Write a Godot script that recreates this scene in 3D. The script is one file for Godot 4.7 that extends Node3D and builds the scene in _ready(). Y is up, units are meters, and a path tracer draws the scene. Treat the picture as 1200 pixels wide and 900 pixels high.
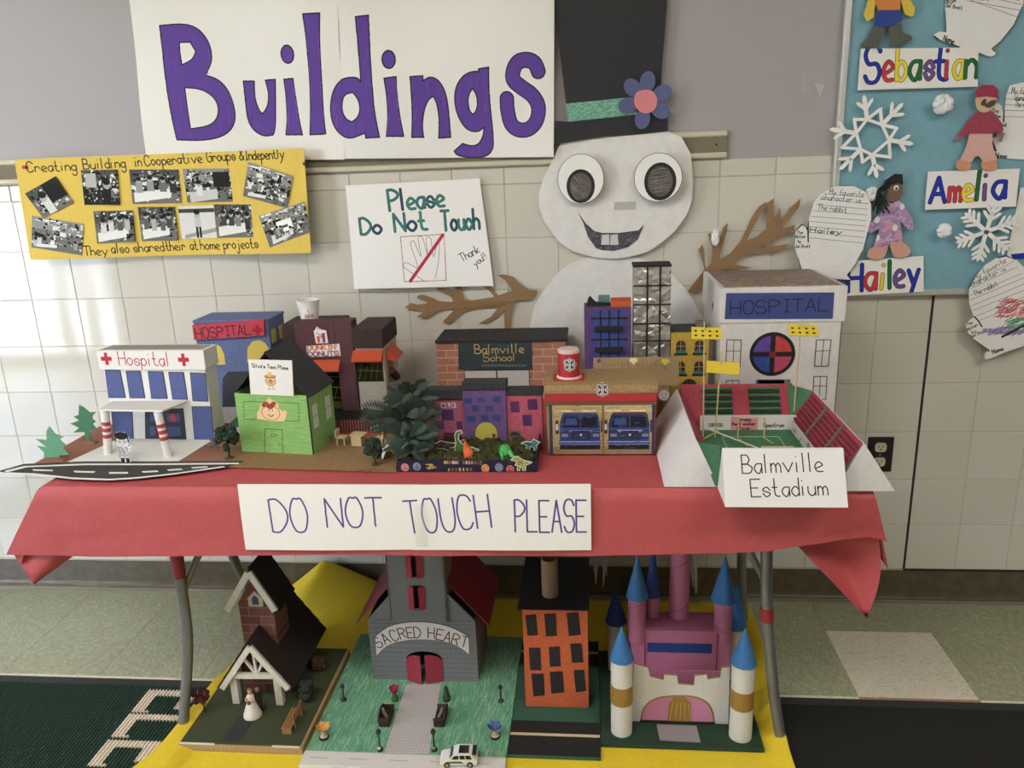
extends Node3D

const TOP := 0.745
var used := {}
var lib := {}


class MB:
	# collects triangles of one mesh; tf places what is added, uo/us map a plane of it onto a picture
	var st := SurfaceTool.new()
	var tf := Transform3D.IDENTITY
	var uo := Vector2.ZERO
	var us := Vector2.ONE
	var ax := 0

	func _init():
		st.begin(Mesh.PRIMITIVE_TRIANGLES)

	func pic(cv, axis := 0) -> MB:
		uo = Vector2(cv.x0, cv.y1)
		us = Vector2(1.0 / (cv.x1 - cv.x0), 1.0 / (cv.y1 - cv.y0))
		ax = axis
		return self

	func uv(p: Vector3) -> Vector2:
		var q := Vector2(p.x, p.y)
		if ax == 1:
			q = Vector2(p.x, -p.z)
		elif ax == 2:
			q = Vector2(-p.z, p.y)
		return Vector2((q.x - uo.x) * us.x, (uo.y - q.y) * us.y)

	func vx(p: Vector3, n: Vector3):
		st.set_normal(tf.basis * n)
		st.set_uv(uv(p))
		st.add_vertex(tf * p)

	func tri(a: Vector3, b: Vector3, c: Vector3):
		var n := (b - a).cross(c - a).normalized()
		vx(a, n); vx(c, n); vx(b, n)

	func quad(a: Vector3, b: Vector3, c: Vector3, d: Vector3):
		tri(a, b, c)
		tri(a, c, d)

	func trin(a, b, c, na, nb, nc):
		vx(a, na); vx(c, nc); vx(b, nb)

	func box(lo: Vector3, hi: Vector3, ch := 0.0) -> MB:
		if ch <= 0.0:
			var v := []
			for i in 8:
				v.append(Vector3(hi.x if i & 1 else lo.x, hi.y if i & 2 else lo.y, hi.z if i & 4 else lo.z))
			quad(v[4], v[5], v[7], v[6]); quad(v[1], v[0], v[2], v[3])
			quad(v[5], v[1], v[3], v[7]); quad(v[0], v[4], v[6], v[2])
			quad(v[6], v[7], v[3], v[2]); quad(v[0], v[1], v[5], v[4])
			return self
		var c := (lo + hi) / 2
		var h := (hi - lo) / 2
		ch = min(ch, min(h.x, min(h.y, h.z)) * 0.9)
		for a in 3:
			for s in [-1.0, 1.0]:
				var b := (a + 1) % 3
				var d := (a + 2) % 3
				var q := []
				for k in [[-1, -1], [1, -1], [1, 1], [-1, 1]]:
					var p := Vector3.ZERO
					p[a] = s * h[a]; p[b] = k[0] * (h[b] - ch); p[d] = k[1] * (h[d] - ch)
					q.append(c + p)
				if s > 0:
					quad(q[0], q[1], q[2], q[3])
				else:
					quad(q[3], q[2], q[1], q[0])
		for a in 3:
			var b := (a + 1) % 3
			var d := (a + 2) % 3
			for sb in [-1.0, 1.0]:
				for sd in [-1.0, 1.0]:
					var p := []
					for e in [-1.0, 1.0]:
						var p1 := Vector3.ZERO
						p1[a] = e * (h[a] - ch); p1[b] = sb * h[b]; p1[d] = sd * (h[d] - ch)
						var p2 := p1
						p2[b] = sb * (h[b] - ch); p2[d] = sd * h[d]
						p.append_array([c + p1, c + p2])
					if sb * sd > 0:
						quad(p[0], p[2], p[3], p[1])
					else:
						quad(p[0], p[1], p[3], p[2])
		for sx in [-1.0, 1.0]:
			for sy in [-1.0, 1.0]:
				for sz in [-1.0, 1.0]:
					var m := h - Vector3.ONE * ch
					var x := c + Vector3(sx * h.x, sy * m.y, sz * m.z)
					var y := c + Vector3(sx * m.x, sy * h.y, sz * m.z)
					var z := c + Vector3(sx * m.x, sy * m.y, sz * h.z)
					if sx * sy * sz > 0:
						tri(x, y, z)
					else:
						tri(x, z, y)
		return self

	# polygon in x,y pushed from z0 to z1; bend gives extra z at (x,y)
	func prism(poly: PackedVector2Array, z0: float, z1: float, bend = null) -> MB:
		var id := Geometry2D.triangulate_polygon(poly)
		var f := func(q: Vector2, z: float) -> Vector3: return Vector3(q.x, q.y, z + (bend.call(q) if bend != null else 0.0))
		for i in range(0, id.size(), 3):
			var a := poly[id[i]]
			var b := poly[id[i + 1]]
			var c := poly[id[i + 2]]
			if (b - a).cross(c - a) < 0:
				var t := b
				b = c; c = t
			tri(f.call(a, z1), f.call(b, z1), f.call(c, z1))
			tri(f.call(a, z0), f.call(c, z0), f.call(b, z0))
		var ccw := not Geometry2D.is_polygon_clockwise(poly)
		for i in poly.size():
			var a := poly[i]
			var b := poly[(i + 1) % poly.size()]
			if not ccw:
				var t := a
				a = b; b = t
			quad(f.call(a, z0), f.call(b, z0), f.call(b, z1), f.call(a, z1))
		return self

	func tube(pts: Array, rad, sides := 10, caps := true) -> MB:
		var n := pts.size()
		var rings := []
		var up := Vector3.UP
		for i in n:
			var d: Vector3 = (pts[min(i + 1, n - 1)] - pts[max(i - 1, 0)]).normalized()
			if abs(d.dot(up)) > 0.95:
				up = Vector3.RIGHT if abs(d.x) < 0.9 else Vector3.BACK
			var u := up.cross(d).normalized()
			var v := d.cross(u)
			up = v
			var ring := []
			var r: float = rad[i] if rad is Array else rad
			for k in sides:
				var t := TAU * k / sides
				var dir := u * cos(t) + v * sin(t)
				ring.append([pts[i] + dir * r, dir])
			rings.append(ring)
		for i in n - 1:
			for k in sides:
				var m := (k + 1) % sides
				var a = rings[i][k]; var b = rings[i][m]; var c = rings[i + 1][m]; var d = rings[i + 1][k]
				trin(a[0], b[0], c[0], a[1], b[1], c[1])
				trin(a[0], c[0], d[0], a[1], c[1], d[1])
		if caps:
			for e in [0, n - 1]:
				for k in sides:
					var m := (k + 1) % sides
					if e == 0:
						tri(pts[0], rings[0][m][0], rings[0][k][0])
					else:
						tri(pts[e], rings[e][k][0], rings[e][m][0])
		return self

	# profile of (radius, height) pairs turned round the y axis at c
	func lathe(prof: PackedVector2Array, c := Vector3.ZERO, sides := 20) -> MB:
		for i in prof.size() - 1:
			var p := prof[i]
			var q := prof[i + 1]
			var e := (q - p).normalized()
			var nr := e.y
			var ny := -e.x
			for k in sides:
				var t0 := TAU * k / sides
				var t1 := TAU * (k + 1) / sides
				var d0 := Vector3(sin(t0), 0, cos(t0))
				var d1 := Vector3(sin(t1), 0, cos(t1))
				var n0 := d0 * nr + Vector3.UP * ny
				var n1 := d1 * nr + Vector3.UP * ny
				var a := c + d0 * p.x + Vector3.UP * p.y
				var b := c + d1 * p.x + Vector3.UP * p.y
				var g := c + d1 * q.x + Vector3.UP * q.y
				var h := c + d0 * q.x + Vector3.UP * q.y
				if p.x > 1e-6:
					trin(a, b, g, n0, n1, n1)
				if q.x > 1e-6:
					trin(a, g, h, n0, n1, n0)
		return self

	# uneven ball
	func blob(c: Vector3, r: Vector3, rough := 0.0, seed_ := 1, nu := 12, nv := 8) -> MB:
		var rng := RandomNumberGenerator.new()
		rng.seed = seed_
		var g := []
		for j in nv + 1:
			var row := []
			for i in nu:
				var ph := PI * j / nv
				var th := TAU * i / nu
				var d := Vector3(sin(ph) * cos(th), cos(ph), sin(ph) * sin(th))
				var k := 1.0 + rng.randf_range(-rough, rough)
				row.append([c + d * r * k, (d / r).normalized()])
			g.append(row)
		for e in [0, nv]:
			for i in nu:
				g[e][i] = g[e][0]
		for j in nv:
			for i in nu:
				var m := (i + 1) % nu
				var a = g[j][i]; var b = g[j][m]; var cc = g[j + 1][m]; var d = g[j + 1][i]
				if rough > 0.0:
					if j > 0:
						tri(a[0], b[0], cc[0])
					if j < nv - 1:
						tri(a[0], cc[0], d[0])
				else:
					if j > 0:
						trin(a[0], b[0], cc[0], a[1], b[1], cc[1])
					if j < nv - 1:
						trin(a[0], cc[0], d[0], a[1], cc[1], d[1])
		return self

	# a sheet: f(u, v) gives a point; th > 0 adds a back and edges
	func sheet(f: Callable, nu: int, nv: int, th := 0.0) -> MB:
		var g := []
		for j in nv + 1:
			var row := []
			for i in nu + 1:
				row.append(f.call(float(i) / nu, float(j) / nv))
			g.append(row)
		var nn := []
		for j in nv + 1:
			var row := []
			for i in nu + 1:
				var du: Vector3 = g[j][min(i + 1, nu)] - g[j][max(i - 1, 0)]
				var dv: Vector3 = g[min(j + 1, nv)][i] - g[max(j - 1, 0)][i]
				row.append(du.cross(dv).normalized())
			nn.append(row)
		for j in nv:
			for i in nu:
				var a = g[j][i]; var b = g[j][i + 1]; var c = g[j + 1][i + 1]; var d = g[j + 1][i]
				trin(a, b, c, nn[j][i], nn[j][i + 1], nn[j + 1][i + 1])
				trin(a, c, d, nn[j][i], nn[j + 1][i + 1], nn[j + 1][i])
				if th > 0:
					var a2 = a - nn[j][i] * th; var b2 = b - nn[j][i + 1] * th
					var c2 = c - nn[j + 1][i + 1] * th; var d2 = d - nn[j + 1][i] * th
					trin(a2, c2, b2, -nn[j][i], -nn[j + 1][i + 1], -nn[j][i + 1])
					trin(a2, d2, c2, -nn[j][i], -nn[j + 1][i], -nn[j + 1][i + 1])
					if j == 0:
						quad(a2, b2, b, a)
					if j == nv - 1:
						quad(c2, d2, d, c)
					if i == 0:
						quad(d2, a2, a, d)
					if i == nu - 1:
						quad(b2, c2, c, b)
		return self

	func mesh() -> ArrayMesh:
		return st.commit()


# stroke lettering: points are digit pairs (x 0-5, y 0-9: foot line 3, small letters to 6, capitals to 9); ~ marks a curved stroke
const GLYPH := {
	"A": "03 29 43,15 35", "B": "03 09,~09 29 38 37 26 06,~06 26 45 44 33 03", "C": "~48 39 19 07 05 13 33 44", "D": "03 09,~09 29 47 45 23 03",
	"E": "49 09 03 43,06 36", "F": "49 09 03,06 36", "G": "~48 39 19 07 05 13 33 44,44 46 26", "H": "09 03,49 43,06 46", "I": "19 39,29 23,13 33",
	"J": "~39 34 23 13 04", "K": "09 03,49 06 43", "L": "09 03 43", "M": "03 09 25 49 43", "N": "03 09 43 49", "O": "~29 19 07 05 13 33 45 47 39 29",
	"P": "03 09,~09 29 48 47 26 06", "R": "03 09,~09 29 48 47 26 06,26 43", "S": "~48 39 19 08 07 16 36 45 44 33 13 04", "T": "09 49,29 23",
	"U": "~09 05 13 33 45 49", "V": "09 23 49", "W": "09 13 27 33 49", "Y": "09 26 49,26 23", "X": "09 43,49 03",
	"a": "~36 16 05 04 13 23 35,36 33", "b": "09 03,~05 16 26 35 34 23 13 04", "c": "~35 26 16 05 04 13 23 34", "d": "39 33,~35 26 16 05 04 13 23 34",
	"e": "~04 35 26 16 05 04 13 33", "f": "~39 29 18 13,06 26", "g": "~35 26 16 05 04 13 23 34,~36 33 31 20 10 01", "h": "09 03,~05 16 26 35 33",
	"i": "16 13,18 18", "j": "~26 21 10 01,28 28", "k": "09 03,36 04 33", "l": "19 13", "m": "06 03,~05 16 25 23,~25 36 45 43", "n": "06 03,~05 16 26 35 33",
	"o": "~16 05 04 13 23 34 35 26 16", "p": "06 00,~05 16 26 35 34 23 13 04", "r": "06 03,~05 16 26 35", "s": "~35 26 16 05 34 23 13 04",
	"t": "~19 14 23 33,06 26", "u": "~06 04 13 23 34,36 33", "v": "06 23 46", "w": "06 13 25 33 46", "x": "06 33,36 03", "y": "06 23,46 11 00", "z": "06 36 03 33",
	".": "03 03", "!": "19 15,13 13", "'": "19 17", "&": "~43 18 29 38 05 04 13 23 45", "-": "05 35",
}


class CV:
	# a picture drawn in metres on a plane: x0..x1 across, y0..y1 up, k pixels a metre
	var im: Image
	var x0: float
	var y0: float
	var x1: float
	var y1: float
	var k: float
	var rng := RandomNumberGenerator.new()
	var glyphs := {}

	func _init(a: float, b: float, c: float, d: float, res: float, col: Color, gl := {}):
		x0 = a; y0 = b; x1 = c; y1 = d; k = res; glyphs = gl
		im = Image.create(clampi(int((c - a) * res), 8, 2000), clampi(int((d - b) * res), 8, 2000), false, Image.FORMAT_RGB8)
		k = im.get_width() / (c - a)
		im.fill(col)
		rng.seed = int(a * 1000) + 77

	func px(p: Vector2) -> Vector2:
		return Vector2((p.x - x0) * k, (y1 - p.y) * im.get_height() / (y1 - y0))

	func span(y: int, xa: float, xb: float, col: Color):
		var a := int(round(xa))
		var b := int(round(xb))
		if b > a:
			im.fill_rect(Rect2i(a, y, b - a, 1), col)

	func rawpoly(q: PackedVector2Array, col: Color):
		var lo := 1e9
		var hi := -1e9
		for p in q:
			lo = min(lo, p.y); hi = max(hi, p.y)
		for y in range(max(0, int(lo)), min(im.get_height(), int(hi) + 1)):
			var c := y + 0.5
			var xs := []
			for i in q.size():
				var a := q[i]
				var b := q[(i + 1) % q.size()]
				if (a.y <= c) != (b.y <= c):
					xs.append(a.x + (c - a.y) / (b.y - a.y) * (b.x - a.x))
			xs.sort()
			for i in range(0, xs.size() - 1, 2):
				span(y, xs[i], xs[i + 1], col)

	func poly(pts: PackedVector2Array, col: Color):
		var q := PackedVector2Array()
		for p in pts:
			q.append(px(p))
		rawpoly(q, col)

	func rect(a: Vector2, b: Vector2, col: Color):
		poly(PackedVector2Array([a, Vector2(b.x, a.y), b, Vector2(a.x, b.y)]), col)

	func oval(c: Vector2, r: Vector2, col: Color, turn := 0.0):
		var q := PackedVector2Array()
		for i in 28:
			q.append(c + (Vector2(cos(TAU * i / 28), sin(TAU * i / 28)) * r).rotated(turn))
		poly(q, col)

	func line(pts: PackedVector2Array, wd: float, col: Color, closed := false):
		var h: float = max(wd * k / 2, 0.6)
		var n := pts.size()
		for i in (n if closed else n - 1):
			var a := px(pts[i])
			var b := px(pts[(i + 1) % n])
			var d := (b - a).normalized()
			var s := Vector2(-d.y, d.x) * h
			if a.distance_to(b) > 0.01:
				rawpoly(PackedVector2Array([a + s, b + s, b - s, a - s]), col)
		if h > 1.2:
			for p in pts:
				var c := px(p)
				for y in range(max(0, int(c.y - h)), min(im.get_height(), int(c.y + h) + 1)):
					var t := h * h - (y + 0.5 - c.y) * (y + 0.5 - c.y)
					if t > 0:
						span(y, c.x - sqrt(t), c.x + sqrt(t), col)

	static func curve(p: PackedVector2Array, n := 5, closed := false) -> PackedVector2Array:
		var out := PackedVector2Array()
		var m := p.size()
		for i in (m if closed else m - 1):
			var a := p[(i - 1 + m) % m] if closed else p[max(i - 1, 0)]
			var b := p[i]
			var c := p[(i + 1) % m]
			var d := p[(i + 2) % m] if closed else p[min(i + 2, m - 1)]
			for j in n:
				out.append(b.cubic_interpolate(c, a, d, float(j) / n))
		if not closed:
			out.append(p[m - 1])
		return out

	# rounds the blunt corners of a closed outline and keeps the sharp ones
	static func soften(p: PackedVector2Array) -> PackedVector2Array:
		for pass_ in 3:
			var out := PackedVector2Array()
			var m := p.size()
			for i in m:
				var a := p[(i - 1 + m) % m]
				var b := p[i]
				var c := p[(i + 1) % m]
				if abs((b - a).angle_to(c - b)) < 0.95:
					out.append(b.lerp(a, 0.25))
					out.append(b.lerp(c, 0.25))
				else:
					out.append(b)
			p = out
		return p

	func glyph(ch: String) -> Array:
		var out := []
		if not glyphs.has(ch):
			return out
		for s in glyphs[ch].split(","):
			var q := PackedVector2Array()
			for d in s.trim_prefix("~").split(" "):
				q.append(Vector2(d.unicode_at(0) - 48, d.unicode_at(1) - 48 - 3))
			out.append(curve(q, 4) if s.begins_with("~") else q)
		return out

	static func wide(ch: String) -> float:
		if ch == " ":
			return 2.2
		if ch in "MWmvwyABCDEGHKNOPRSTUVXYL":
			return 4.0
		if ch in "il.!'":
			return 1.6
		return 3.0

	# words from a to b along the foot line, cap = height of a capital
	func text(s: String, a: Vector2, b: Vector2, cap: float, wd: float, col, shake := 0.0):
		var total := -1.1
		for ch in s:
			total += wide(ch) + 1.1
		var u := (b - a) / total
		var v := Vector2(-u.y, u.x).normalized() * cap / 6.0
		var at := 0.0
		var i := 0
		for ch in s:
			var c: Color = col[i % col.size()] if col is Array else col
			var dv := Vector2(rng.randf_range(-shake, shake), rng.randf_range(-shake, shake))
			for g in glyph(ch):
				var q := PackedVector2Array()
				for p in g:
					q.append(a + u * (at + p.x + dv.x - (0.6 if ch in "il!'" else 0.0)) + v * (p.y + dv.y))
				line(q, wd, c)
			at += wide(ch) + 1.1
			if ch != " ":
				i += 1

	# many short strokes inside a box: pencil, crayon or grain
	func strokes(a: Vector2, b: Vector2, n: int, ln: float, turn: float, wd: float, cols: Array, spread := 0.2):
		for i in n:
			var p := Vector2(rng.randf_range(a.x, b.x), rng.randf_range(a.y, b.y))
			var d := Vector2.from_angle(turn + rng.randf_range(-spread, spread)) * ln * rng.randf_range(0.4, 1.0) / 2
			line(PackedVector2Array([p - d, p + d]), wd, cols[rng.randi() % cols.size()])

	# faint unevenness of the sheet itself
	func grain(amount: float, freq := 0.02):
		var nz := FastNoiseLite.new()
		nz.seed = rng.randi() % 1000
		nz.frequency = freq
		nz.fractal_octaves = 4
		for y in im.get_height():
			for x in im.get_width():
				var c := im.get_pixel(x, y)
				var d := 1.0 + nz.get_noise_2d(x, y) * amount
				im.set_pixel(x, y, Color(c.r * d, c.g * d, c.b * d))

	func tex() -> ImageTexture:
		im.adjust_bcs(1.0, 1.0, 0.9)
		return ImageTexture.create_from_image(im)


func P(a: Array) -> PackedVector2Array:
	var q := PackedVector2Array()
	for i in range(0, a.size(), 2):
		q.append(Vector2(a[i], a[i + 1]))
	return q


func canvas(a: float, b: float, c: float, d: float, res: float, col: Color) -> CV:
	return CV.new(a, b, c, d, res, col, GLYPH)


func canvas_of(q: PackedVector2Array, res: float, col: Color) -> CV:
	var lo := q[0]
	var hi := q[0]
	for p in q:
		lo = lo.min(p); hi = hi.max(p)
	return canvas(lo.x - 0.002, lo.y - 0.002, hi.x + 0.002, hi.y + 0.002, res, col)


func mat(c: Color, rough := 0.85, metal := 0.0, spec := 0.5) -> StandardMaterial3D:
	var key := "%s|%s|%s|%s" % [c.to_html(), rough, metal, spec]
	if lib.has(key):
		return lib[key]
	var m := StandardMaterial3D.new()
	m.albedo_color = muted(c)
	m.roughness = rough
	m.metallic = metal
	m.metallic_specular = spec
	m.cull_mode = BaseMaterial3D.CULL_DISABLED
	lib[key] = m
	return m


# school paper, crayon and poster paint are never quite full colours
func muted(c: Color) -> Color:
	var g := c.get_luminance()
	return c.lerp(Color(g, g, g), 0.1)


func hexm(h: String, rough := 0.85) -> StandardMaterial3D:
	return mat(Color(h), rough)


func pmat(cv: CV, rough := 0.8, spec := 0.4) -> StandardMaterial3D:
	var m := StandardMaterial3D.new()
	m.albedo_texture = cv.tex()
	m.texture_repeat = false
	m.roughness = rough
	m.metallic_specular = spec
	m.cull_mode = BaseMaterial3D.CULL_DISABLED
	return m


# tiling surface: an uneven grey pattern times the colour; c1 is the darker end of its range
func noisemat(c0: Color, c1: Color, scale: float, seed_: int, rough: float, relief := 0.0, stretch := Vector2.ONE) -> StandardMaterial3D:
	var lo := clampf(c1.get_luminance() / max(c0.get_luminance(), 0.01), 0.5, 1.0)
	var level := 0.972 if lo > 0.92 else (0.9 if lo > 0.84 else (0.76 if lo > 0.7 else 0.6))
	var m := StandardMaterial3D.new()
	m.albedo_color = muted(c0)
	m.albedo_texture = cloud(level, stretch.y > 1.0)
	if relief > 0:
		m.normal_enabled = true
		m.normal_texture = bumps()
		m.normal_scale = min(relief * 0.25, 2.0)
	m.uv1_triplanar = true
	m.uv1_world_triplanar = true
	m.uv1_scale = Vector3.ONE * scale
	m.uv1_offset = Vector3(seed_ * 0.37, seed_ * 0.61, seed_ * 0.13)
	m.roughness = rough
	m.cull_mode = BaseMaterial3D.CULL_DISABLED
	return m


func cloud_image() -> Image:
	if not lib.has("cloud"):
		var nz := FastNoiseLite.new()
		nz.seed = 12
		nz.frequency = 0.016
		nz.fractal_octaves = 6
		nz.fractal_gain = 0.6
		var g := nz.get_seamless_image(512, 512)
		g.convert(Image.FORMAT_L8)
		lib["cloud"] = g
	return lib["cloud"]


func cloud(level: float, streaky: bool) -> ImageTexture:
	var key := "cloud%s%s" % [level, streaky]
	if not lib.has(key):
		var g := cloud_image()
		var im := Image.create(512, 512, false, Image.FORMAT_RGB8)
		for y in 512:
			for x in 512:
				var t := g.get_pixel(x, posmod(y * (4 if streaky else 1), 512)).r
				var v := lerpf(level, 1.0, clampf((t - 0.25) * 2.0, 0, 1))
				im.set_pixel(x, y, Color(v, v, v))
		lib[key] = ImageTexture.create_from_image(im)
	return lib[key]


func bumps() -> ImageTexture:
	if not lib.has("bumps"):
		var h := cloud_image().duplicate()
		h.convert(Image.FORMAT_RGBA8)
		h.bump_map_to_normal_map(8.0)
		lib["bumps"] = ImageTexture.create_from_image(h)
	return lib["bumps"]


func numbered(s: String, scope: String) -> String:
	var key := scope + "/" + s
	if used.has(key):
		used[key] += 1
		return "%s_%03d" % [s, used[key]]
	used[key] = 0
	return s


func thing(called: String, label: String, category: String, at := Vector3.ZERO, turn := 0.0, group := "") -> Node3D:
	var o := Node3D.new()
	o.name = numbered(called, "")
	add_child(o)
	o.position = at
	o.rotation.y = turn
	tag(o, label, category, group)
	return o


func tag(o: Node3D, label: String, category: String, group := ""):
	o.set_meta("label", label)
	o.set_meta("category", category)
	if group:
		o.set_meta("group", group)
	return o


func obj(called: String, mb, m: Material, parent: Node = self, label := "") -> MeshInstance3D:
	var o := MeshInstance3D.new()
	o.name = numbered(called, "" if parent == self else str(parent.get_path()))
	o.mesh = mb.mesh() if mb is MB else mb
	o.material_override = m
	parent.add_child(o)
	if label:
		o.set_meta("label", label)
	return o


func struct(called: String, mb, m: Material) -> MeshInstance3D:
	var o := obj(called, mb, m)
	o.set_meta("kind", "structure")
	return o


func bx(lo: Vector3, hi: Vector3, ch := 0.0) -> MB:
	var b := MB.new()
	b.box(lo, hi, ch)
	return b


func cyl(a: Vector3, b: Vector3, r: float, sides := 12) -> MB:
	var m := MB.new()
	m.tube([a, b], r, sides)
	return m


func slab(poly: PackedVector2Array, z0: float, z1: float, cv = null, bend = null) -> MB:
	var b := MB.new()
	if cv != null:
		b.pic(cv)
	b.prism(poly, z0, z1, bend)
	return b


func ring(c: Vector2, r: Vector2, n := 24) -> PackedVector2Array:
	var q := PackedVector2Array()
	for i in n:
		q.append(c + Vector2(cos(TAU * i / n), sin(TAU * i / n)) * r)
	return q


func rectp(a: Vector2, b: Vector2) -> PackedVector2Array:
	return PackedVector2Array([a, Vector2(b.x, a.y), b, Vector2(a.x, b.y)])


func _ready():
	camera_and_light()
	room()
	wall_papers()
	bulletin_board()
	table_and_cloth()
	table_models()
	floor_models()


func camera_and_light():
	var cam := Camera3D.new()
	cam.name = "camera"
	cam.transform = Transform3D(Basis(Vector3(0.995060, -0.037041, -0.092105), Vector3(0.010233, 0.961114, -0.275962), Vector3(0.098745, 0.273657, 0.956745)), Vector3(0.241718, 1.403969, 2.342154))
	cam.fov = 51.78
	cam.near = 0.05
	add_child(cam)
	cam.current = true
	var env := Environment.new()
	env.background_mode = Environment.BG_SKY
	var sky := Sky.new()
	var sm := ProceduralSkyMaterial.new()
	sm.sky_top_color = Color(0.62, 0.74, 0.92)
	sm.sky_horizon_color = Color(0.92, 0.94, 0.96)
	sm.ground_bottom_color = Color(0.5, 0.5, 0.48)
	sm.ground_horizon_color = Color(0.8, 0.8, 0.78)
	sm.energy_multiplier = 26.0
	sky.sky_material = sm
	env.sky = sky
	env.ambient_light_source = Environment.AMBIENT_SOURCE_DISABLED
	env.tonemap_mode = Environment.TONE_MAPPER_LINEAR
	env.tonemap_exposure = 1.08
	env.sdfgi_enabled = true
	env.ssao_enabled = true
	env.ssil_enabled = true
	var sun := DirectionalLight3D.new()
	sun.name = "sun"
	sun.light_color = Color(1.0, 0.96, 0.9)
	sun.light_energy = 14.0
	sun.light_angular_distance = 0.6
	sun.shadow_enabled = true
	add_child(sun)
	sun.rotation_degrees = Vector3(-58, 12, 0)
	var we := WorldEnvironment.new()
	we.environment = env
	add_child(we)
	# ceiling fittings down the corridor: x, z, strength
	for a in [[-3.3, 2.45, 1.1, "nearest the glazed doors"], [-0.7, 2.45, 1.1, "behind the middle of the table"], [1.9, 2.45, 0.85, "farthest from the glazed doors"]]:
		ceiling_light(a[0], a[1], a[2], a[3])


func ceiling_light(x: float, z: float, power: float, place: String):
	var t := thing("ceiling_light", "recessed fluorescent ceiling fitting " + place, "ceiling light", Vector3(x, 2.72, z), 0.0, "corridor ceiling lights")
	var f := MB.new()
	for s in [-1, 1]:
		f.box(Vector3(s * 0.61 - 0.015, -0.02, -0.32), Vector3(s * 0.61 + 0.015, 0.02, 0.32))
		f.box(Vector3(-0.6, -0.02, s * 0.305 - 0.015), Vector3(0.6, 0.02, s * 0.305 + 0.015))
	obj("frame", f, hexm("e8e8e4", 0.5), t)
	var em := StandardMaterial3D.new()
	em.albedo_color = Color(0.9, 0.9, 0.9)
	em.emission_enabled = true
	em.emission = Color(1.0, 0.975, 0.94)
	em.emission_energy_multiplier = 4.0
	obj("diffuser", bx(Vector3(-0.6, -0.005, -0.3), Vector3(0.6, 0.005, 0.3)), em, t)
	var l := AreaLight3D.new()
	l.area_size = Vector2(1.18, 0.58)
	l.light_color = Color(1.0, 0.975, 0.94)
	l.light_energy = 3.0 * power
	l.area_range = 12.0
	l.shadow_enabled = true
	t.add_child(l)
	l.position = Vector3(0, -0.012, 0)
	l.rotation_degrees = Vector3(-90, 0, 0)


const U := 0.1524
const YB := 0.1136
const ROOM_L := -6.2
const ROOM_R := 4.4
const ROOM_Z := 3.2
const ROOM_H := 2.74


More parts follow.
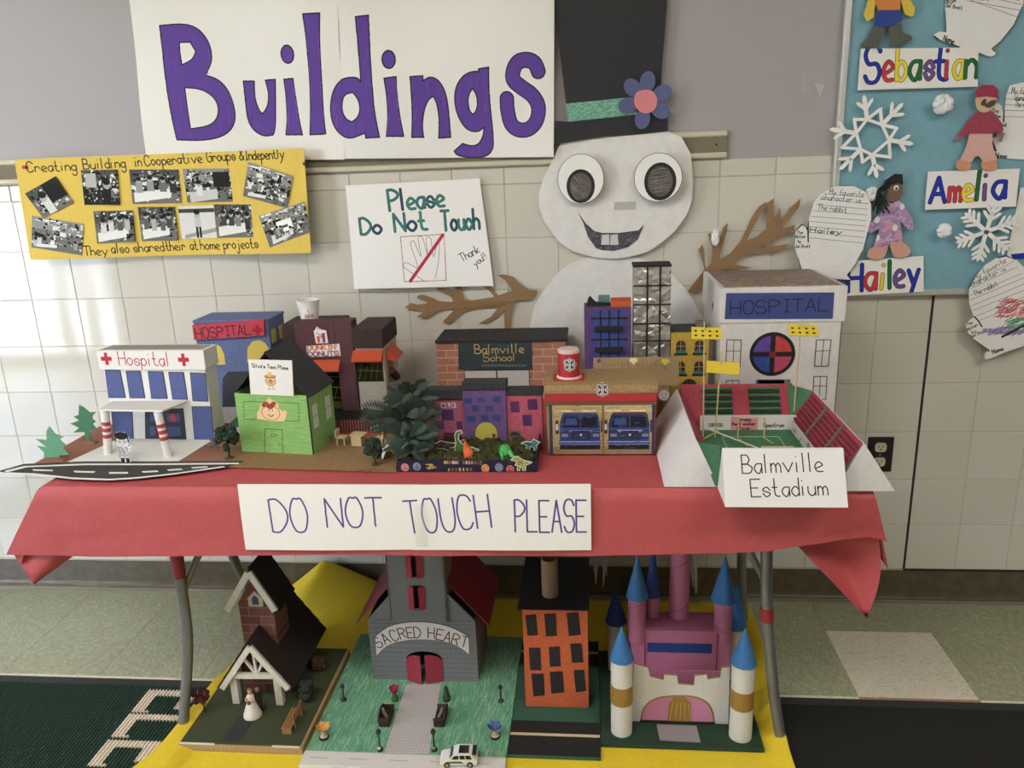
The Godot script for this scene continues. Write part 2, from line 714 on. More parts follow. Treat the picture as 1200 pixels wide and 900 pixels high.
func room():
	var ceil_m := noisemat(Color("dedcd4"), Color("cfccc2"), 1.5, 3, 0.95)
	var paint := mat(Color("a09a9c"), 0.6)
	var grout := hexm("a8a292", 0.8)
	# floor: slab, tiles near the picture, mats over it
	var fl := struct("floor", bx(Vector3(ROOM_L - 0.2, -0.15, -0.2), Vector3(ROOM_R + 0.2, -0.003, ROOM_Z + 0.2)), noisemat(Color("77785d"), Color("a0a084"), 3.0, 9, 0.35))
	var kinds := [tile_look(Color("95967a"), [Color("abac92"), Color("85866a"), Color("9f9f82"), Color("8d8e73")], 11), tile_look(Color("cfc7b4"), [Color("d8d0be"), Color("6f6a5f"), Color("c6beab"), Color("d4ccb9")], 12), tile_look(Color("a8785c"), [Color("b5876b"), Color("99694f")], 13)]
	var tm := []
	for r in 4:
		var mb := MB.new()
		var s := 0.3048 / 2 - 0.0003
		var c := [Vector3(-s, 0, s), Vector3(s, 0, s), Vector3(s, 0, -s), Vector3(-s, 0, -s)]
		mb.uo = Vector2(-s, s); mb.us = Vector2(0.5 / s, 0.5 / s); mb.ax = 1
		mb.tf = Transform3D(Basis(Vector3.UP, r * PI / 2), Vector3.ZERO)
		mb.box(Vector3(-s, -0.003, -s), Vector3(s, 0, s), 0.0004)
		tm.append(mb.mesh())
	for i in range(-13, 6):
		for j in range(-1, 10):
			var x := 0.940 + (i + 0.5) * 0.3048
			var z := 0.1757 + (j + 0.5) * 0.3048
			var k := 0
			if i == 0 and j == 0:
				k = 1
			elif j == 1:
				k = 2 if i == 0 else 1
			var o := obj("floor_tile", tm[posmod(i * 7 + j * 3, 4)], kinds[k], fl)
			o.position = Vector3(x, 0, z)
			if k == 1 and j == 0:
				o.set_meta("label", "cream speckled floor tile among the green ones")
	# far wall: painted plaster above glazed tiles
	var wb := struct("wall_back", bx(Vector3(ROOM_L, 0, -0.2), Vector3(ROOM_R, ROOM_H, -0.0014)), grout)
	obj("painted_plaster", bx(Vector3(ROOM_L, YB + 8 * U + 0.049, -0.006), Vector3(ROOM_R, ROOM_H, -0.001)), paint, wb)
	var glaze := mat(Color("c8c4b8"), 0.06, 0.0, 0.6)
	var glaze2 := mat(Color("c5c1b4"), 0.09, 0.0, 0.6)
	var rng := RandomNumberGenerator.new()
	rng.seed = 5
	var g := 0.0007
	var full := bx(Vector3(-U / 2 + g, -U / 2 + g, -0.006), Vector3(U / 2 - g, U / 2 - g, 0), 0.0013).mesh()
	var low := bx(Vector3(-U / 2 + g, -0.0245 + g, -0.006), Vector3(U / 2 - g, 0.0245 - g * 0.5, 0.0), 0.003).mesh()
	for c in range(-5, 26):
		for r in range(0, 9):
			var o := obj("wall_tile", low if r == 0 else full, glaze if rng.randf() < 0.6 else glaze2, wb)
			o.position = Vector3((c - 10 + 0.5) * U, YB + (8 - r + 0.5) * U if r > 0 else YB + 8 * U + 0.0245, 0)
			o.rotation = Vector3(rng.randf_range(-1, 1), rng.randf_range(-1, 1), 0) * 0.0016
	var rest := MB.new()
	for side in [[-40, -5], [26, 39]]:
		for c in range(side[0], side[1]):
			for r in 9:
				rest.tf = Transform3D(Basis.IDENTITY, Vector3((c - 10 + 0.5) * U, YB + (8 - r + 0.5) * U if r > 0 else YB + 8 * U + 0.0245, 0))
				var h := U / 2 if r > 0 else 0.0245
				rest.box(Vector3(-U / 2 + g, -h + g, -0.006), Vector3(U / 2 - g, h - g, 0))
	obj("far_tiles", rest, glaze, wb).set_meta("kind", "stuff")
	# black sealed joint and the gap below the tiles
	obj("expansion_joint", bx(Vector3(8 * U - 0.0035, YB, -0.004), Vector3(8 * U + 0.0035, YB + 8.3 * U, 0.0008)), hexm("211f1c", 0.7), wb)
	obj("bottom_gap", bx(Vector3(8 * U, YB - 0.006, -0.004), Vector3(ROOM_R, YB + 0.001, 0.0012)), hexm("211f1c", 0.7), wb)
	var bbm := noisemat(Color("5a4f3c"), Color("4e4533"), 2.2, 21, 0.2)
	var bb := MB.new()
	bb.tf = Transform3D(Basis(Vector3.UP, PI / 2), Vector3.ZERO)
	bb.prism(P([0.006, 0, -0.014, 0, -0.012, 0.014, -0.006, 0.02, -0.004, 0.03, -0.003, YB - 0.006, 0.006, YB - 0.005]), ROOM_L, ROOM_R)
	var base := struct("baseboard_back", bb, bbm)
	obj("toe_strip", bx(Vector3(ROOM_L, 0, 0.0142), Vector3(ROOM_R, 0.012, 0.0165), 0.0006), hexm("7d7260", 0.4), base)
	# tack rail
	var rail := hexm("c2baa3", 0.55)
	var e := 0.626
	var tr := struct("trim_1", bx(Vector3(ROOM_L, 1.386, -0.002), Vector3(e, 1.457, 0.008)), noisemat(Color("7b7260"), Color("8b816d"), 30.0, 31, 0.9))
	obj("rail_edge", bx(Vector3(ROOM_L, 1.441, 0.0), Vector3(e, 1.458, 0.014), 0.004), rail, tr)
	obj("rail_edge", bx(Vector3(ROOM_L, 1.384, 0.0), Vector3(e, 1.4, 0.014), 0.004), rail, tr)
	obj("nail_hole", cyl(Vector3(e - 0.03, 1.4205, 0.006), Vector3(e - 0.03, 1.4205, 0.0085), 0.0032, 10), hexm("15120f"), tr)
	# the rest of the corridor
	var cw := noisemat(Color("c9c6bd"), Color("c1beb4"), 1.5, 41, 0.8)
	struct("ceiling", bx(Vector3(ROOM_L - 0.2, ROOM_H, -0.2), Vector3(ROOM_R + 0.2, ROOM_H + 0.15, ROOM_Z + 0.2)), ceil_m)
	struct("wall_left", bx(Vector3(ROOM_L - 0.2, 0, 0), Vector3(ROOM_L, ROOM_H, ROOM_Z)), cw)
	struct("wall_right", bx(Vector3(ROOM_R, 0, 0), Vector3(ROOM_R + 0.2, ROOM_H, ROOM_Z)), cw)
	var wf := MB.new()
	wf.box(Vector3(ROOM_L, 0, ROOM_Z), Vector3(-5.75, ROOM_H, ROOM_Z + 0.2))
	wf.box(Vector3(-3.28, 0, ROOM_Z), Vector3(ROOM_R, ROOM_H, ROOM_Z + 0.2))
	wf.box(Vector3(-5.75, 2.45, ROOM_Z), Vector3(-3.28, ROOM_H, ROOM_Z + 0.2))
	struct("wall_front", wf, cw)
	entrance()


func tile_look(c: Color, cols: Array, seed_: int) -> StandardMaterial3D:
	var cv := canvas(0, 0, 0.3048, 0.3048, 1300, c)
	cv.rng.seed = seed_
	cv.strokes(Vector2.ZERO, Vector2(0.3048, 0.3048), 2600, 0.012, 0.5, 0.0022, cols if c.get_luminance() < 0.7 else [cols[0], cols[2], cols[3]], 0.5)
	if cols.size() > 3 and cols[1].get_luminance() < 0.5 and c.get_luminance() > 0.7:
		cv.strokes(Vector2.ZERO, Vector2(0.3048, 0.3048), 1500, 0.014, 0.2, 0.003, [cols[0], cols[2], cols[3], c], 0.6)
		cv.strokes(Vector2.ZERO, Vector2(0.3048, 0.3048), 90, 0.008, 0.2, 0.0014, [cols[1]], 0.8)
	var m := pmat(cv, 0.3)
	return m


func entrance():
	# glazed double doors with a side light, the daylight of the corridor
	var z := ROOM_Z + 0.08
	var d := struct("door_1", bx(Vector3(-5.75, 2.33, z - 0.05), Vector3(-3.28, 2.45, z + 0.05)), mat(Color("b8b4aa"), 0.4))
	var fm := mat(Color("b8b4aa"), 0.4)
	var gl := StandardMaterial3D.new()
	gl.transparency = BaseMaterial3D.TRANSPARENCY_ALPHA
	gl.albedo_color = Color(0.95, 1.0, 0.98, 0.06)
	gl.roughness = 0.02
	for x in [-5.75, -4.72, -3.76, -3.56, -3.34]:
		obj("door_frame", bx(Vector3(x, 0, z - 0.045), Vector3(x + 0.06, 2.33, z + 0.045)), fm, d)
	for s in [[-5.69, -4.72], [-4.66, -3.76], [-3.7, -3.56], [-3.5, -3.34]]:
		obj("bottom_rail", bx(Vector3(s[0], 0, z - 0.02), Vector3(s[1], 0.09, z + 0.02)), fm, d)
		obj("pane", bx(Vector3(s[0], 0.09, z - 0.004), Vector3(s[1], 2.33, z + 0.004)), gl, d)
	struct("floor_outside", bx(Vector3(-16, -0.2, ROOM_Z + 0.2), Vector3(8, -0.02, 20)), noisemat(Color("b0aea6"), Color("9c9a92"), 0.8, 51, 0.9))


const INK := Color("1d1d20")
const PAPER := Color("e9e7e2")


# a four-cornered sheet (low left, low right, top right, top left in x,y) standing at depth z; bend(u, v) lifts it off
func paper(called: String, q: PackedVector2Array, z: float, m: Material, cv, parent: Node, bend = null, nu := 16, nv := 10, label := "") -> MeshInstance3D:
	var mb := MB.new()
	if cv != null:
		mb.pic(cv)
	mb.sheet(func(u, v):
		var p: Vector2 = q[0].lerp(q[1], u).lerp(q[3].lerp(q[2], u), v)
		return Vector3(p.x, p.y, z + (bend.call(u, v) if bend != null else 0.0)), nu, nv, 0.0005)
	return obj(called, mb, m, parent, label)


func wall_papers():
	# big white banner of two sheets
	var q1 := P([-1.0561, 1.4391, -0.4565, 1.4195, -0.4287, 1.9972, -1.021, 2.0323])
	var q2 := P([-0.4582, 1.4219, 0.1453, 1.4043, 0.1601, 1.9618, -0.4258, 1.9966])
	var all := q1 + q2
	var cv := canvas_of(all, 1300, Color("e3e1db"))
	cv.strokes(Vector2(cv.x0, cv.y0), Vector2(cv.x1, cv.y1), 60, 0.12, 1.2, 0.001, [Color("dcdad4"), Color("e7e5df")], 1.0)
	var purple := Color("5b3a97")
	var shades := [Color("674aa3"), Color("543390"), Color("6f55a8")]
	var letters := [
		[CV.curve(P([-0.9573, 1.8017, -0.8862, 1.8047, -0.8459, 1.7894, -0.8191, 1.7503, -0.8156, 1.7053, -0.8357, 1.6722, -0.8443, 1.6658, -0.8078, 1.655, -0.7792, 1.624, -0.7669, 1.5657, -0.7778, 1.524, -0.8125, 1.4971, -0.871, 1.4875, -0.9511, 1.493, -0.955, 1.5501, -0.9593, 1.6665]), 1, true), P([-0.9067, 1.7546, -0.8763, 1.7553, -0.8625, 1.73, -0.8735, 1.708, -0.9059, 1.6959, -0.9085, 1.7277]), P([-0.9054, 1.6342, -0.8625, 1.63, -0.8271, 1.61, -0.8136, 1.5793, -0.8238, 1.5447, -0.8522, 1.527, -0.9048, 1.522])],
		[P([-0.7332, 1.6448, -0.7006, 1.6433, -0.7066, 1.5978, -0.6984, 1.5628, -0.6892, 1.5554, -0.6717, 1.5732, -0.6624, 1.6074, -0.6678, 1.6441, -0.6376, 1.645, -0.6562, 1.5144, -0.6661, 1.496, -0.6947, 1.4924, -0.7232, 1.5101, -0.737, 1.5411, -0.7343, 1.599])],
		[P([-0.6127, 1.6439, -0.5851, 1.6449, -0.5849, 1.604, -0.5828, 1.5348, -0.5774, 1.4925, -0.628, 1.4945, -0.618, 1.5362, -0.6123, 1.6052])],
		[P([-0.5368, 1.8086, -0.4882, 1.8083, -0.4961, 1.7345, -0.5029, 1.6231, -0.5077, 1.5548, -0.5067, 1.4921, -0.5547, 1.4916, -0.5451, 1.5564, -0.5351, 1.6472, -0.5327, 1.7583])],
		[P([-0.3906, 1.7946, -0.3543, 1.797, -0.3575, 1.7057, -0.357, 1.6278, -0.3565, 1.5484, -0.3478, 1.4765, -0.3878, 1.4757, -0.389, 1.4897, -0.4123, 1.4813, -0.4379, 1.4753, -0.4666, 1.4905, -0.4838, 1.5191, -0.4873, 1.5585, -0.4752, 1.6037, -0.4525, 1.6321, -0.4271, 1.64, -0.3978, 1.6387, -0.389, 1.627, -0.389, 1.7072]), P([-0.4447, 1.5865, -0.4312, 1.5973, -0.4138, 1.5988, -0.4005, 1.5823, -0.3956, 1.5547, -0.4051, 1.5321, -0.4236, 1.5213, -0.4403, 1.5289, -0.4505, 1.5524])],
		[P([-0.3224, 1.633, -0.2881, 1.6359, -0.2891, 1.591, -0.2846, 1.5225, -0.2783, 1.4761, -0.3278, 1.478, -0.3191, 1.5239, -0.3169, 1.5809])],
		[P([-0.2494, 1.6342, -0.213, 1.6347, -0.2139, 1.6214, -0.1963, 1.6317, -0.175, 1.6263, -0.1572, 1.6032, -0.1475, 1.5623, -0.1458, 1.4686, -0.1802, 1.4676, -0.1746, 1.518, -0.179, 1.5637, -0.1877, 1.5798, -0.2028, 1.5715, -0.2169, 1.5426, -0.225, 1.4971, -0.2218, 1.4715, -0.2563, 1.4729, -0.2503, 1.5211, -0.2478, 1.5892])],
		[P([-0.0566, 1.6453, -0.028, 1.6483, -0.0311, 1.5797, -0.0241, 1.4661, -0.0256, 1.4315, -0.0461, 1.4114, -0.0951, 1.4108, -0.1315, 1.4192, -0.1382, 1.4311, -0.1125, 1.4511, -0.0934, 1.4434, -0.0689, 1.4448, -0.0532, 1.4672, -0.0496, 1.4923, -0.0672, 1.4793, -0.0961, 1.485, -0.1165, 1.511, -0.1289, 1.5502, -0.1263, 1.5951, -0.1053, 1.6276, -0.0783, 1.6396, -0.0569, 1.6387]), P([-0.0758, 1.5951, -0.0669, 1.5813, -0.0633, 1.5587, -0.0692, 1.5364, -0.0793, 1.5277, -0.0885, 1.5372, -0.0919, 1.5644, -0.086, 1.5844])],
	]
	for l in letters:
		for i in l.size():
			l[i] = CV.soften(l[i])
			cv.poly(l[i], purple if i == 0 else Color("e3e1db"))
	var dots := P([-0.5926, 1.7081, -0.3063, 1.6812])
	for d in dots:
		var o := ring(d, Vector2(0.0185, 0.0235))
		cv.poly(o, purple)
		cv.line(o, 0.0035, INK, true)
	var s := CV.curve(P([0.1082, 1.6311, 0.0994, 1.6511, 0.081, 1.6607, 0.055, 1.6576, 0.0401, 1.6364, 0.0393, 1.6122, 0.0622, 1.5912, 0.09, 1.57, 0.1057, 1.5403, 0.0999, 1.5045, 0.0778, 1.4826, 0.0489, 1.4815, 0.0279, 1.4983, 0.0196, 1.5326, 0.0184, 1.5642]), 5)
	cv.line(s, 0.041, INK)
	cv.line(s, 0.035, purple)
	for l in letters:
		cv.line(l[0], 0.0032, INK, true)
		for i in range(1, l.size()):
			cv.line(l[i], 0.0032, INK, true)
	# pen streaks in the purple
	for l in letters:
		var c := Vector2.ZERO
		for p in l[0]:
			c += p / l[0].size()
		for i in 60:
			var a: Vector2 = l[0][cv.rng.randi() % l[0].size()]
			var p := a.lerp(c, cv.rng.randf_range(0.05, 0.3))
			var d := Vector2.from_angle(1.45 + cv.rng.randf_range(-0.15, 0.15)) * 0.014
			if Geometry2D.is_point_in_polygon(p + d, l[0]) and Geometry2D.is_point_in_polygon(p - d, l[0]):
				var ok := true
				for k in range(1, l.size()):
					for w in [-1.0, 0.0, 1.0]:
						ok = ok and not Geometry2D.is_point_in_polygon(p + d * w, l[k])
				if ok:
					cv.line(PackedVector2Array([p - d, p + d]), 0.0012, shades[i % 3])
	var t := thing("buildings_banner", "large white paper banner with purple hand-drawn letters reading Buildings", "banner")
	var m := pmat(cv, 0.75)
	var wave := func(u, v): return 0.006 * sin(u * 7.0 + v * 3.0) + 0.004 * sin(v * 9.0 - u * 4.0) + 0.004
	paper("sheet", q1, 0.018, m, cv, t, wave, 24, 16)
	paper("sheet", q2, 0.021, m, cv, t, wave, 24, 16)

	yellow_poster()
	touch_poster()
	snowman()
	# tape scraps left on the grey wall
	var tape := StandardMaterial3D.new()
	tape.transparency = BaseMaterial3D.TRANSPARENCY_ALPHA
	tape.albedo_color = Color(0.92, 0.92, 0.92, 0.22)
	tape.roughness = 0.08
	tape.cull_mode = BaseMaterial3D.CULL_DISABLED
	var tt := thing("tape_scrap", "crumpled scrap of clear tape left on the grey wall", "tape")
	obj("strip", slab(P([0.8188, 1.5885, 0.832, 1.5908, 0.8305, 1.5432, 0.8183, 1.5474]), 0.0, 0.0006, null, func(q): return 0.003 + 0.004 * sin(q.x * 300.0)), tape, tt)
	obj("strip", slab(P([0.8497, 1.5699, 0.8813, 1.5627, 0.8645, 1.5258, 0.8566, 1.5551]), 0.0, 0.0006, null, func(q): return 0.003 + 0.005 * sin(q.y * 260.0)), tape, tt)
	# power socket
	var o := thing("power_outlet", "black plated double wall socket with cream sockets beside the stadium", "outlet", Vector3(1.1125, 0.501, 0))
	obj("plate", bx(Vector3(-0.0375, -0.056, 0), Vector3(0.0375, 0.056, 0.005), 0.002), mat(Color("1f1d1b"), 0.35), o)
	for y in [-0.0235, 0.0235]:
		var pl := []
		var body := MB.new()
		body.prism(P([-0.011, y - 0.0145, 0.011, y - 0.0145, 0.0165, y - 0.008, 0.0165, y + 0.008, 0.011, y + 0.0145, -0.011, y + 0.0145, -0.0165, y + 0.008, -0.0165, y - 0.008]), 0.004, 0.0068)
		var so := obj("socket", body, mat(Color("bfb596"), 0.4), o)
		obj("slot", bx(Vector3(-0.0075, y - 0.001, 0.006), Vector3(-0.0055, y + 0.008, 0.0071)), mat(INK), so)
		obj("slot", bx(Vector3(0.0055, y - 0.001, 0.006), Vector3(0.0075, y + 0.0075, 0.0071)), mat(INK), so)
		obj("ground_hole", cyl(Vector3(0, y - 0.007, 0.006), Vector3(0, y - 0.007, 0.0071), 0.0026, 8), mat(INK), so)
	obj("screw", cyl(Vector3(0, 0, 0.004), Vector3(0, 0, 0.0066), 0.003, 10), mat(Color("8b8674"), 0.4, 0.6), o)


func yellow_poster():
	var z := 0.03
	var q := P([-1.4701, 1.1594, -0.5722, 1.1592, -0.563, 1.4542, -1.4576, 1.4564])
	var yel := Color("dcbc50")
	var cv := canvas_of(q, 1500, yel)
	cv.strokes(Vector2(cv.x0, cv.y0), Vector2(cv.x1, cv.y1), 500, 0.1, 1.5, 0.0012, [Color("e0c15a"), Color("d8b74a")], 0.1)
	var spots := P([-1.4246, 1.4198, -1.2733, 1.4194, -1.2503, 1.4218, -1.1197, 1.422, -1.0902, 1.4234, -1.0689, 1.4235, -1.0581, 1.4247, -0.8812, 1.4279, -0.8645, 1.4289, -0.7768, 1.4305, -0.7623, 1.4292, -0.7528, 1.4296, -0.7468, 1.4294, -0.6252, 1.4297, -1.2927, 1.1679, -1.2205, 1.1686, -1.206, 1.1726, -1.1536, 1.1729, -1.138, 1.1733, -1.044, 1.1743, -1.0376, 1.1741, -0.976, 1.175, -0.9597, 1.1754, -0.9353, 1.1756, -0.9255, 1.1754, -0.8636, 1.1754, -0.8502, 1.1759, -0.7362, 1.1779])
	var names := ["Creating", "Building", "in", "Cooperative", "Groups", "&", "Indepently", "They", "also", "shared", "their", "at", "home", "projects"]
	for i in names.size():
		cv.text(names[i], spots[i * 2], spots[i * 2 + 1], 0.028, 0.0032, Color("26241f"), 0.15)
	var t := thing("photo_poster", "long yellow paper poster with black and white snapshots and handwriting", "poster")
	var quads := [
		P([-1.4016, 1.282, -1.299, 1.326, -1.3395, 1.4037, -1.4452, 1.3575]), P([-1.266, 1.3183, -1.1562, 1.3148, -1.1465, 1.4165, -1.2579, 1.4189]), P([-1.1174, 1.3152, -0.9633, 1.3136, -0.9568, 1.4098, -1.1112, 1.4153]),
		P([-0.9436, 1.3146, -0.8005, 1.3125, -0.7986, 1.4073, -0.9442, 1.4117]), P([-0.7642, 1.3285, -0.632, 1.2899, -0.6027, 1.3795, -0.7361, 1.4227]), P([-1.4586, 1.1978, -1.3, 1.1685, -1.2788, 1.2622, -1.4363, 1.2924]),
		P([-1.2474, 1.2016, -1.1271, 1.2042, -1.1207, 1.297, -1.2424, 1.2991]), P([-1.1069, 1.2054, -0.9922, 1.2047, -0.988, 1.3036, -1.1037, 1.3064]), P([-0.9781, 1.2086, -0.8663, 1.2088, -0.864, 1.3038, -0.9763, 1.3041]),
		P([-0.8619, 1.2087, -0.7486, 1.2089, -0.7449, 1.3033, -0.8609, 1.307]), P([-0.6997, 1.1773, -0.5663, 1.2203, -0.5765, 1.3077, -0.7231, 1.2697])]
	var kinds := ["child", "dark", "table", "room", "class", "class", "table", "table", "person", "group", "screen"]
	for i in quads.size():
		snapshot(cv, quads[i], kinds[i], 100 + i)
	var m := pmat(cv, 0.8)
	var lift := func(u, v): return 0.01 + 0.03 * pow(u, 4.0) + 0.008 * sin(u * 9.0) * (1.0 - v) + 0.012 * pow(1.0 - u, 6.0)
	paper("sheet", q, z - 0.01, m, cv, t, lift, 30, 10)
	for i in quads.size():
		var c: Vector2 = (quads[i][0] + quads[i][2]) / 2
		var u := clampf((c.x - q[3].x) / (q[2].x - q[3].x), 0, 1)
		paper("photo", quads[i], z - 0.01 + lift.call(u, 0.5) + 0.0025, m, cv, t, func(a, b): return 0.003 * (a - 0.5) * (a - 0.5) + 0.03 * (pow(clampf(u + (a - 0.5) * 0.15, 0, 1), 4.0) - pow(u, 4.0)), 6, 4)
	for p in [Vector3(-1.4262, 1.4333, 0.05), Vector3(-0.5647, 1.4119, 0.06)]:
		var pin := MB.new()
		pin.tf = Transform3D(Basis(Vector3.RIGHT, PI / 2), Vector3(p.x, p.y, p.z - 0.006))
		pin.lathe(P([0.006, -0.006, 0.006, -0.003, 0.003, 0.0, 0.003, 0.006, 0.0055, 0.008, 0.0, 0.009]), Vector3.ZERO, 10)
		obj("push_pin", pin, hexm("a8272b" if p.x < -1.0 else "3a3632", 0.3), t)


# a grey classroom snapshot: light table tops, dark floor and shelves, pale figures
func snapshot(cv: CV, q: PackedVector2Array, kind: String, seed_: int):
	var r := RandomNumberGenerator.new()
	r.seed = seed_
	var at := func(u: float, v: float) -> Vector2: return q[0].lerp(q[1], u).lerp(q[3].lerp(q[2], u), v)
	var patch := func(u: float, v: float, w: float, h: float, g: float, skew := 0.0):
		cv.poly(PackedVector2Array([at.call(clampf(u, 0, 1), clampf(v, 0, 1)), at.call(clampf(u + w, 0, 1), clampf(v + skew, 0, 1)), at.call(clampf(u + w, 0, 1), clampf(v + h + skew, 0, 1)), at.call(clampf(u, 0, 1), clampf(v + h, 0, 1))]), Color(g, g, g * 0.98))
	var figure := func(u: float, v: float, h: float, g: float):
		patch.call(u - h * 0.14, v, h * 0.28, h * 0.62, g)
		cv.oval(at.call(u, v + h * 0.72), Vector2(0.006, 0.008) * h * 2.4, Color(0.66, 0.66, 0.65))
		cv.oval(at.call(u, v + h * 0.8), Vector2(0.0066, 0.005) * h * 2.4, Color(0.08, 0.08, 0.08))
	patch.call(0, 0, 1, 1, 0.42 if kind != "dark" else 0.12)
	patch.call(0, 0.62, 1, 0.38, 0.55 if kind in ["class", "screen", "room"] else 0.3)
	for i in 46:
		var g := r.randf()
		patch.call(r.randf(), r.randf_range(0.1, 0.9), r.randf_range(0.04, 0.16), r.randf_range(0.04, 0.14), 0.05 if g < 0.45 else (0.85 if g > 0.75 else 0.45), r.randf_range(-0.05, 0.05))
	if kind in ["class", "screen"]:
		for i in 5:
			patch.call(r.randf_range(0.0, 0.7), 0.86 + r.randf() * 0.1, 0.22, 0.025, 0.95)
	for i in 90:
		var g := r.randf()
		patch.call(r.randf(), r.randf_range(0.05, 0.95), r.randf_range(0.015, 0.05), r.randf_range(0.02, 0.07), 0.06 if g < 0.5 else (0.9 if g > 0.72 else 0.5), r.randf_range(-0.02, 0.02))
	if kind in ["table", "group"]:
		patch.call(0.05, 0.05, 0.75, 0.28, 0.88, 0.12)
		for i in 4:
			figure.call(0.15 + i * 0.22 + r.randf() * 0.08, 0.3 + r.randf() * 0.1, 0.5, r.randf_range(0.1, 0.85))
	if kind == "room":
		patch.call(0.62, 0.45, 0.36, 0.45, 0.1)
		patch.call(0.08, 0.0, 0.6, 0.3, 0.78, 0.1)
		figure.call(0.3, 0.2, 0.5, 0.85)
	if kind == "person":
		patch.call(0, 0, 1, 1, 0.83)
		patch.call(0, 0.8, 1, 0.12, 0.25)
		patch.call(0.1, 0.0, 0.9, 0.12, 0.6, 0.2)
		figure.call(0.5, 0.32, 0.62, 0.75)
		patch.call(0.43, 0.02, 0.06, 0.34, 0.1)
		patch.call(0.52, 0.02, 0.06, 0.34, 0.1)
	if kind == "child":
		patch.call(0.5, 0.3, 0.5, 0.7, 0.1)
		figure.call(0.38, 0.02, 0.85, 0.8)
	if kind == "dark":
		patch.call(0.1, 0.5, 0.3, 0.4, 0.7)
		figure.call(0.68, 0.02, 0.8, 0.08)
	if kind == "screen":
		patch.call(0.3, 0.3, 0.34, 0.36, 0.95)
		patch.call(0.34, 0.42, 0.2, 0.08, 0.3)
	if kind in ["class", "screen"]:
		for i in 8:
			figure.call(r.randf_range(0.05, 0.95), r.randf_range(0.02, 0.3), 0.3, r.randf_range(0.05, 0.9))
		patch.call(0.1, 0.05, 0.4, 0.1, 0.85, 0.05)


func touch_poster():
	var q := P([-0.4636, 1.0451, -0.0409, 1.0441, -0.0693, 1.353, -0.4651, 1.3467])
	var cv := canvas_of(q, 2000, Color("e8e6e2"))
	var teal := [Color("1f5f62"), Color("22384f"), Color("2a7068"), Color("234f5e"), Color("2b6b63")]
	var s := P([-0.3379, 1.2709, -0.1762, 1.2796, -0.43, 1.2053, -0.3679, 1.2076, -0.3265, 1.2106, -0.2309, 1.2144, -0.1865, 1.209, -0.0762, 1.2115])
	for k in [[0.0085, 0], [0.0035, 1]]:
		for i in 4:
			var cols: Array = teal if k[1] == 0 else [Color("3b7d7a"), Color("2c4a63"), Color("3d8577")]
			cv.text(["Please", "Do", "Not", "Touch"][i], s[i * 2], s[i * 2 + 1], [0.058, 0.045, 0.05, 0.056][i], k[0], cols)
	cv.line(P([-0.3119, 1.1949, -0.1821, 1.1982, -0.1826, 1.0635, -0.3078, 1.063]), 0.0018, Color("9c3040"), true)
	cv.line(CV.curve(P([-0.2505, 1.0651, -0.3059, 1.1046, -0.3075, 1.1131, -0.2984, 1.1192, -0.2715, 1.1038, -0.2666, 1.1121, -0.282, 1.167, -0.2811, 1.1795, -0.2724, 1.1813, -0.267, 1.1666, -0.2543, 1.1349, -0.2595, 1.183, -0.2566, 1.1933, -0.2461, 1.1909, -0.2346, 1.1407, -0.2361, 1.1824, -0.229, 1.1925, -0.2211, 1.184, -0.2202, 1.1653, -0.2159, 1.1339, -0.2051, 1.1691, -0.1986, 1.171, -0.1987, 1.1481, -0.2045, 1.1106, -0.2148, 1.0706]), 3), 0.0013, Color("3a3a3c"))
	cv.line(P([-0.1856, 1.1962, -0.2895, 1.0647]), 0.0095, Color("b02a3c"))
	var k2 := P([-0.1317, 1.1163, -0.0778, 1.1449, -0.0922, 1.1015, -0.0558, 1.1277])
	cv.text("Thank", k2[0], k2[1], 0.024, 0.0022, INK)
	cv.text("you!!", k2[2], k2[3], 0.02, 0.0022, INK)
	var t := thing("touch_poster", "white paper notice in teal marker with crossed-out hand asking not to touch", "poster")
	paper("sheet", q, 0.008, pmat(cv, 0.75), cv, t, func(u, v): return 0.008 + 0.012 * pow(1.0 - v, 3.0) + 0.003 * sin(u * 6.0), 18, 12)


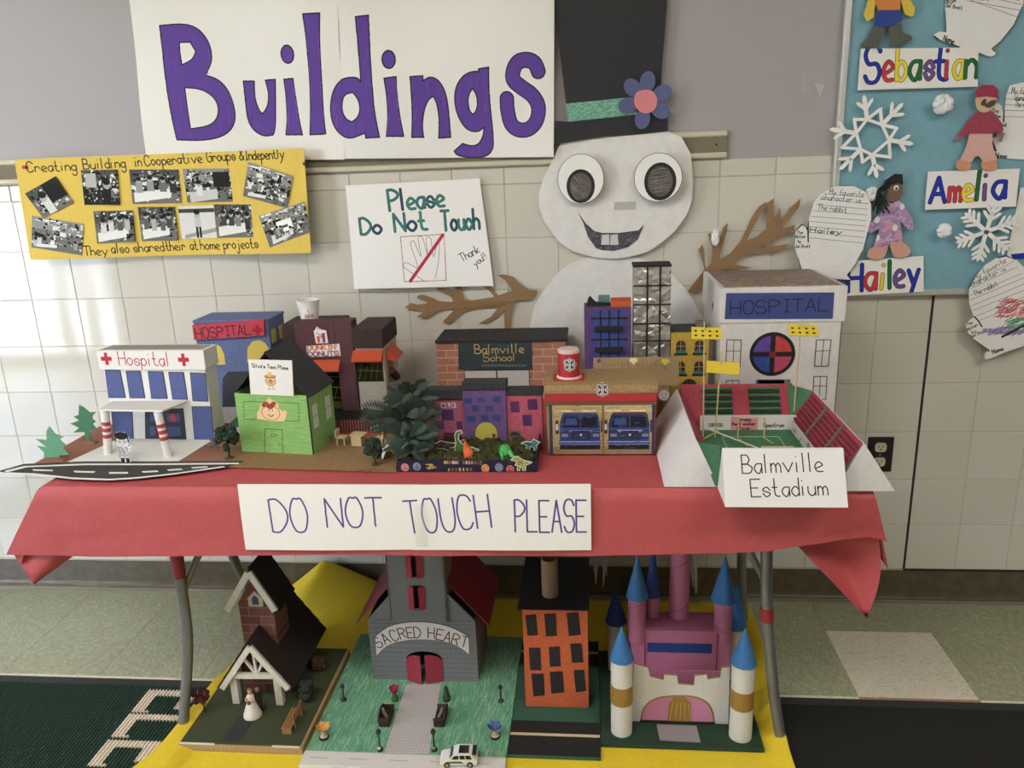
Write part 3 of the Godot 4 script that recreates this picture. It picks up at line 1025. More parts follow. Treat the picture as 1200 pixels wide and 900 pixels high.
func snowman():
	var t := thing("paper_snowman", "paper cut-out snowman with black top hat, googly drawn eyes and stick arms", "decoration")
	var white := noisemat(Color("dcdad7"), Color("d8d6d3"), 3.0, 61, 0.85)
	var brown := noisemat(Color("8c6c48"), Color("836440"), 12.0, 62, 0.85)
	var black := noisemat(Color("2a2a2e"), Color("242428"), 8.0, 63, 0.8)
	obj("body", slab(CV.curve(P([0.0628, 0.8697, 0.0676, 0.9432, 0.0924, 1.0048, 0.155, 1.0796, 0.2206, 1.113, 0.3148, 1.1205, 0.4182, 1.103, 0.4824, 1.0617, 0.5327, 1.003, 0.5636, 0.9492, 0.5847, 0.9027, 0.5933, 0.7827, 0.5445, 0.7246, 0.1059, 0.7292]), 3, true), 0.003, 0.0045), white, t)
	obj("arm", slab(P([0.0883, 1.0264, 0.0629, 1.0269, 0.0381, 1.0445, 0.0177, 1.0661, -0.0116, 1.0744, -0.0287, 1.0723, -0.0081, 1.0583, 0.004, 1.041, 0.012, 1.0259, -0.0139, 1.018, -0.0313, 1.0119, -0.0514, 1.0401, -0.079, 1.0437, -0.0563, 1.0253, -0.0421, 1.0079, -0.1092, 0.9985, -0.1348, 1.0034, -0.1413, 1.0422, -0.1606, 1.0439, -0.1595, 1.0254, -0.1806, 1.0345, -0.2104, 1.0407, -0.2181, 1.0366, -0.2069, 1.0286, -0.1816, 1.0173, -0.1693, 1.0062, -0.1699, 0.9955, -0.2088, 0.9984, -0.234, 1.0119, -0.2596, 1.0203, -0.275, 1.0171, -0.2777, 1.0107, -0.2501, 0.9993, -0.2462, 0.9927, -0.2748, 0.9902, -0.2985, 0.9951, -0.3184, 0.9811, -0.2978, 0.9741, -0.2542, 0.9711, -0.2818, 0.9528, -0.2537, 0.947, -0.2194, 0.9682, -0.1885, 0.9754, -0.1624, 0.9749, -0.204, 0.9351, -0.1825, 0.9294, -0.146, 0.9581, -0.1282, 0.9664, -0.0846, 0.9734, -0.0329, 0.9741, -0.0555, 0.9476, -0.0933, 0.9274, -0.0695, 0.926, -0.0341, 0.945, -0.0094, 0.9706, -0.0145, 0.9512, -0.0149, 0.9076, 0.0024, 0.9073, 0.0057, 0.9508, 0.0146, 0.9809, 0.0236, 0.9957, 0.0684, 0.997]), 0.007, 0.0082, null, func(q): return 0.004 * sin(q.x * 20.0)), brown, t)
	obj("arm", slab(P([0.5259, 1.013, 0.5588, 1.057, 0.5728, 1.0763, 0.5544, 1.133, 0.5649, 1.1486, 0.5712, 1.1301, 0.5733, 1.091, 0.5775, 1.0787, 0.5915, 1.0955, 0.5942, 1.1295, 0.5793, 1.1781, 0.5864, 1.1802, 0.5971, 1.1439, 0.6092, 1.1387, 0.6215, 1.1959, 0.6352, 1.2074, 0.6313, 1.1861, 0.6148, 1.1144, 0.6175, 1.1046, 0.6432, 1.1209, 0.6727, 1.1562, 0.6962, 1.2127, 0.7179, 1.2496, 0.7368, 1.2621, 0.7366, 1.249, 0.715, 1.2121, 0.6912, 1.1653, 0.6869, 1.1559, 0.7171, 1.167, 0.7396, 1.1877, 0.7384, 1.2583, 0.7563, 1.2708, 0.7578, 1.2437, 0.761, 1.2084, 0.7738, 1.2479, 0.7776, 1.2196, 0.7766, 1.1961, 0.8019, 1.2423, 0.829, 1.2684, 0.8271, 1.2462, 0.8035, 1.2142, 0.7774, 1.1819, 0.8176, 1.1958, 0.8148, 1.1808, 0.7739, 1.1582, 0.7464, 1.1446, 0.7255, 1.1394, 0.7469, 1.1365, 0.8053, 1.143, 0.7898, 1.1267, 0.7666, 1.1186, 0.724, 1.1212, 0.6817, 1.1126, 0.654, 1.089, 0.707, 1.0779, 0.6642, 1.0731, 0.6161, 1.0753, 0.583, 1.0564, 0.5481, 1.005]), 0.014, 0.0152, null, func(q): return 0.02 * (q.x - 0.6)), brown, t)
	obj("cotton_tuft", MB.new().blob(Vector3(0.5981, 1.1689, 0.03), Vector3(0.011, 0.022, 0.01), 0.22, 5, 12, 9), hexm("e4e4e6"), t)
	var head := obj("head", slab(P([0.1683, 1.4481, 0.2719, 1.4481, 0.4615, 1.4607, 0.4989, 1.444, 0.5248, 1.3988, 0.5317, 1.3374, 0.532, 1.2753, 0.5182, 1.2338, 0.4852, 1.1882, 0.4515, 1.1591, 0.4131, 1.1321, 0.3438, 1.1151, 0.3046, 1.1144, 0.2521, 1.121, 0.1952, 1.1378, 0.1518, 1.1696, 0.1136, 1.2248, 0.0995, 1.2681, 0.0991, 1.3021, 0.1124, 1.3437, 0.1394, 1.3926]), 0.012, 0.0135, null, func(q): return 0.02 * (q.x - 0.4) + 0.006), white, t)
	var eyes := [[P([0.2201, 1.3418]), P([0.2198, 1.3223])], [P([0.4337, 1.3389]), P([0.4397, 1.328])]]
	for e in 2:
		var c: Vector2 = eyes[e][0][0]
		var pc: Vector2 = eyes[e][1][0]
		var cv := canvas(c.x - 0.075, c.y - 0.075, c.x + 0.075, c.y + 0.075, 2400, Color("e2e0dc"))
		var pr := Vector2(0.0385, 0.0455) if e == 0 else Vector2(0.0425, 0.0505)
		cv.oval(pc, pr, Color("222020"))
		cv.oval(pc, pr * 0.8, Color("58544f"))
		for i in 150:
			var a := cv.rng.randf_range(-0.7, 0.7)
			var w := pr.x * 0.75 * sqrt(1.0 - a * a)
			var x := cv.rng.randf_range(-w, w * 0.3)
			var p := pc + Vector2(x, a * pr.y)
			var d := Vector2.from_angle(0.15 if e == 1 else -0.9) * 0.02
			cv.line(PackedVector2Array([p, p + d]), 0.0009, Color("7f7a74") if i % 2 else Color("3b3835"))
		cv.line(ring(pc, pr * 0.94), 0.0075, Color("1f1d1d"), true)
		var out := ring(c, Vector2(0.0655, 0.069) if e == 0 else Vector2(0.066, 0.0665), 22)
		cv.line(out, 0.0026, Color("1a1a1a"), true)
		var ey := obj("eye", slab(out, 0.028, 0.0292, cv, func(q): return 0.35 * (q.x - c.x) * 0.35 + 0.01 + 0.012 * e), pmat(cv, 0.6), t)
	# mouth drawn on a patch of the face
	var mp := P([0.2092, 1.2519, 0.2313, 1.2192, 0.2571, 1.1948, 0.2788, 1.189, 0.3264, 1.1876, 0.3824, 1.1933, 0.3982, 1.2099, 0.3804, 1.1676, 0.3524, 1.1467, 0.3133, 1.1378, 0.2785, 1.14, 0.2611, 1.147, 0.2395, 1.178, 0.2248, 1.2215])
	var mc := canvas_of(mp, 2600, Color("4b4b55"))
	mc.strokes(Vector2(mc.x0, mc.y0), Vector2(mc.x1, mc.y1), 500, 0.02, 0.4, 0.0008, [Color("6f6f7a"), Color("2b2b33"), Color("8a8a92")], 0.9)
	mc.poly(P([0.2787, 1.1834, 0.2996, 1.1849, 0.3003, 1.1546, 0.2764, 1.1553]), Color("c9c7c5"))
	mc.poly(P([0.3026, 1.1827, 0.3234, 1.1842, 0.3264, 1.1539, 0.3025, 1.1537]), Color("c9c7c5"))
	mc.line(mp, 0.0022, INK, true)
	mc.line(P([0.2611, 1.1535, 0.3567, 1.1509]), 0.0018, INK)
	obj("mouth", slab(mp, 0.0155, 0.016, mc, func(q): return 0.02 * (q.x - 0.4) + 0.006), pmat(mc, 0.8), t)
	obj("nose_tape", slab(P([0.3144, 1.2748, 0.3755, 1.2749, 0.3748, 1.2518, 0.3135, 1.2529]), 0.0148, 0.0152, null, func(q): return 0.02 * (q.x - 0.4) + 0.006), hexm("b3b1ad"), t)
	var hat := obj("hat", slab(P([0.1602, 1.9571, 0.4507, 1.9399, 0.4533, 1.7779, 0.4411, 1.5986, 0.4462, 1.507, 0.1894, 1.4938, 0.1824, 1.5441, 0.1575, 1.7654]), 0.022, 0.0235), black, t)
	obj("brim", slab(P([0.1517, 1.5006, 0.1895, 1.4968, 0.3768, 1.5085, 0.46, 1.5116, 0.4608, 1.4611, 0.2912, 1.4551, 0.1487, 1.4379]), 0.0245, 0.026), black, hat)
	var bq := P([0.1809, 1.5442, 0.365, 1.5539, 0.3784, 1.5084, 0.1895, 1.4968])
	var bc := canvas_of(bq, 1800, Color("5f9c86"))
	bc.strokes(Vector2(bc.x0, bc.y0), Vector2(bc.x1, bc.y1), 900, 0.012, 0.2, 0.0012, [Color("7db59f"), Color("4d8a75"), Color("93c4b0")], 0.9)
	obj("hat_band", slab(bq, 0.0262, 0.0272, bc), pmat(bc, 0.7), hat)
	var fl := obj("flower", slab(CV.curve(P([0.3696, 1.5572, 0.3848, 1.5688, 0.4137, 1.5676, 0.4292, 1.5473, 0.4257, 1.5234, 0.4105, 1.5108, 0.3875, 1.5125, 0.3697, 1.5316]), 3, true), 0.036, 0.0385), noisemat(Color("d77f86"), Color("cf767e"), 20.0, 66, 0.8), t)
	var pc2 := P([0.3988, 1.5399])
	var tips := P([0.4036, 1.5904, 0.3634, 1.577, 0.4427, 1.5598, 0.4388, 1.5155, 0.3907, 1.4954, 0.3513, 1.5324])
	for p in tips:
		var d: Vector2 = p - pc2[0]
		var out := PackedVector2Array()
		for k in ring(Vector2.ZERO, Vector2(0.027, 0.021), 14):
			out.append(p + k.rotated(d.angle()))
		obj("petal", slab(out, 0.031, 0.033, null, func(q): return 0.1 * (q - pc2[0]).length()), hexm("565c88"), fl)


# one character at a time, each its own colour
func painted_name(cv: CV, word: String, spans: Array, cols: Array, wd: float):
	for i in word.length():
		var a: Vector2 = spans[i][0]
		var b: Vector2 = spans[i][1]
		cv.text(word[i], a, b, spans[i][2], wd + 0.003, Color(cols[i]).darkened(0.55))
		cv.text(word[i], a, b, spans[i][2], wd, Color(cols[i]))


func flake_bar(mb: MB, a: Vector2, b: Vector2, w: float, z: float):
	var d := (b - a).normalized()
	var s := Vector2(-d.y, d.x) * w / 2
	mb.prism(PackedVector2Array([a - s, b - s, b + d * w * 0.8, b + s, a + s]), z, z + 0.0012)


func bulletin_board():
	var z := 0.03
	var b := thing("bulletin_board", "blue paper-covered bulletin board with pale metal frame on the wall", "bulletin board")
	var blue := noisemat(Color("74a6b7"), Color("6c9eaf"), 3.0, 71, 0.75)
	obj("backing", bx(Vector3(0.925, 1.0, 0.0), Vector3(2.3, 2.2, 0.018)), blue, b)
	var fm := mat(Color("b9bab8"), 0.35, 0.3)
	obj("frame_rail", bx(Vector3(0.912, 0.988, 0.0), Vector3(0.93, 2.2, 0.026), 0.003), fm, b)
	obj("frame_rail", bx(Vector3(0.93, 0.988, 0.0), Vector3(2.3, 1.006, 0.026), 0.003), fm, b)
	obj("frame_rail", bx(Vector3(2.28, 1.006, 0.0), Vector3(2.3, 2.2, 0.026), 0.003), fm, b)

	# name cards
	var grp := "painted name cards on the bulletin board"
	var white := Color("e4e2de")
	var q := P([0.9551, 1.5448, 1.2578, 1.5404, 1.2518, 1.6362, 0.9572, 1.6477])
	var cv := canvas_of(q, 2200, white)
	var g := P([0.9724, 1.5633, 1.0078, 1.5637, 1.02, 1.5664, 1.0427, 1.567, 1.0524, 1.5657, 1.0759, 1.5663, 1.0854, 1.5659, 1.1117, 1.5663, 1.1233, 1.5658, 1.1439, 1.5656, 1.1483, 1.5622, 1.179, 1.5624, 1.1746, 1.5659, 1.1856, 1.5662, 1.1964, 1.5641, 1.2184, 1.5643, 1.225, 1.5636, 1.2522, 1.5639])
	var caps := [0.09, 0.088, 0.086, 0.086, 0.082, 0.09, 0.08, 0.082, 0.082]
	var cols := ["1b2fa8", "c8323f", "ead234", "1f6a35", "6a4b8c", "1b2fa8", "c8323f", "ead234", "1f6a35"]
	var sp := []
	for i in 9:
		sp.append([g[i * 2], g[i * 2 + 1], caps[i]])
	painted_name(cv, "Sebastian", sp, cols, 0.008)
	var c1 := thing("name_card", "white name card with nine painted letters under the orange-shirted figure", "card", Vector3.ZERO, 0, grp)
	paper("card", q, z - 0.006, pmat(cv, 0.75), cv, c1, func(u, v): return 0.004 + 0.006 * pow(1.0 - v, 2.0), 8, 5)

	q = P([1.1574, 1.2279, 1.3926, 1.2292, 1.3934, 1.3286, 1.1578, 1.3285])
	cv = canvas_of(q, 2200, white)
	g = P([1.1691, 1.2472, 1.2075, 1.2473, 1.2184, 1.2487, 1.2481, 1.2486, 1.2556, 1.2501, 1.2776, 1.2503, 1.286, 1.2508, 1.2987, 1.2504, 1.307, 1.251, 1.3163, 1.2512, 1.332, 1.2537, 1.3621, 1.2544])
	caps = [0.064, 0.07, 0.076, 0.076, 0.074, 0.082]
	sp = []
	for i in 6:
		sp.append([g[i * 2], g[i * 2 + 1], caps[i]])
	painted_name(cv, "Amelia", sp, ["1b2fa8", "c8323f", "ead234", "1f6a35", "6a4b8c", "1b2fa8"], 0.009)
	var c2 := thing("name_card", "white name card with six painted letters under the pink-capped figure", "card", Vector3.ZERO, 0, grp)
	paper("card", q, z - 0.006, pmat(cv, 0.75), cv, c2, func(u, v): return 0.004 + 0.008 * pow(1.0 - v, 2.0), 8, 5)

	q = P([0.968, 0.9936, 1.1789, 1.0012, 1.17, 1.1011, 0.9606, 1.0906])
	cv = canvas_of(q, 2200, white)
	g = P([0.9725, 1.0065, 1.0097, 1.0082, 1.0187, 1.012, 1.0474, 1.0122, 1.0612, 1.0127, 1.069, 1.0125, 1.0828, 1.0138, 1.092, 1.0144, 1.0994, 1.0171, 1.1224, 1.0178, 1.1358, 1.0223, 1.1625, 1.0237])
	caps = [0.072, 0.086, 0.078, 0.074, 0.086, 0.078]
	sp = []
	for i in 6:
		sp.append([g[i * 2], g[i * 2 + 1], caps[i]])
	painted_name(cv, "Hailey", sp, ["1b2fa8", "c8323f", "ead234", "1f6a35", "6a4b8c", "1b2fa8"], 0.009)
	var c3 := thing("name_card", "white name card with six painted letters under the purple-clad figure", "card", Vector3.ZERO, 0, grp)
	paper("card", q, z - 0.004, pmat(cv, 0.75), cv, c3, func(u, v): return 0.006 * pow(1.0 - v, 2.0), 8, 5)

	q = P([1.3923, 1.0875, 1.4839, 1.0851, 1.4575, 1.2762, 1.4043, 1.278])
	cv = canvas_of(q, 1500, white)
	cv.poly(P([1.4023, 1.0987, 1.481, 1.1059, 1.489, 1.0485, 1.4294, 1.0499]), Color("1b2fa8"))
	var c4 := thing("name_card", "white card with a blue painted letter at the right edge", "card", Vector3.ZERO, 0, grp)
	paper("card", q, z - 0.008, pmat(cv, 0.75), cv, c4, null, 4, 4)

	# paper figures
	var fg := "paper figures on the bulletin board"
	var f1 := thing("paper_figure", "paper figure in orange shirt, blue shorts and grey boots", "paper doll", Vector3.ZERO, 0, fg)
	var f := func(o, n, poly, d, m, lab := ""): obj(n, slab(poly, z + d, z + d + 0.0012), m, o, lab)
	var crayon := func(c: String): return noisemat(Color(c).lightened(0.06), Color(c).darkened(0.08), 28.0, c.hash() % 500, 0.85)
	f.call(f1, "boot", P([0.9817, 1.6998, 1.0128, 1.6951, 1.0003, 1.6504, 0.955, 1.6506, 0.9543, 1.6586, 0.9699, 1.6697]), 0.004, crayon.call("5a5b54"))
	f.call(f1, "boot", P([1.0207, 1.6979, 1.0505, 1.7057, 1.0569, 1.6811, 1.0803, 1.6701, 1.0817, 1.6642, 1.0656, 1.6531, 1.0273, 1.6471, 1.0236, 1.6749]), 0.004, crayon.call("5a5b54"))
	f.call(f1, "arm", P([0.9691, 1.7866, 0.9886, 1.7855, 0.9866, 1.7626, 0.9804, 1.7397, 0.9819, 1.7221, 0.9749, 1.7174, 0.9664, 1.7124, 0.9628, 1.7153, 0.9547, 1.7294, 0.9596, 1.7447]), 0.003, crayon.call("e3c236"))
	f.call(f1, "arm", P([1.0373, 1.7829, 1.0575, 1.7818, 1.0677, 1.7583, 1.0818, 1.7383, 1.0802, 1.7209, 1.0737, 1.7174, 1.0589, 1.724, 1.0513, 1.7399]), 0.003, crayon.call("e3c236"))
	f.call(f1, "shirt", P([0.97, 1.8057, 1.0415, 1.8017, 1.0434, 1.7596, 1.0447, 1.7332, 0.9909, 1.7353, 0.9784, 1.763]), 0.006, crayon.call("e08431"))
	f.call(f1, "shorts", P([0.9908, 1.7368, 1.0445, 1.7348, 1.051, 1.7088, 1.0228, 1.6966, 1.0185, 1.6995, 1.0128, 1.6943, 0.9817, 1.7006]), 0.0075, crayon.call("2341a0"))
	f.call(f1, "head", CV.curve(P([0.9826, 1.8088, 0.9847, 1.8315, 1.002, 1.8399, 1.0209, 1.8294, 1.0279, 1.8063, 1.0059, 1.7961]), 4, true), 0.0075, crayon.call("dba47c"))

	var f2 := thing("paper_figure", "paper figure in pink cap, pink top and pale trousers", "paper doll", Vector3.ZERO, 0, fg)
	f.call(f2, "foot", CV.curve(P([1.225, 1.3423, 1.2325, 1.3581, 1.254, 1.3531, 1.2658, 1.3408, 1.2567, 1.3292, 1.2356, 1.33]), 3, true), 0.004, crayon.call("d98f63"))
	f.call(f2, "foot", CV.curve(P([1.2913, 1.3378, 1.2918, 1.3504, 1.3164, 1.3538, 1.3313, 1.3405, 1.3259, 1.3268, 1.3029, 1.3276]), 3, true), 0.004, crayon.call("d98f63"))
	f.call(f2, "hand", P([1.2186, 1.4266, 1.2362, 1.4176, 1.2295, 1.4033, 1.2186, 1.4079]), 0.003, crayon.call("8a6a62"))
	f.call(f2, "hand", P([1.3206, 1.4205, 1.341, 1.4218, 1.3356, 1.3992, 1.3253, 1.3996]), 0.003, crayon.call("8a6a62"))
	f.call(f2, "trousers", P([1.2498, 1.4254, 1.3078, 1.4239, 1.312, 1.3896, 1.3292, 1.3512, 1.2942, 1.3482, 1.2796, 1.3657, 1.2697, 1.3618, 1.2628, 1.3494, 1.2326, 1.3568, 1.2458, 1.388]), 0.006, crayon.call("dfa9a0"))
	f.call(f2, "top", P([1.2604, 1.4766, 1.3014, 1.4769, 1.3229, 1.4514, 1.3338, 1.4303, 1.3291, 1.4181, 1.3118, 1.425, 1.3082, 1.421, 1.2501, 1.4233, 1.2344, 1.4156, 1.2232, 1.4223, 1.2387, 1.4507]), 0.008, crayon.call("b23a52"))
	f.call(f2, "face", CV.curve(P([1.254, 1.5034, 1.2578, 1.5162, 1.2968, 1.5145, 1.3066, 1.5011, 1.3004, 1.4851, 1.2812, 1.4745, 1.2617, 1.4835]), 3, true), 0.0095, crayon.call("d7b28a"))
	f.call(f2, "sunglasses", CV.curve(P([1.2672, 1.4955, 1.2731, 1.5083, 1.2805, 1.5071, 1.2806, 1.4961, 1.292, 1.5038, 1.3041, 1.5045, 1.3025, 1.494, 1.2901, 1.4855, 1.2773, 1.4902]), 2, true), 0.0108, crayon.call("4a453e"))
	f.call(f2, "cap", P([1.2513, 1.5124, 1.2519, 1.5319, 1.2648, 1.5434, 1.2934, 1.5421, 1.3071, 1.5294, 1.3097, 1.5091, 1.2805, 1.5144]), 0.011, crayon.call("b02f4a"))

	var f3 := thing("paper_figure", "paper figure with long black yarn hair in purple pyjamas", "paper doll", Vector3.ZERO, 0, fg)
	f.call(f3, "foot", CV.curve(P([1.0293, 1.1304, 1.0671, 1.1333, 1.0621, 1.1039, 1.0419, 1.0945, 1.0183, 1.1011, 1.017, 1.117]), 3, true), 0.004, crayon.call("d99a86"))
	f.call(f3, "foot", CV.curve(P([1.0737, 1.1449, 1.1041, 1.1441, 1.1289, 1.1219, 1.1249, 1.1042, 1.1027, 1.0981, 1.0847, 1.1073]), 3, true), 0.004, crayon.call("d99a86"))
	var body := P([1.0508, 1.2538, 1.0682, 1.2475, 1.0844, 1.2546, 1.1005, 1.2427, 1.1267, 1.2036, 1.1293, 1.1764, 1.1201, 1.1748, 1.0932, 1.2007, 1.1058, 1.146, 1.091, 1.1425, 1.0735, 1.1469, 1.0673, 1.1314, 1.0294, 1.1285, 1.0419, 1.1829, 1.0202, 1.1699, 1.0066, 1.1742, 1.0054, 1.1878, 1.0247, 1.2066, 1.042, 1.2254])
	cv = canvas_of(body, 2200, Color("a283ab"))
	cv.strokes(Vector2(cv.x0, cv.y0), Vector2(cv.x1, cv.y1), 160, 0.02, 0.7, 0.005, [Color("b797bd"), Color("92749e"), Color("c9a0b4"), Color("a889b2")], 1.2)
	for p in P([1.0698, 1.1879, 1.0969, 1.1599, 1.0373, 1.1479]):
		cv.oval(p, Vector2(0.014, 0.011), Color("c98fa5"))
	for p in P([1.0817, 1.1817, 1.0952, 1.239, 1.0366, 1.1557, 1.0325, 1.2045]):
		cv.oval(p, Vector2(0.007, 0.009), Color("dcd4d4"))
	obj("pyjamas", slab(body, z + 0.007, z + 0.0082, cv), pmat(cv, 0.8), f3)
	f.call(f3, "face", P([1.0597, 1.3009, 1.0883, 1.3007, 1.0928, 1.2771, 1.0875, 1.2621, 1.0771, 1.253, 1.0564, 1.2536, 1.0496, 1.2672]), 0.009, crayon.call("7d5a43"))
	var eye := obj("eye", slab(ring(P([1.0738, 1.2891])[0], Vector2(0.007, 0.007), 14), z + 0.0104, z + 0.0125), hexm("dedede", 0.3), f3)
	obj("pupil", slab(ring(P([1.0743, 1.2872])[0], Vector2(0.0035, 0.0035), 10), z + 0.0126, z + 0.0135), hexm("141414", 0.3), eye)
	f.call(f3, "fringe", P([1.0336, 1.2791, 1.0422, 1.309, 1.0666, 1.3269, 1.0873, 1.3243, 1.0909, 1.2968, 1.0782, 1.3018, 1.06, 1.2971, 1.0483, 1.2824]), 0.011, crayon.call("191716"))
	var yarn := MB.new()
	for i in 9:
		var a := Vector3(1.054, 1.3053, 0.045)
		var e := Vector3(1.0344, 1.2323, 0.045)
		a += Vector3(-0.006 * i * 0.6, 0.004 - 0.003 * i, 0)
		e += Vector3(0.0055 * (i - 3), 0.012 * sin(i * 2.1), 0)
		yarn.tube([a, a.lerp(e, 0.5) + Vector3(-0.012, 0.012, 0.004), e], 0.0022, 6)
	obj("yarn_hair", yarn, hexm("171515"), f3)

	# snowflakes
	var sg := "paper snowflakes on the bulletin board"
	var s1 := thing("paper_snowflake", "large white openwork paper snowflake beside the board's left frame", "snowflake", Vector3.ZERO, 0, sg)
	var fb := MB.new()
	var tips := P([0.9721, 1.528, 1.0706, 1.5045, 1.1053, 1.4029, 1.0219, 1.321, 0.9242, 1.3438, 0.8927, 1.4485])
	var mids := P([1.0166, 1.4945, 1.0629, 1.4442, 1.0528, 1.3707, 0.9816, 1.3597, 0.9251, 1.4001, 0.9515, 1.4712])
	var feet := P([0.9844, 1.4698, 1.0242, 1.4549, 1.0459, 1.4144, 1.0056, 1.378, 0.9745, 1.394, 0.9597, 1.4358])
	for i in 6:
		var d: Vector2 = (tips[i] - feet[i])
		flake_bar(fb, feet[i], tips[i] - d * 0.06, 0.011, 0.036)
		for s in [-1.0, 1.0]:
			flake_bar(fb, feet[i] + d * 0.45, feet[i] + d * 0.45 + d.rotated(s * 0.75) * 0.42, 0.009, 0.0365)
		flake_bar(fb, feet[i], mids[i], 0.008, 0.0355)
		flake_bar(fb, mids[(i + 5) % 6], feet[i], 0.008, 0.0352)
		flake_bar(fb, feet[i], feet[(i + 1) % 6], 0.0075, 0.035)
	obj("flake", fb, hexm("e6e6e4"), s1)
	var s2 := thing("paper_snowflake", "smaller dense white paper snowflake under the six-letter name card", "snowflake", Vector3.ZERO, 0, sg)
	fb = MB.new()
	var ctr := P([1.3238, 1.1642])[0]
	for i in 6:
		var d := Vector2.from_angle(deg_to_rad(80 + 60 * i)) * 0.074
		flake_bar(fb, ctr, ctr + d, 0.011, 0.036)
		for k in [0.42, 0.66, 0.86]:
			for s in [-1.0, 1.0]:
				flake_bar(fb, ctr + d * k, ctr + d * k + d.rotated(s * 0.8) * (0.52 - k * 0.32), 0.008, 0.0363)
	obj("flake", fb, hexm("e6e6e4"), s2)

	# cotton balls
	var wool := hexm("e2e3e6")
	var spots := [[Vector3(1.1706, 1.5, 0.045), 0.026, "fluffy cotton ball left of the pink-capped figure"], [Vector3(1.2089, 1.1716, 0.045), 0.02, "fluffy cotton ball left of the smaller paper snowflake"], [Vector3(1.016, 1.274, 0.03), 0.02, "fluffy cotton ball behind the figure with black yarn hair"]]
	for i in 3:
		var o := thing("cotton_ball", spots[i][2], "cotton ball", spots[i][0], 0, "cotton balls on the bulletin board")
		var mb := MB.new()
		for k in 9:
			var a := k * 2.4
			mb.blob(Vector3(cos(a), sin(a), 0.2 * sin(k * 1.7)) * spots[i][1] * 0.45, Vector3.ONE * spots[i][1] * (0.55 + 0.12 * sin(k * 3.1)), 0.12, 40 + k, 10, 7)
		obj("fluff", mb, wool, o)

	mitten("mitten-shaped writing sheet with curling lines left of the purple-clad figure", P([0.9125, 1.2985, 0.9633, 1.2975, 0.9947, 1.2806, 1.0126, 1.2457, 1.0158, 1.2072, 1.0076, 1.1687, 1, 1.1218, 0.9839, 1.0826, 0.9648, 1.055, 0.9777, 1.0386, 0.9367, 1.0416, 0.8726, 1.0693, 0.8352, 1.0743, 0.8252, 1.1106, 0.816, 1.1347, 0.8156, 1.1742, 0.8203, 1.1936, 0.8315, 1.1992, 0.8454, 1.1921, 0.8513, 1.22, 0.8603, 1.2583, 0.8778, 1.2806]), 0.04,
		P([0.8988, 1.278, 0.9901, 1.2674, 0.8789, 1.2646, 1.0028, 1.2498, 0.87, 1.2379, 0.9537, 1.2261, 0.8548, 1.177, 0.9398, 1.1683, 0.8189, 1.1721, 0.835, 1.1728, 0.8157, 1.1604, 0.8427, 1.1616, 0.823, 1.1484, 0.8319, 1.1481, 0.8164, 1.1347, 0.8576, 1.1336]),
		P([0.8835, 1.2805, 0.9901, 1.2674, 0.8749, 1.2666, 1.004, 1.249, 0.8665, 1.2511, 1.0041, 1.2345, 0.8599, 1.2352, 1.0035, 1.2191, 0.8551, 1.2198, 1.0029, 1.2037, 0.8522, 1.2063, 1.0022, 1.189, 0.8512, 1.1919, 1.0014, 1.1747, 0.8522, 1.1763, 1.0009, 1.1579, 0.855, 1.1613, 0.9983, 1.1423]),
		P([0.8188, 1.1858, 0.8304, 1.198, 0.8414, 1.195, 0.8484, 1.1811, 0.8512, 1.1495, 0.8472, 1.2123]), P([1.0002, 1.1198, 0.9839, 1.0826, 0.9648, 1.055, 0.9777, 1.0386, 0.9367, 1.0416]), P([0.8255, 1.1066, 0.8351, 1.0763, 0.8174, 1.0787]), "Hailey", 0)
	mitten("mitten-shaped writing sheet with red, green and purple scribbles at the right edge", P([1.3599, 1.094, 1.3815, 1.0987, 1.4077, 1.0876, 1.4359, 1.0608, 1.4692, 1.0338, 1.4956, 0.9856, 1.512, 0.8667, 1.4647, 0.8428, 1.4111, 0.8242, 1.3773, 0.808, 1.3624, 0.8038, 1.3579, 0.8194, 1.3669, 0.8304, 1.319, 0.8672, 1.3071, 0.8811, 1.2963, 0.9087, 1.3171, 0.9274, 1.2997, 0.9684, 1.2954, 1.006, 1.3087, 1.0429, 1.33, 1.0739]), 0.04,
		P([1.3074, 1.0323, 1.3839, 1.0804, 1.302, 1.0138, 1.4008, 1.0643, 1.3127, 0.9869, 1.3743, 1.0175, 1.381, 0.8191, 1.4077, 0.8309, 1.3006, 0.9021, 1.3151, 0.9095, 1.3064, 0.8877, 1.3302, 0.9027, 1.3185, 0.8798, 1.3281, 0.8852, 1.3164, 0.8672, 1.3573, 0.8885]),
		P([1.3033, 1.0244, 1.4034, 1.0825, 1.3001, 1.0085, 1.4153, 1.0665, 1.2997, 0.9898, 1.4287, 1.0479, 1.3023, 0.9764, 1.439, 1.0371, 1.3072, 0.9601, 1.4507, 1.0237, 1.3123, 0.9465, 1.4624, 1.0102, 1.3219, 0.9301, 1.4696, 0.9942, 1.3335, 0.9179, 1.4764, 0.9807]),
		P([1.3179, 0.929, 1.3282, 0.9191, 1.3417, 0.8997]), P([1.3102, 0.8767, 1.3203, 0.8644, 1.3696, 0.8293]), P([1.36, 1.093, 1.3817, 1.0976, 1.4077, 1.0876]), "Name", 1)
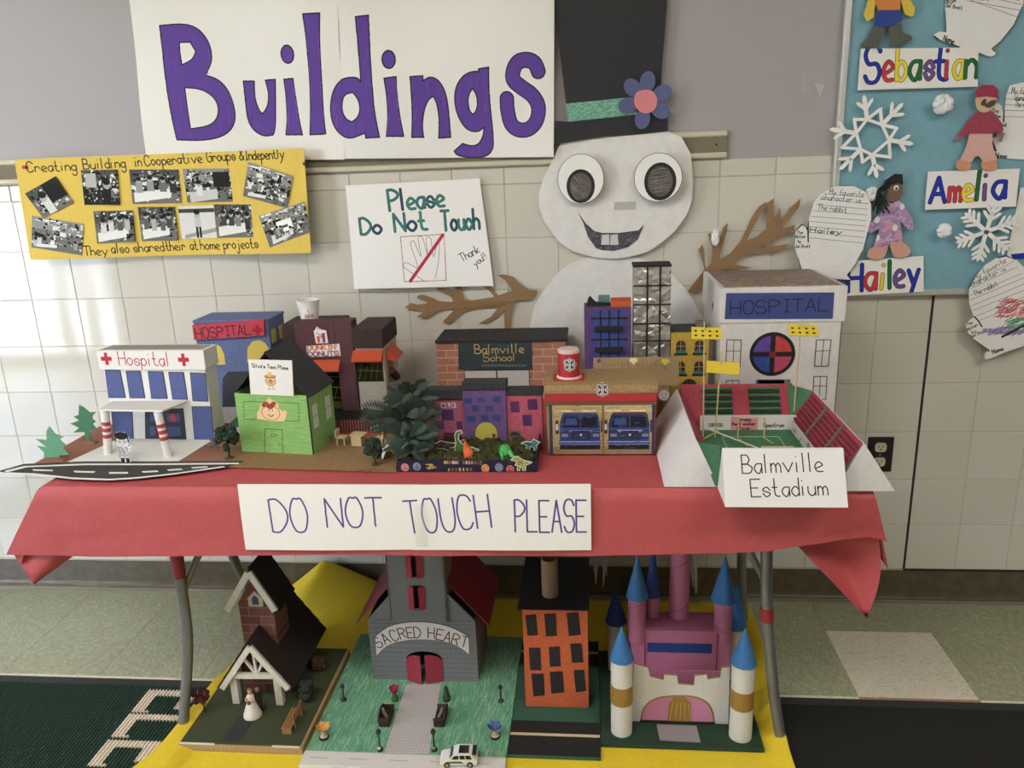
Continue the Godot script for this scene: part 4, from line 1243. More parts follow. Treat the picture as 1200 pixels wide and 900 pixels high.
	mitten("mitten-shaped writing sheet partly hidden by the pink-capped figure", P([1.3746, 1.5467, 1.3432, 1.5401, 1.3374, 1.5161, 1.3379, 1.4795, 1.3403, 1.4508, 1.3316, 1.488, 1.32, 1.4986, 1.3087, 1.491, 1.3038, 1.481, 1.3125, 1.4601, 1.3259, 1.4349, 1.3383, 1.4178, 1.3109, 1.4064, 1.3293, 1.3743, 1.3145, 1.377, 1.3207, 1.3599, 1.4006, 1.3507, 1.442, 1.3491, 1.4283, 1.5363]), 0.021,
		P([1.3499, 1.5196, 1.4193, 1.5146, 1.3601, 1.503, 1.4215, 1.4983, 1.3623, 1.4867, 1.4155, 1.4828, 1.3293, 1.3575, 1.3586, 1.3552, 1.3058, 1.4748, 1.3231, 1.474, 1.3104, 1.461, 1.3297, 1.4602, 1.3263, 1.448, 1.3313, 1.4478, 1.3235, 1.4383, 1.3482, 1.4373]),
		P([1.3394, 1.5221, 1.4271, 1.5163, 1.3385, 1.5072, 1.4292, 1.5008, 1.3387, 1.4926, 1.4312, 1.4862, 1.3389, 1.4787, 1.4332, 1.4723, 1.34, 1.4631, 1.4353, 1.4567]),
		P([1.333, 1.4859, 1.3372, 1.4755, 1.3391, 1.4508]), P([1.3107, 1.4147, 1.3291, 1.3764, 1.3146, 1.3761]), P([1.3211, 1.3565, 1.4007, 1.3494]), "Name", 2)
	mitten("mitten-shaped writing sheet hanging right above the nine-letter name card", P([1.1585, 1.7374, 1.167, 1.677, 1.1506, 1.6798, 1.1373, 1.6727, 1.1401, 1.6647, 1.2033, 1.64, 1.2555, 1.6237, 1.283, 1.6126, 1.2946, 1.616, 1.2954, 1.6257, 1.2866, 1.6321, 1.3065, 1.6487, 1.3335, 1.6861, 1.3477, 1.7275, 1.3486, 1.7653, 1.2994, 1.7981, 1.2201, 1.8062, 1.1675, 1.7827]), 0.026,
		P([1.183, 1.7857, 1.2633, 1.7737, 1.1847, 1.7704, 1.2854, 1.7536, 1.198, 1.7583, 1.2668, 1.7451, 1.161, 1.6578, 1.1883, 1.6486, 1.16, 1.7603, 1.1742, 1.7576, 1.159, 1.7508, 1.1833, 1.7476, 1.1617, 1.7449, 1.1758, 1.7434, 1.1584, 1.7382, 1.2006, 1.7283]),
		P([1.1832, 1.7837, 1.3378, 1.7432, 1.1883, 1.774, 1.345, 1.7333, 1.2108, 1.75, 1.3428, 1.7201, 1.2208, 1.7494, 1.3369, 1.7051]),
		P([1.1581, 1.7298, 1.1622, 1.7064, 1.166, 1.679]), P([1.2934, 1.6258, 1.2866, 1.6321, 1.3065, 1.6487, 1.3335, 1.6861, 1.3477, 1.7275]), P([1.1376, 1.6695, 1.1572, 1.656, 1.2033, 1.64]), "Name", 3)


# spots: foot lines of My favorite / character is... / The rabbit. / name / thumb words
func mitten(label: String, out: PackedVector2Array, z: float, w: PackedVector2Array, rules: PackedVector2Array, k1: PackedVector2Array, k2: PackedVector2Array, k3: PackedVector2Array, sig: String, n: int):
	var cv := canvas_of(out, 2400, Color("e2e1df"))
	if n == 1:
		var lo := w[6]
		var a := P([1.3794, 0.956])[0]
		cv.strokes(a + Vector2(0.0, -0.03), a + Vector2(0.075, 0.02), 90, 0.03, 0.45, 0.0022, [Color("c4545c"), Color("b8414c"), Color("d9828a")], 0.5)
		cv.strokes(a + Vector2(0.03, -0.062), a + Vector2(0.09, -0.035), 60, 0.035, 0.35, 0.0025, [Color("4c8a66"), Color("6aa383")], 0.3)
		cv.strokes(a + Vector2(-0.025, -0.08), a + Vector2(0.08, -0.06), 70, 0.035, 0.25, 0.0022, [Color("75659e"), Color("8a7cb0")], 0.4)
		cv.line(P([1.4003, 0.8697, 1.4567, 0.9031]), 0.007, Color("2a2a2a"))
	if n == 0:
		var pcl := Color("c6c4c2")
		cv.line(CV.curve(P([0.8735, 1.0854, 0.8806, 1.125, 0.9068, 1.1362, 0.9456, 1.1312, 0.9664, 1.1109, 0.9566, 1.0873, 0.9226, 1.0761]), 4), 0.0008, pcl)
		cv.line(CV.curve(P([0.8352, 1.1063, 0.8459, 1.122, 0.8642, 1.1096, 0.861, 1.0977, 0.8353, 1.1043]), 4), 0.0008, pcl)
		for i in 6:
			var a := P([0.8872, 1.1407])[0] + Vector2(0.009 * i, 0.0)
			cv.line(PackedVector2Array([a, a + Vector2(0.004, 0.012)]), 0.0008, pcl)
	for i in range(0, rules.size(), 2):
		cv.line(rules.slice(i, i + 2), 0.0011, Color("4a4a4c"))
	var pen := Color("2e2e30")
	cv.text("My favorite", w[0], w[1], 0.0155, 0.0014, pen, 0.2)
	cv.text("character is...", w[2], w[3], 0.0145, 0.0014, pen, 0.2)
	cv.text("The rabbit.", w[4], w[5], 0.0155, 0.0014, pen, 0.2)
	cv.text(sig, w[6], w[7], 0.013, 0.0022, INK, 0.3)
	for i in 4:
		cv.text(["The", "Mitten", "by", "Jan Brett"][i], w[8 + i * 2], w[9 + i * 2], 0.009, 0.0014, INK)
	for k in [k1, k2, k3]:
		cv.line(k, 0.0036, INK)
	var t := thing("writing_sheet", label, "worksheet", Vector3.ZERO, 0, "mitten writing sheets on the bulletin board")
	obj("sheet", slab(out, z, z + 0.0008, cv), pmat(cv, 0.8), t)


func table_and_cloth():
	var t := thing("folding_table", "long folding table on grey tubular steel legs under the red paper", "table", Vector3(-0.09, 0, 0.43))
	var o := Vector3(0.09, 0, -0.43)
	obj("tabletop", bx(Vector3(-0.965, 0.712, 0.05) + o, Vector3(0.79, 0.739, 0.812) + o, 0.006), hexm("8a8378", 0.6), t)
	var steel := mat(Color("7d8083"), 0.38, 0.55)
	var legs := [
		[Vector3(-0.8, 0.712, 0.62), Vector3(-0.8, 0.5, 0.632), Vector3(-0.8, 0.3, 0.638), Vector3(-0.804, 0.21, 0.648), Vector3(-0.813, 0.13, 0.662), Vector3(-0.829, 0.0, 0.689)],
		[Vector3(-0.8, 0.712, 0.44), Vector3(-0.8, 0.5, 0.41), Vector3(-0.8, 0.32, 0.35), Vector3(-0.803, 0.2, 0.29), Vector3(-0.815, 0.0, 0.19)],
		[Vector3(0.635, 0.712, 0.665), Vector3(0.638, 0.5, 0.67), Vector3(0.646, 0.36, 0.67), Vector3(0.659, 0.25, 0.67), Vector3(0.675, 0.13, 0.668), Vector3(0.7, 0.0, 0.662)],
		[Vector3(0.66, 0.712, 0.3), Vector3(0.668, 0.4, 0.24), Vector3(0.68, 0.2, 0.2), Vector3(0.7, 0.0, 0.18)]]
	for l in legs:
		var pts := []
		for i in l.size() - 1:
			for k in 4:
				pts.append(l[i].cubic_interpolate(l[i + 1], l[max(i - 1, 0)], l[min(i + 2, l.size() - 1)], k / 4.0) + o)
		pts.append(l[l.size() - 1] + o)
		var leg := obj("leg", MB.new().tube(pts, 0.0135, 14), steel, t)
		obj("rubber_foot", cyl(l[l.size() - 1] + o, l[l.size() - 1] + o + Vector3(0, 0.012, 0), 0.0155, 14), hexm("4a3a34"), leg)
	obj("brace", cyl(Vector3(-0.8, 0.38, 0.62) + o, Vector3(-0.63, 0.71, 0.56) + o, 0.009), steel, t)
	obj("brace", cyl(Vector3(0.65, 0.42, 0.655) + o, Vector3(0.5, 0.71, 0.6) + o, 0.009), steel, t)
	obj("cross_bar", cyl(Vector3(-0.8, 0.68, 0.44) + o, Vector3(-0.8, 0.68, 0.62) + o, 0.009), steel, t)
	obj("cross_bar", cyl(Vector3(0.65, 0.68, 0.3) + o, Vector3(0.64, 0.68, 0.66) + o, 0.009), steel, t)
	var tape := hexm("8e262c", 0.5)
	obj("red_tape", MB.new().tube([Vector3(-0.8, 0.415, 0.634) + o, Vector3(-0.8, 0.47, 0.633) + o, Vector3(-0.8, 0.56, 0.629) + o], [0.0145, 0.0165, 0.016], 12), tape, t)
	obj("red_tape", MB.new().tube([Vector3(0.6475, 0.345, 0.67) + o, Vector3(0.645, 0.365, 0.67) + o, Vector3(0.6435, 0.38, 0.67) + o], [0.0152, 0.0165, 0.0152], 12), tape, t)

	# red paper over the table: top, front fall, both end falls and the two corner tails
	var c := thing("paper_tablecloth", "red paper table cover hanging over the front with drooping corner tails", "tablecloth", Vector3(-0.09, 0.74, 0.43))
	var d := Vector3(0.09, -0.74, -0.43)
	var red := noisemat(Color("b8494d"), Color("b14448"), 4.0, 81, 0.65, 1.2)
	var mb := MB.new()
	mb.tf = Transform3D(Basis.IDENTITY, d)
	var nz := FastNoiseLite.new()
	nz.seed = 8
	nz.frequency = 5.0
	mb.sheet(func(u, v): return Vector3(lerpf(-0.975, 0.8, u), 0.743 + 0.0006 * nz.get_noise_2d(u * 2.0, v), lerpf(0.82, 0.04, v)), 40, 10)
	var hem := P([-1.106, 0.568, -0.979, 0.576, -0.693, 0.584, -0.302, 0.591, 0.144, 0.594, 0.429, 0.602, 0.602, 0.61, 0.652, 0.62, 0.744, 0.636, 0.805, 0.641, 0.838, 0.627])
	var hx := func(u: float) -> Vector2:
		var x := lerpf(-1.106, 0.838, u)
		for i in hem.size() - 1:
			if x <= hem[i + 1].x:
				return hem[i].lerp(hem[i + 1], (x - hem[i].x) / (hem[i + 1].x - hem[i].x))
		return hem[hem.size() - 1]
	mb.sheet(func(u, v):
		var b: Vector2 = hx.call(u)
		var top := Vector3(lerpf(-0.975, 0.8, clampf((b.x + 0.975) / 1.775, 0, 1)), 0.743, 0.82)
		var w: float = 1.0 - v
		var end: float = clampf((abs(b.x + 0.09) - 0.8) / 0.25, 0, 1)
		var p := top.lerp(Vector3(b.x, b.y, 0.832), w)
		p.z = 0.82 + 0.012 * sqrt(clampf(w * 6.0, 0, 1)) + 0.004 * nz.get_noise_2d(b.x * 1.2, v * 0.35) * w + 0.004 * w - end * 0.03 * w
		if w < 0.08:
			p.y = 0.743 - 0.01 * (1.0 - sqrt(1.0 - pow(w / 0.08, 2.0))) - w * 0.06
		return p, 90, 14)
	# end falls
	mb.sheet(func(u, v): return Vector3(lerpf(-1.07, -0.975, v), lerpf(0.545, 0.743, v), lerpf(0.05, 0.815, u)), 8, 4)
	mb.sheet(func(u, v): return Vector3(lerpf(0.85, 0.8, v), lerpf(0.56, 0.743, v), lerpf(0.815, 0.05, u)), 8, 4)
	# tails: from an upper edge a-b down to the tip
	for s in [[Vector3(-1.1, 0.578, 0.802), Vector3(-0.9, 0.592, 0.77), Vector3(-1.062, 0.486, 0.8), 0.01], [Vector3(0.64, 0.634, 0.79), Vector3(0.826, 0.645, 0.79), Vector3(0.82, 0.44, 0.805), -0.03]]:
		mb.sheet(func(u, v):
			var a: Vector3 = s[0].lerp(s[1], u)
			var p: Vector3 = s[2].lerp(a, v)
			p.z += s[3] * sin(PI * v) * sin(PI * u) * 1.5
			p.x += (0.018 * sin(PI * v) * u if s[3] < 0 else 0.0)
			return p, 10, 10)
	obj("paper", mb, red, c)

	# notice taped along the front edge
	var ink := Color("4b3a86")
	var q := P([-0.512, 0.604, 0.237, 0.613, 0.24, 0.757, -0.509, 0.757])
	var cv := canvas_of(q, 1900, Color("e4e2dd"))
	cv.strokes(Vector2(cv.x0, cv.y0), Vector2(cv.x1, cv.y1), 60, 0.1, 1.5, 0.0008, [Color("dcdad5"), Color("eae8e4")], 1.0)
	var g := P([-0.4452, 0.6494, -0.3635, 0.6529, -0.3228, 0.6603, -0.198, 0.6627, -0.1483, 0.6477, 0.033, 0.6632, 0.0822, 0.6539, 0.2298, 0.6537])
	var words := ["DO", "NOT", "TOUCH", "PLEASE"]
	var caps := [0.073, 0.064, 0.073, 0.07]
	for i in 4:
		cv.text(words[i], g[i * 2], g[i * 2 + 1], caps[i], 0.0037, ink, 0.12)
	var s := thing("paper_notice", "long white paper notice in purple capitals on the red table cover", "sign", Vector3(-0.135, 0.6, 0.84))
	var pm := pmat(cv, 0.7)
	for k in 2:
		var a := -0.512 if k == 0 else -0.142
		var b := -0.115 if k == 0 else 0.24
		var sm := MB.new().pic(cv)
		sm.uo -= Vector2(-0.135, 0.6); 
		sm.sheet(func(u, v):
			var x := lerpf(a, b, u)
			var y0 := lerpf(0.604, 0.613, (x + 0.512) / 0.75)
			var y: float = lerpf(y0, 0.757 + 0.003 * k * u, v)
			var zz: float = 0.8425 + 0.0012 * k + 0.0015 * sin(x * 14.0) * (1.0 - v) - 0.006 * v * v
			return Vector3(x + 0.135, y - 0.6, zz - 0.84), 14, 20, 0.0004)
		obj("sheet", sm, pm, s)
	var clear := StandardMaterial3D.new()
	clear.transparency = BaseMaterial3D.TRANSPARENCY_ALPHA
	clear.albedo_color = Color(0.9, 0.89, 0.86, 0.12)
	clear.roughness = 0.1
	for x in [0.017]:
		obj("tape", bx(Vector3(x - 0.012, 0.02, 0.0075), Vector3(x + 0.012, 0.115, 0.0081)), clear, s)


# windows cut from paper: a dark outline sheet and a lighter pane on it
func window_on(parent: Node, poly: PackedVector2Array, z: float, pane: Material, rim: Material, grow := 0.0012) -> MeshInstance3D:
	var big := Geometry2D.offset_polygon(poly, grow)
	var w: MeshInstance3D = obj("window", slab(big[0] if big.size() > 0 else poly, z, z + 0.0006), rim, parent)
	obj("pane", slab(poly, z + 0.0006, z + 0.0012), pane, w)
	return w


func mini_tree(parent: Node, at: Vector3, h: float, called := "toy_tree"):
	var tr := obj(called, MB.new().tube([at, at + Vector3(0.001, h * 0.3, 0), at + Vector3(-0.001, h * 0.6, 0)], [h * 0.035, h * 0.028, h * 0.02], 8), hexm("3d2b1d"), parent)
	var fo := MB.new()
	var rng := RandomNumberGenerator.new()
	rng.seed = int(at.x * 999)
	for i in 16:
		var a := i * 2.4
		var y := rng.randf_range(0.38, 0.95)
		var r := h * 0.24 * sin(PI * clampf((y - 0.2) / 0.85, 0.1, 0.95))
		fo.blob(at + Vector3(cos(a) * r, h * y, sin(a) * r), Vector3.ONE * h * rng.randf_range(0.1, 0.16), 0.3, i + 3, 8, 6)
	obj("foliage", fo, noisemat(Color("1e3626"), Color("16291d"), 60.0, 91, 0.9), tr)
	obj("foot", MB.new().lathe(P([h * 0.14, 0, h * 0.13, h * 0.02, h * 0.03, h * 0.04]), at, 10), hexm("4a3522"), tr)
	return tr


func table_models():
	white_hospital()
	blue_hospital()
	taco_house()
	donut_shop()
	dinosaur_tray()
	school()
	fire_station()
	towers()
	tall_hospital()
	stadium()


func white_hospital():
	var t := thing("hospital_model", "small white paper hospital model with entrance canopy, paper trees and road", "model building", Vector3(-0.9916, 0.745, 0.5195), -0.0493)
	var w := noisemat(Color("dedcd8"), Color("d4d2ce"), 12.0, 101, 0.8)
	var g := 0.2871
	var ink := mat(INK)
	# board with brown ground, pale forecourt and a road
	var flat := func(called, poly, y0, y1, m):
		var mb := MB.new()
		mb.tf = Transform3D(Basis(Vector3.RIGHT, PI / 2), Vector3.ZERO)
		mb.prism(poly, -y1, -y0)
		return obj(called, mb, m, t)
	flat.call("ground", P([-0.0823, 0.1765, -0.0991, -0.0906, -0.0887, -0.1123, 0.3034, -0.0703, 0.3804, 0.082, 0.3972, 0.1692]), 0.0, 0.002, noisemat(Color("95624c"), Color("8a5a45"), 14.0, 102, 0.9))
	flat.call("forecourt", P([-0.0022, 0.1752, 0.0266, -0.0373, 0.0388, -0.0716, 0.2408, -0.0321, 0.2805, 0.011, 0.2719, 0.1619]), 0.002, 0.0032, w)
	var road: PackedVector2Array = P([-0.1241, 0.2345, -0.0978, 0.1907, 0.0456, 0.1674, 0.2162, 0.1592, 0.4341, 0.146, 0.4107, 0.1789, 0.3105, 0.2273, 0.2349, 0.256, 0.177, 0.2689, 0.0852, 0.2665, -0.0258, 0.2474])
	var rd: MeshInstance3D = flat.call("road", road, 0.003, 0.006, noisemat(Color("3c3c3b"), Color("333332"), 20.0, 103, 0.9))
	var lines := MB.new()
	lines.tf = Transform3D(Basis(Vector3.RIGHT, PI / 2), Vector3.ZERO)
	for l in [P([-0.1111, 0.2359, -0.085, 0.2056, 0.0571, 0.1825, 0.2261, 0.1743, 0.4305, 0.1591, 0.4343, 0.1668, 0.2309, 0.1821, 0.0627, 0.1903, -0.0723, 0.2103, -0.0964, 0.243]), P([-0.0923, 0.2453, -0.0255, 0.247, 0.0849, 0.2653, 0.1774, 0.2687, 0.2353, 0.2558, 0.3114, 0.228, 0.4041, 0.1814, 0.4111, 0.1868, 0.3151, 0.2343, 0.2398, 0.2629, 0.1822, 0.2757, 0.0908, 0.2733, -0.0197, 0.2543])]:
		lines.prism(l, -0.0068, -0.006)
	for l in [P([-0.0482, 0.2239, 0.0051, 0.2248, 0.0097, 0.2308, -0.0388, 0.2302]), P([0.0591, 0.2273, 0.1151, 0.2275, 0.1166, 0.2356, 0.069, 0.235]), P([0.1515, 0.2307, 0.1959, 0.2274, 0.201, 0.2353, 0.1568, 0.2386]), P([0.2261, 0.2218, 0.2597, 0.215, 0.268, 0.2217, 0.2345, 0.2285]), P([0.2812, 0.2088, 0.3103, 0.2012, 0.3178, 0.2069, 0.2888, 0.2145]), P([0.3308, 0.1929, 0.3636, 0.184, 0.371, 0.1898, 0.3382, 0.1987])]:
		lines.prism(l, -0.0068, -0.006)
	obj("road_marking", lines, hexm("dcdbd6"), rd)
	# building
	obj("body", bx(Vector3(0.012, 0.003, -0.055), Vector3(g, 0.2, 0.0), 0.001), w, t)
	var cap := obj("roof_box", bx(Vector3(0.006, 0.188, -0.06), Vector3(g + 0.006, 0.237, 0.006), 0.0015), w, t)
	obj("roof_hollow", bx(Vector3(0.014, 0.2365, -0.052), Vector3(g - 0.002, 0.2376, -0.004)), hexm("8f8b84"), cap)
	var cv := canvas(0.006, 0.188, g + 0.006, 0.237, 3600, Color("dddbd7"))
	var rd2 := Color("b8283a")
	var k := P([0.06, 0.2005, 0.1991, 0.1984])
	cv.text("Hospital", k[0] + Vector2(0.004, 0), k[1], 0.034, 0.0026, rd2, 0.1)
	for c in P([0.0312, 0.2164, 0.2381, 0.2136]):
		cv.rect(c + Vector2(-0.0045, -0.016), c + Vector2(0.0045, 0.016), rd2)
		cv.rect(c + Vector2(-0.0145, -0.0052), c + Vector2(0.0145, 0.0052), rd2)
	obj("sign", slab(rectp(Vector2(0.0065, 0.1885), Vector2(g + 0.0055, 0.2365)), 0.006, 0.0068, cv), pmat(cv), cap)
	var blue := noisemat(Color("4c5a98"), Color("44528e"), 20.0, 104, 0.7)
	for q in [P([0.0181, 0.185, 0.0578, 0.1842, 0.0593, 0.114, 0.0145, 0.1137]), P([0.0749, 0.1817, 0.1127, 0.1818, 0.1128, 0.1134, 0.0729, 0.1132]), P([0.1345, 0.1809, 0.1735, 0.1802, 0.1737, 0.1121, 0.132, 0.1119]), P([0.1898, 0.1793, 0.2286, 0.1786, 0.2279, 0.1099, 0.1888, 0.1105]), P([0.2474, 0.1778, 0.2857, 0.1762, 0.2826, 0.1052, 0.243, 0.1066]), P([0.0146, 0.074, 0.0701, 0.0737, 0.0603, 0.0003, 0.0076, -0.0005]), P([0.2377, 0.0897, 0.288, 0.0901, 0.2826, -0.0008, 0.2312, -0.0016])]:
		window_on(t, q, 0.0, blue, ink, 0.0016)
	var dq := P([0.1081, 0.0822, 0.2131, 0.0861, 0.2084, -0.0002, 0.0941, -0.0019])
	var door := obj("door", slab(dq, 0.0, 0.0014), hexm("3c3f47"), t)
	for q in [P([0.1214, 0.0716, 0.136, 0.0717, 0.1337, 0.051, 0.1177, 0.0508]), P([0.167, 0.072, 0.2023, 0.0732, 0.1998, 0.05, 0.1654, 0.0496]), P([0.1154, 0.0378, 0.1301, 0.0379, 0.1272, 0.0131, 0.111, 0.0129]), P([0.1625, 0.0375, 0.1987, 0.0379, 0.1954, 0.0118, 0.1598, 0.0113])]:
		obj("door_pane", slab(q, 0.0014, 0.002), blue, door)
	obj("door_heart", slab(ring(P([0.1828, 0.0614])[0], Vector2(0.0095, 0.011), 12), 0.002, 0.0026), hexm("c64a63"), door)
	# canopy
	var cn := MB.new()
	var a := Vector3(0.022, 0.1, 0.0)
	var b := Vector3(0.232, 0.103, 0.0)
	var c2 := Vector3(0.238, 0.117, 0.125)
	var d := Vector3(0.068, 0.116, 0.118)
	var h := Vector3(0, 0.004, 0)
	cn.quad(a + h, d + h, c2 + h, b + h); cn.quad(a, b, c2, d); cn.quad(d, c2, c2 + h, d + h)
	cn.quad(c2, b, b + h, c2 + h); cn.quad(a, d, d + h, a + h)
	obj("canopy", cn, w, t)
	for x in [[0.066, 0.11, 0.078], [0.232, 0.122, 0.222]]:
		var top := Vector3(x[2], 0.116, x[1] - 0.002)
		var foot := Vector3(x[0], 0.003, x[1])
		var post := obj("post", cyl(foot, top, 0.0095, 16), w, t)
		for f in [0.42, 0.56, 0.7]:
			obj("stripe", cyl(foot.lerp(top, f - 0.04), foot.lerp(top, f + 0.04), 0.0099, 16), hexm("b83a46"), post)
	# cut-out doctor
	var dp := P([0.1518, 0.1677])[0]
	var dc := canvas(-0.026, 0.0, 0.026, 0.078, 4200, Color("d9d7d3"))
	dc.rect(Vector2(-0.011, 0.0), Vector2(-0.002, 0.012), INK)
	dc.rect(Vector2(0.002, 0.0), Vector2(0.011, 0.012), INK)
	dc.poly(P([-0.013, 0.012, 0.013, 0.012, 0.01, 0.04, -0.01, 0.04]), Color("b9b8b6"))
	dc.line(P([-0.013, 0.012, -0.01, 0.04, 0.01, 0.04, 0.013, 0.012]), 0.001, INK, true)
	dc.line(P([0, 0.012, 0, 0.034]), 0.0008, INK)
	dc.line(P([-0.009, 0.039, -0.017, 0.02, -0.013, 0.017, -0.008, 0.03]), 0.001, INK)
	dc.line(P([0.009, 0.038, 0.019, 0.034, 0.022, 0.042]), 0.001, INK)
	dc.line(P([-0.004, 0.04, -0.003, 0.028, 0.002, 0.026]), 0.0012, INK)
	dc.line(P([-0.007, 0.02, -0.004, 0.02]), 0.0012, INK)
	dc.line(P([0.004, 0.02, 0.007, 0.02]), 0.0012, INK)
	dc.oval(Vector2(0, 0.054), Vector2(0.0155, 0.0145), Color("d6d2cd"))
	dc.oval(Vector2(0, 0.068), Vector2(0.0175, 0.0095), Color("1c1b1b"))
	dc.rect(Vector2(-0.0175, 0.052), Vector2(-0.014, 0.066), Color("1c1b1b"))
	dc.rect(Vector2(0.014, 0.052), Vector2(0.0175, 0.066), Color("1c1b1b"))
	for x in [-0.0065, 0.0065]:
		dc.line(ring(Vector2(x, 0.0535), Vector2(0.0048, 0.004), 12), 0.0008, INK, true)
		dc.oval(Vector2(x, 0.0535), Vector2(0.0014, 0.002), INK)
	dc.line(P([-0.004, 0.046, 0, 0.0445, 0.004, 0.046]), 0.0008, INK)
	var fig := slab(P([-0.012, 0, 0.012, 0, 0.0145, 0.013, 0.0125, 0.03, 0.022, 0.032, 0.0245, 0.044, 0.018, 0.043, 0.011, 0.041, 0.0165, 0.05, 0.0185, 0.066, 0.01, 0.0775, -0.01, 0.0775, -0.0185, 0.066, -0.0165, 0.05, -0.011, 0.041, -0.019, 0.02, -0.0135, 0.015]), 0, 0.001, dc)
	var doc := obj("paper_doctor", fig, pmat(dc), t, "cut-out drawing of a doctor in glasses")
	doc.position = Vector3(dp.x, 0.004, dp.y)
	# paper fir trees
	var trees := [[P([-0.0356, 0.1547])[0], Color("5c9a76"), 0.0], [P([-0.0365, 0.0363])[0], Color("3f7a56"), 1.0]]
	for tr in trees:
		var q := P([-0.036, 0.004, -0.032, 0.017, -0.047, 0.035, -0.022, 0.031, -0.046, 0.052, -0.018, 0.05, -0.015, 0.071, -0.004, 0.085, 0.008, 0.066, 0.028, 0.058, 0.016, 0.052, 0.033, 0.036, 0.019, 0.034, 0.031, 0.014, 0.006, 0.011, 0.005, 0.0, -0.006, 0.0, -0.006, 0.006])
		if tr[2] > 0:
			q = P([-0.04, 0.024, -0.02, 0.036, -0.043, 0.046, -0.016, 0.054, -0.03, 0.063, -0.015, 0.067, -0.008, 0.092, 0.004, 0.086, 0.018, 0.074, 0.036, 0.075, 0.024, 0.066, 0.022, 0.058, 0.03, 0.052, 0.02, 0.046, 0.028, 0.034, 0.008, 0.028, 0.007, 0.0, -0.007, 0.0, -0.008, 0.026])
			for i in q.size():
				q[i] *= Vector2(1.0, 1.1)
		var o := obj("paper_tree", slab(q, 0, 0.0012), noisemat(tr[1], tr[1].darkened(0.12), 25.0, 105 + int(tr[2]), 0.85), t)
		o.position = Vector3(tr[0].x, 0.004, tr[0].y)
		obj("foot", slab(ring(Vector2(0, 0), Vector2(0.02, 0.006), 14), -0.008, 0.008), hexm("8a5a45"), o)


func blue_hospital():
	var t := thing("hospital_model", "blue paper hospital model with red sign board and yellow arched windows", "model building", Vector3(-0.864, 0.745, 0.255), 0)
	var blue := noisemat(Color("6170a2"), Color("586798"), 12.0, 111, 0.8)
	obj("body", bx(Vector3(0, 0.002, -0.115), Vector3(0.216, 0.25, 0), 0.001), blue, t)
	obj("roof", bx(Vector3(-0.001, 0.25, -0.118), Vector3(0.219, 0.257, 0.004), 0.001), blue, t)
	var q := P([-0.0005, 0.2029, 0.2055, 0.213, 0.2102, 0.2583, 0.0005, 0.2447])
	var cv := canvas_of(q, 3200, Color("bf3c4e"))
	cv.strokes(Vector2(cv.x0, cv.y0), Vector2(cv.x1, cv.y1), 400, 0.02, 0.1, 0.001, [Color("c9485a"), Color("b33445")], 0.5)
	var k := P([0.0082, 0.2074, 0.1691, 0.2164, 0.1882, 0.228])
	cv.text("HOSPITAL", k[0], k[1], 0.028, 0.0028, Color("2a1a24"), 0.12)
	cv.rect(k[2] + Vector2(-0.005, -0.015), k[2] + Vector2(0.006, 0.014), Color("a01e2e"))
	cv.rect(k[2] + Vector2(-0.014, -0.005), k[2] + Vector2(0.015, 0.005), Color("a01e2e"))
	obj("sign_board", slab(q, 0.003, 0.011, cv), pmat(cv), t)
	var yel := noisemat(Color("d8c155"), Color("cbb448"), 20.0, 112, 0.8)
	obj("window", slab(CV.curve(P([0.1413, 0.1339, 0.1475, 0.175, 0.1644, 0.1942, 0.1863, 0.1974, 0.2013, 0.1884, 0.2098, 0.1705, 0.2047, 0.1331]), 1), 0.0, 0.001), yel, t)
	obj("window", slab(P([0.0302, 0.1282, 0.0383, 0.1659, 0.0511, 0.1836, 0.0622, 0.1852, 0.0702, 0.1779, 0.0765, 0.1582, 0.0765, 0.1276]), 0.0, 0.001), yel, t)
	obj("doorway", slab(P([0.0499, -0.0025, 0.0618, 0.086, 0.0801, 0.1069, 0.142, 0.1069, 0.15, 0.085, 0.1392, -0.0032]), 0.0, 0.001), hexm("34353d"), t)
	for z in [[-0.012, -0.045], [-0.07, -0.105]]:
		obj("side_window", bx(Vector3(0.216, 0.185, z[1]), Vector3(0.217, 0.222, z[0])), yel, t)
	var bb := bx(Vector3(-0.005, 0, -0.12), Vector3(0.235, 0.002, 0.14))
	bb.box(Vector3(0.168, 0, 0.14), Vector3(0.262, 0.002, 0.235))
	obj("board", bb, hexm("d8d8d2"), t)
	var lawn := MB.new()
	lawn.tf = Transform3D(Basis(Vector3.RIGHT, PI / 2), Vector3.ZERO)
	lawn.prism(CV.curve(P([0.1357, 0.1177, 0.1406, 0.0731, 0.199, 0.0591, 0.2661, 0.1054, 0.3014, 0.1975, 0.1566, 0.1749]), 3, true), -0.003, -0.002)
	obj("lawn", lawn, hexm("4a8f68"), t)


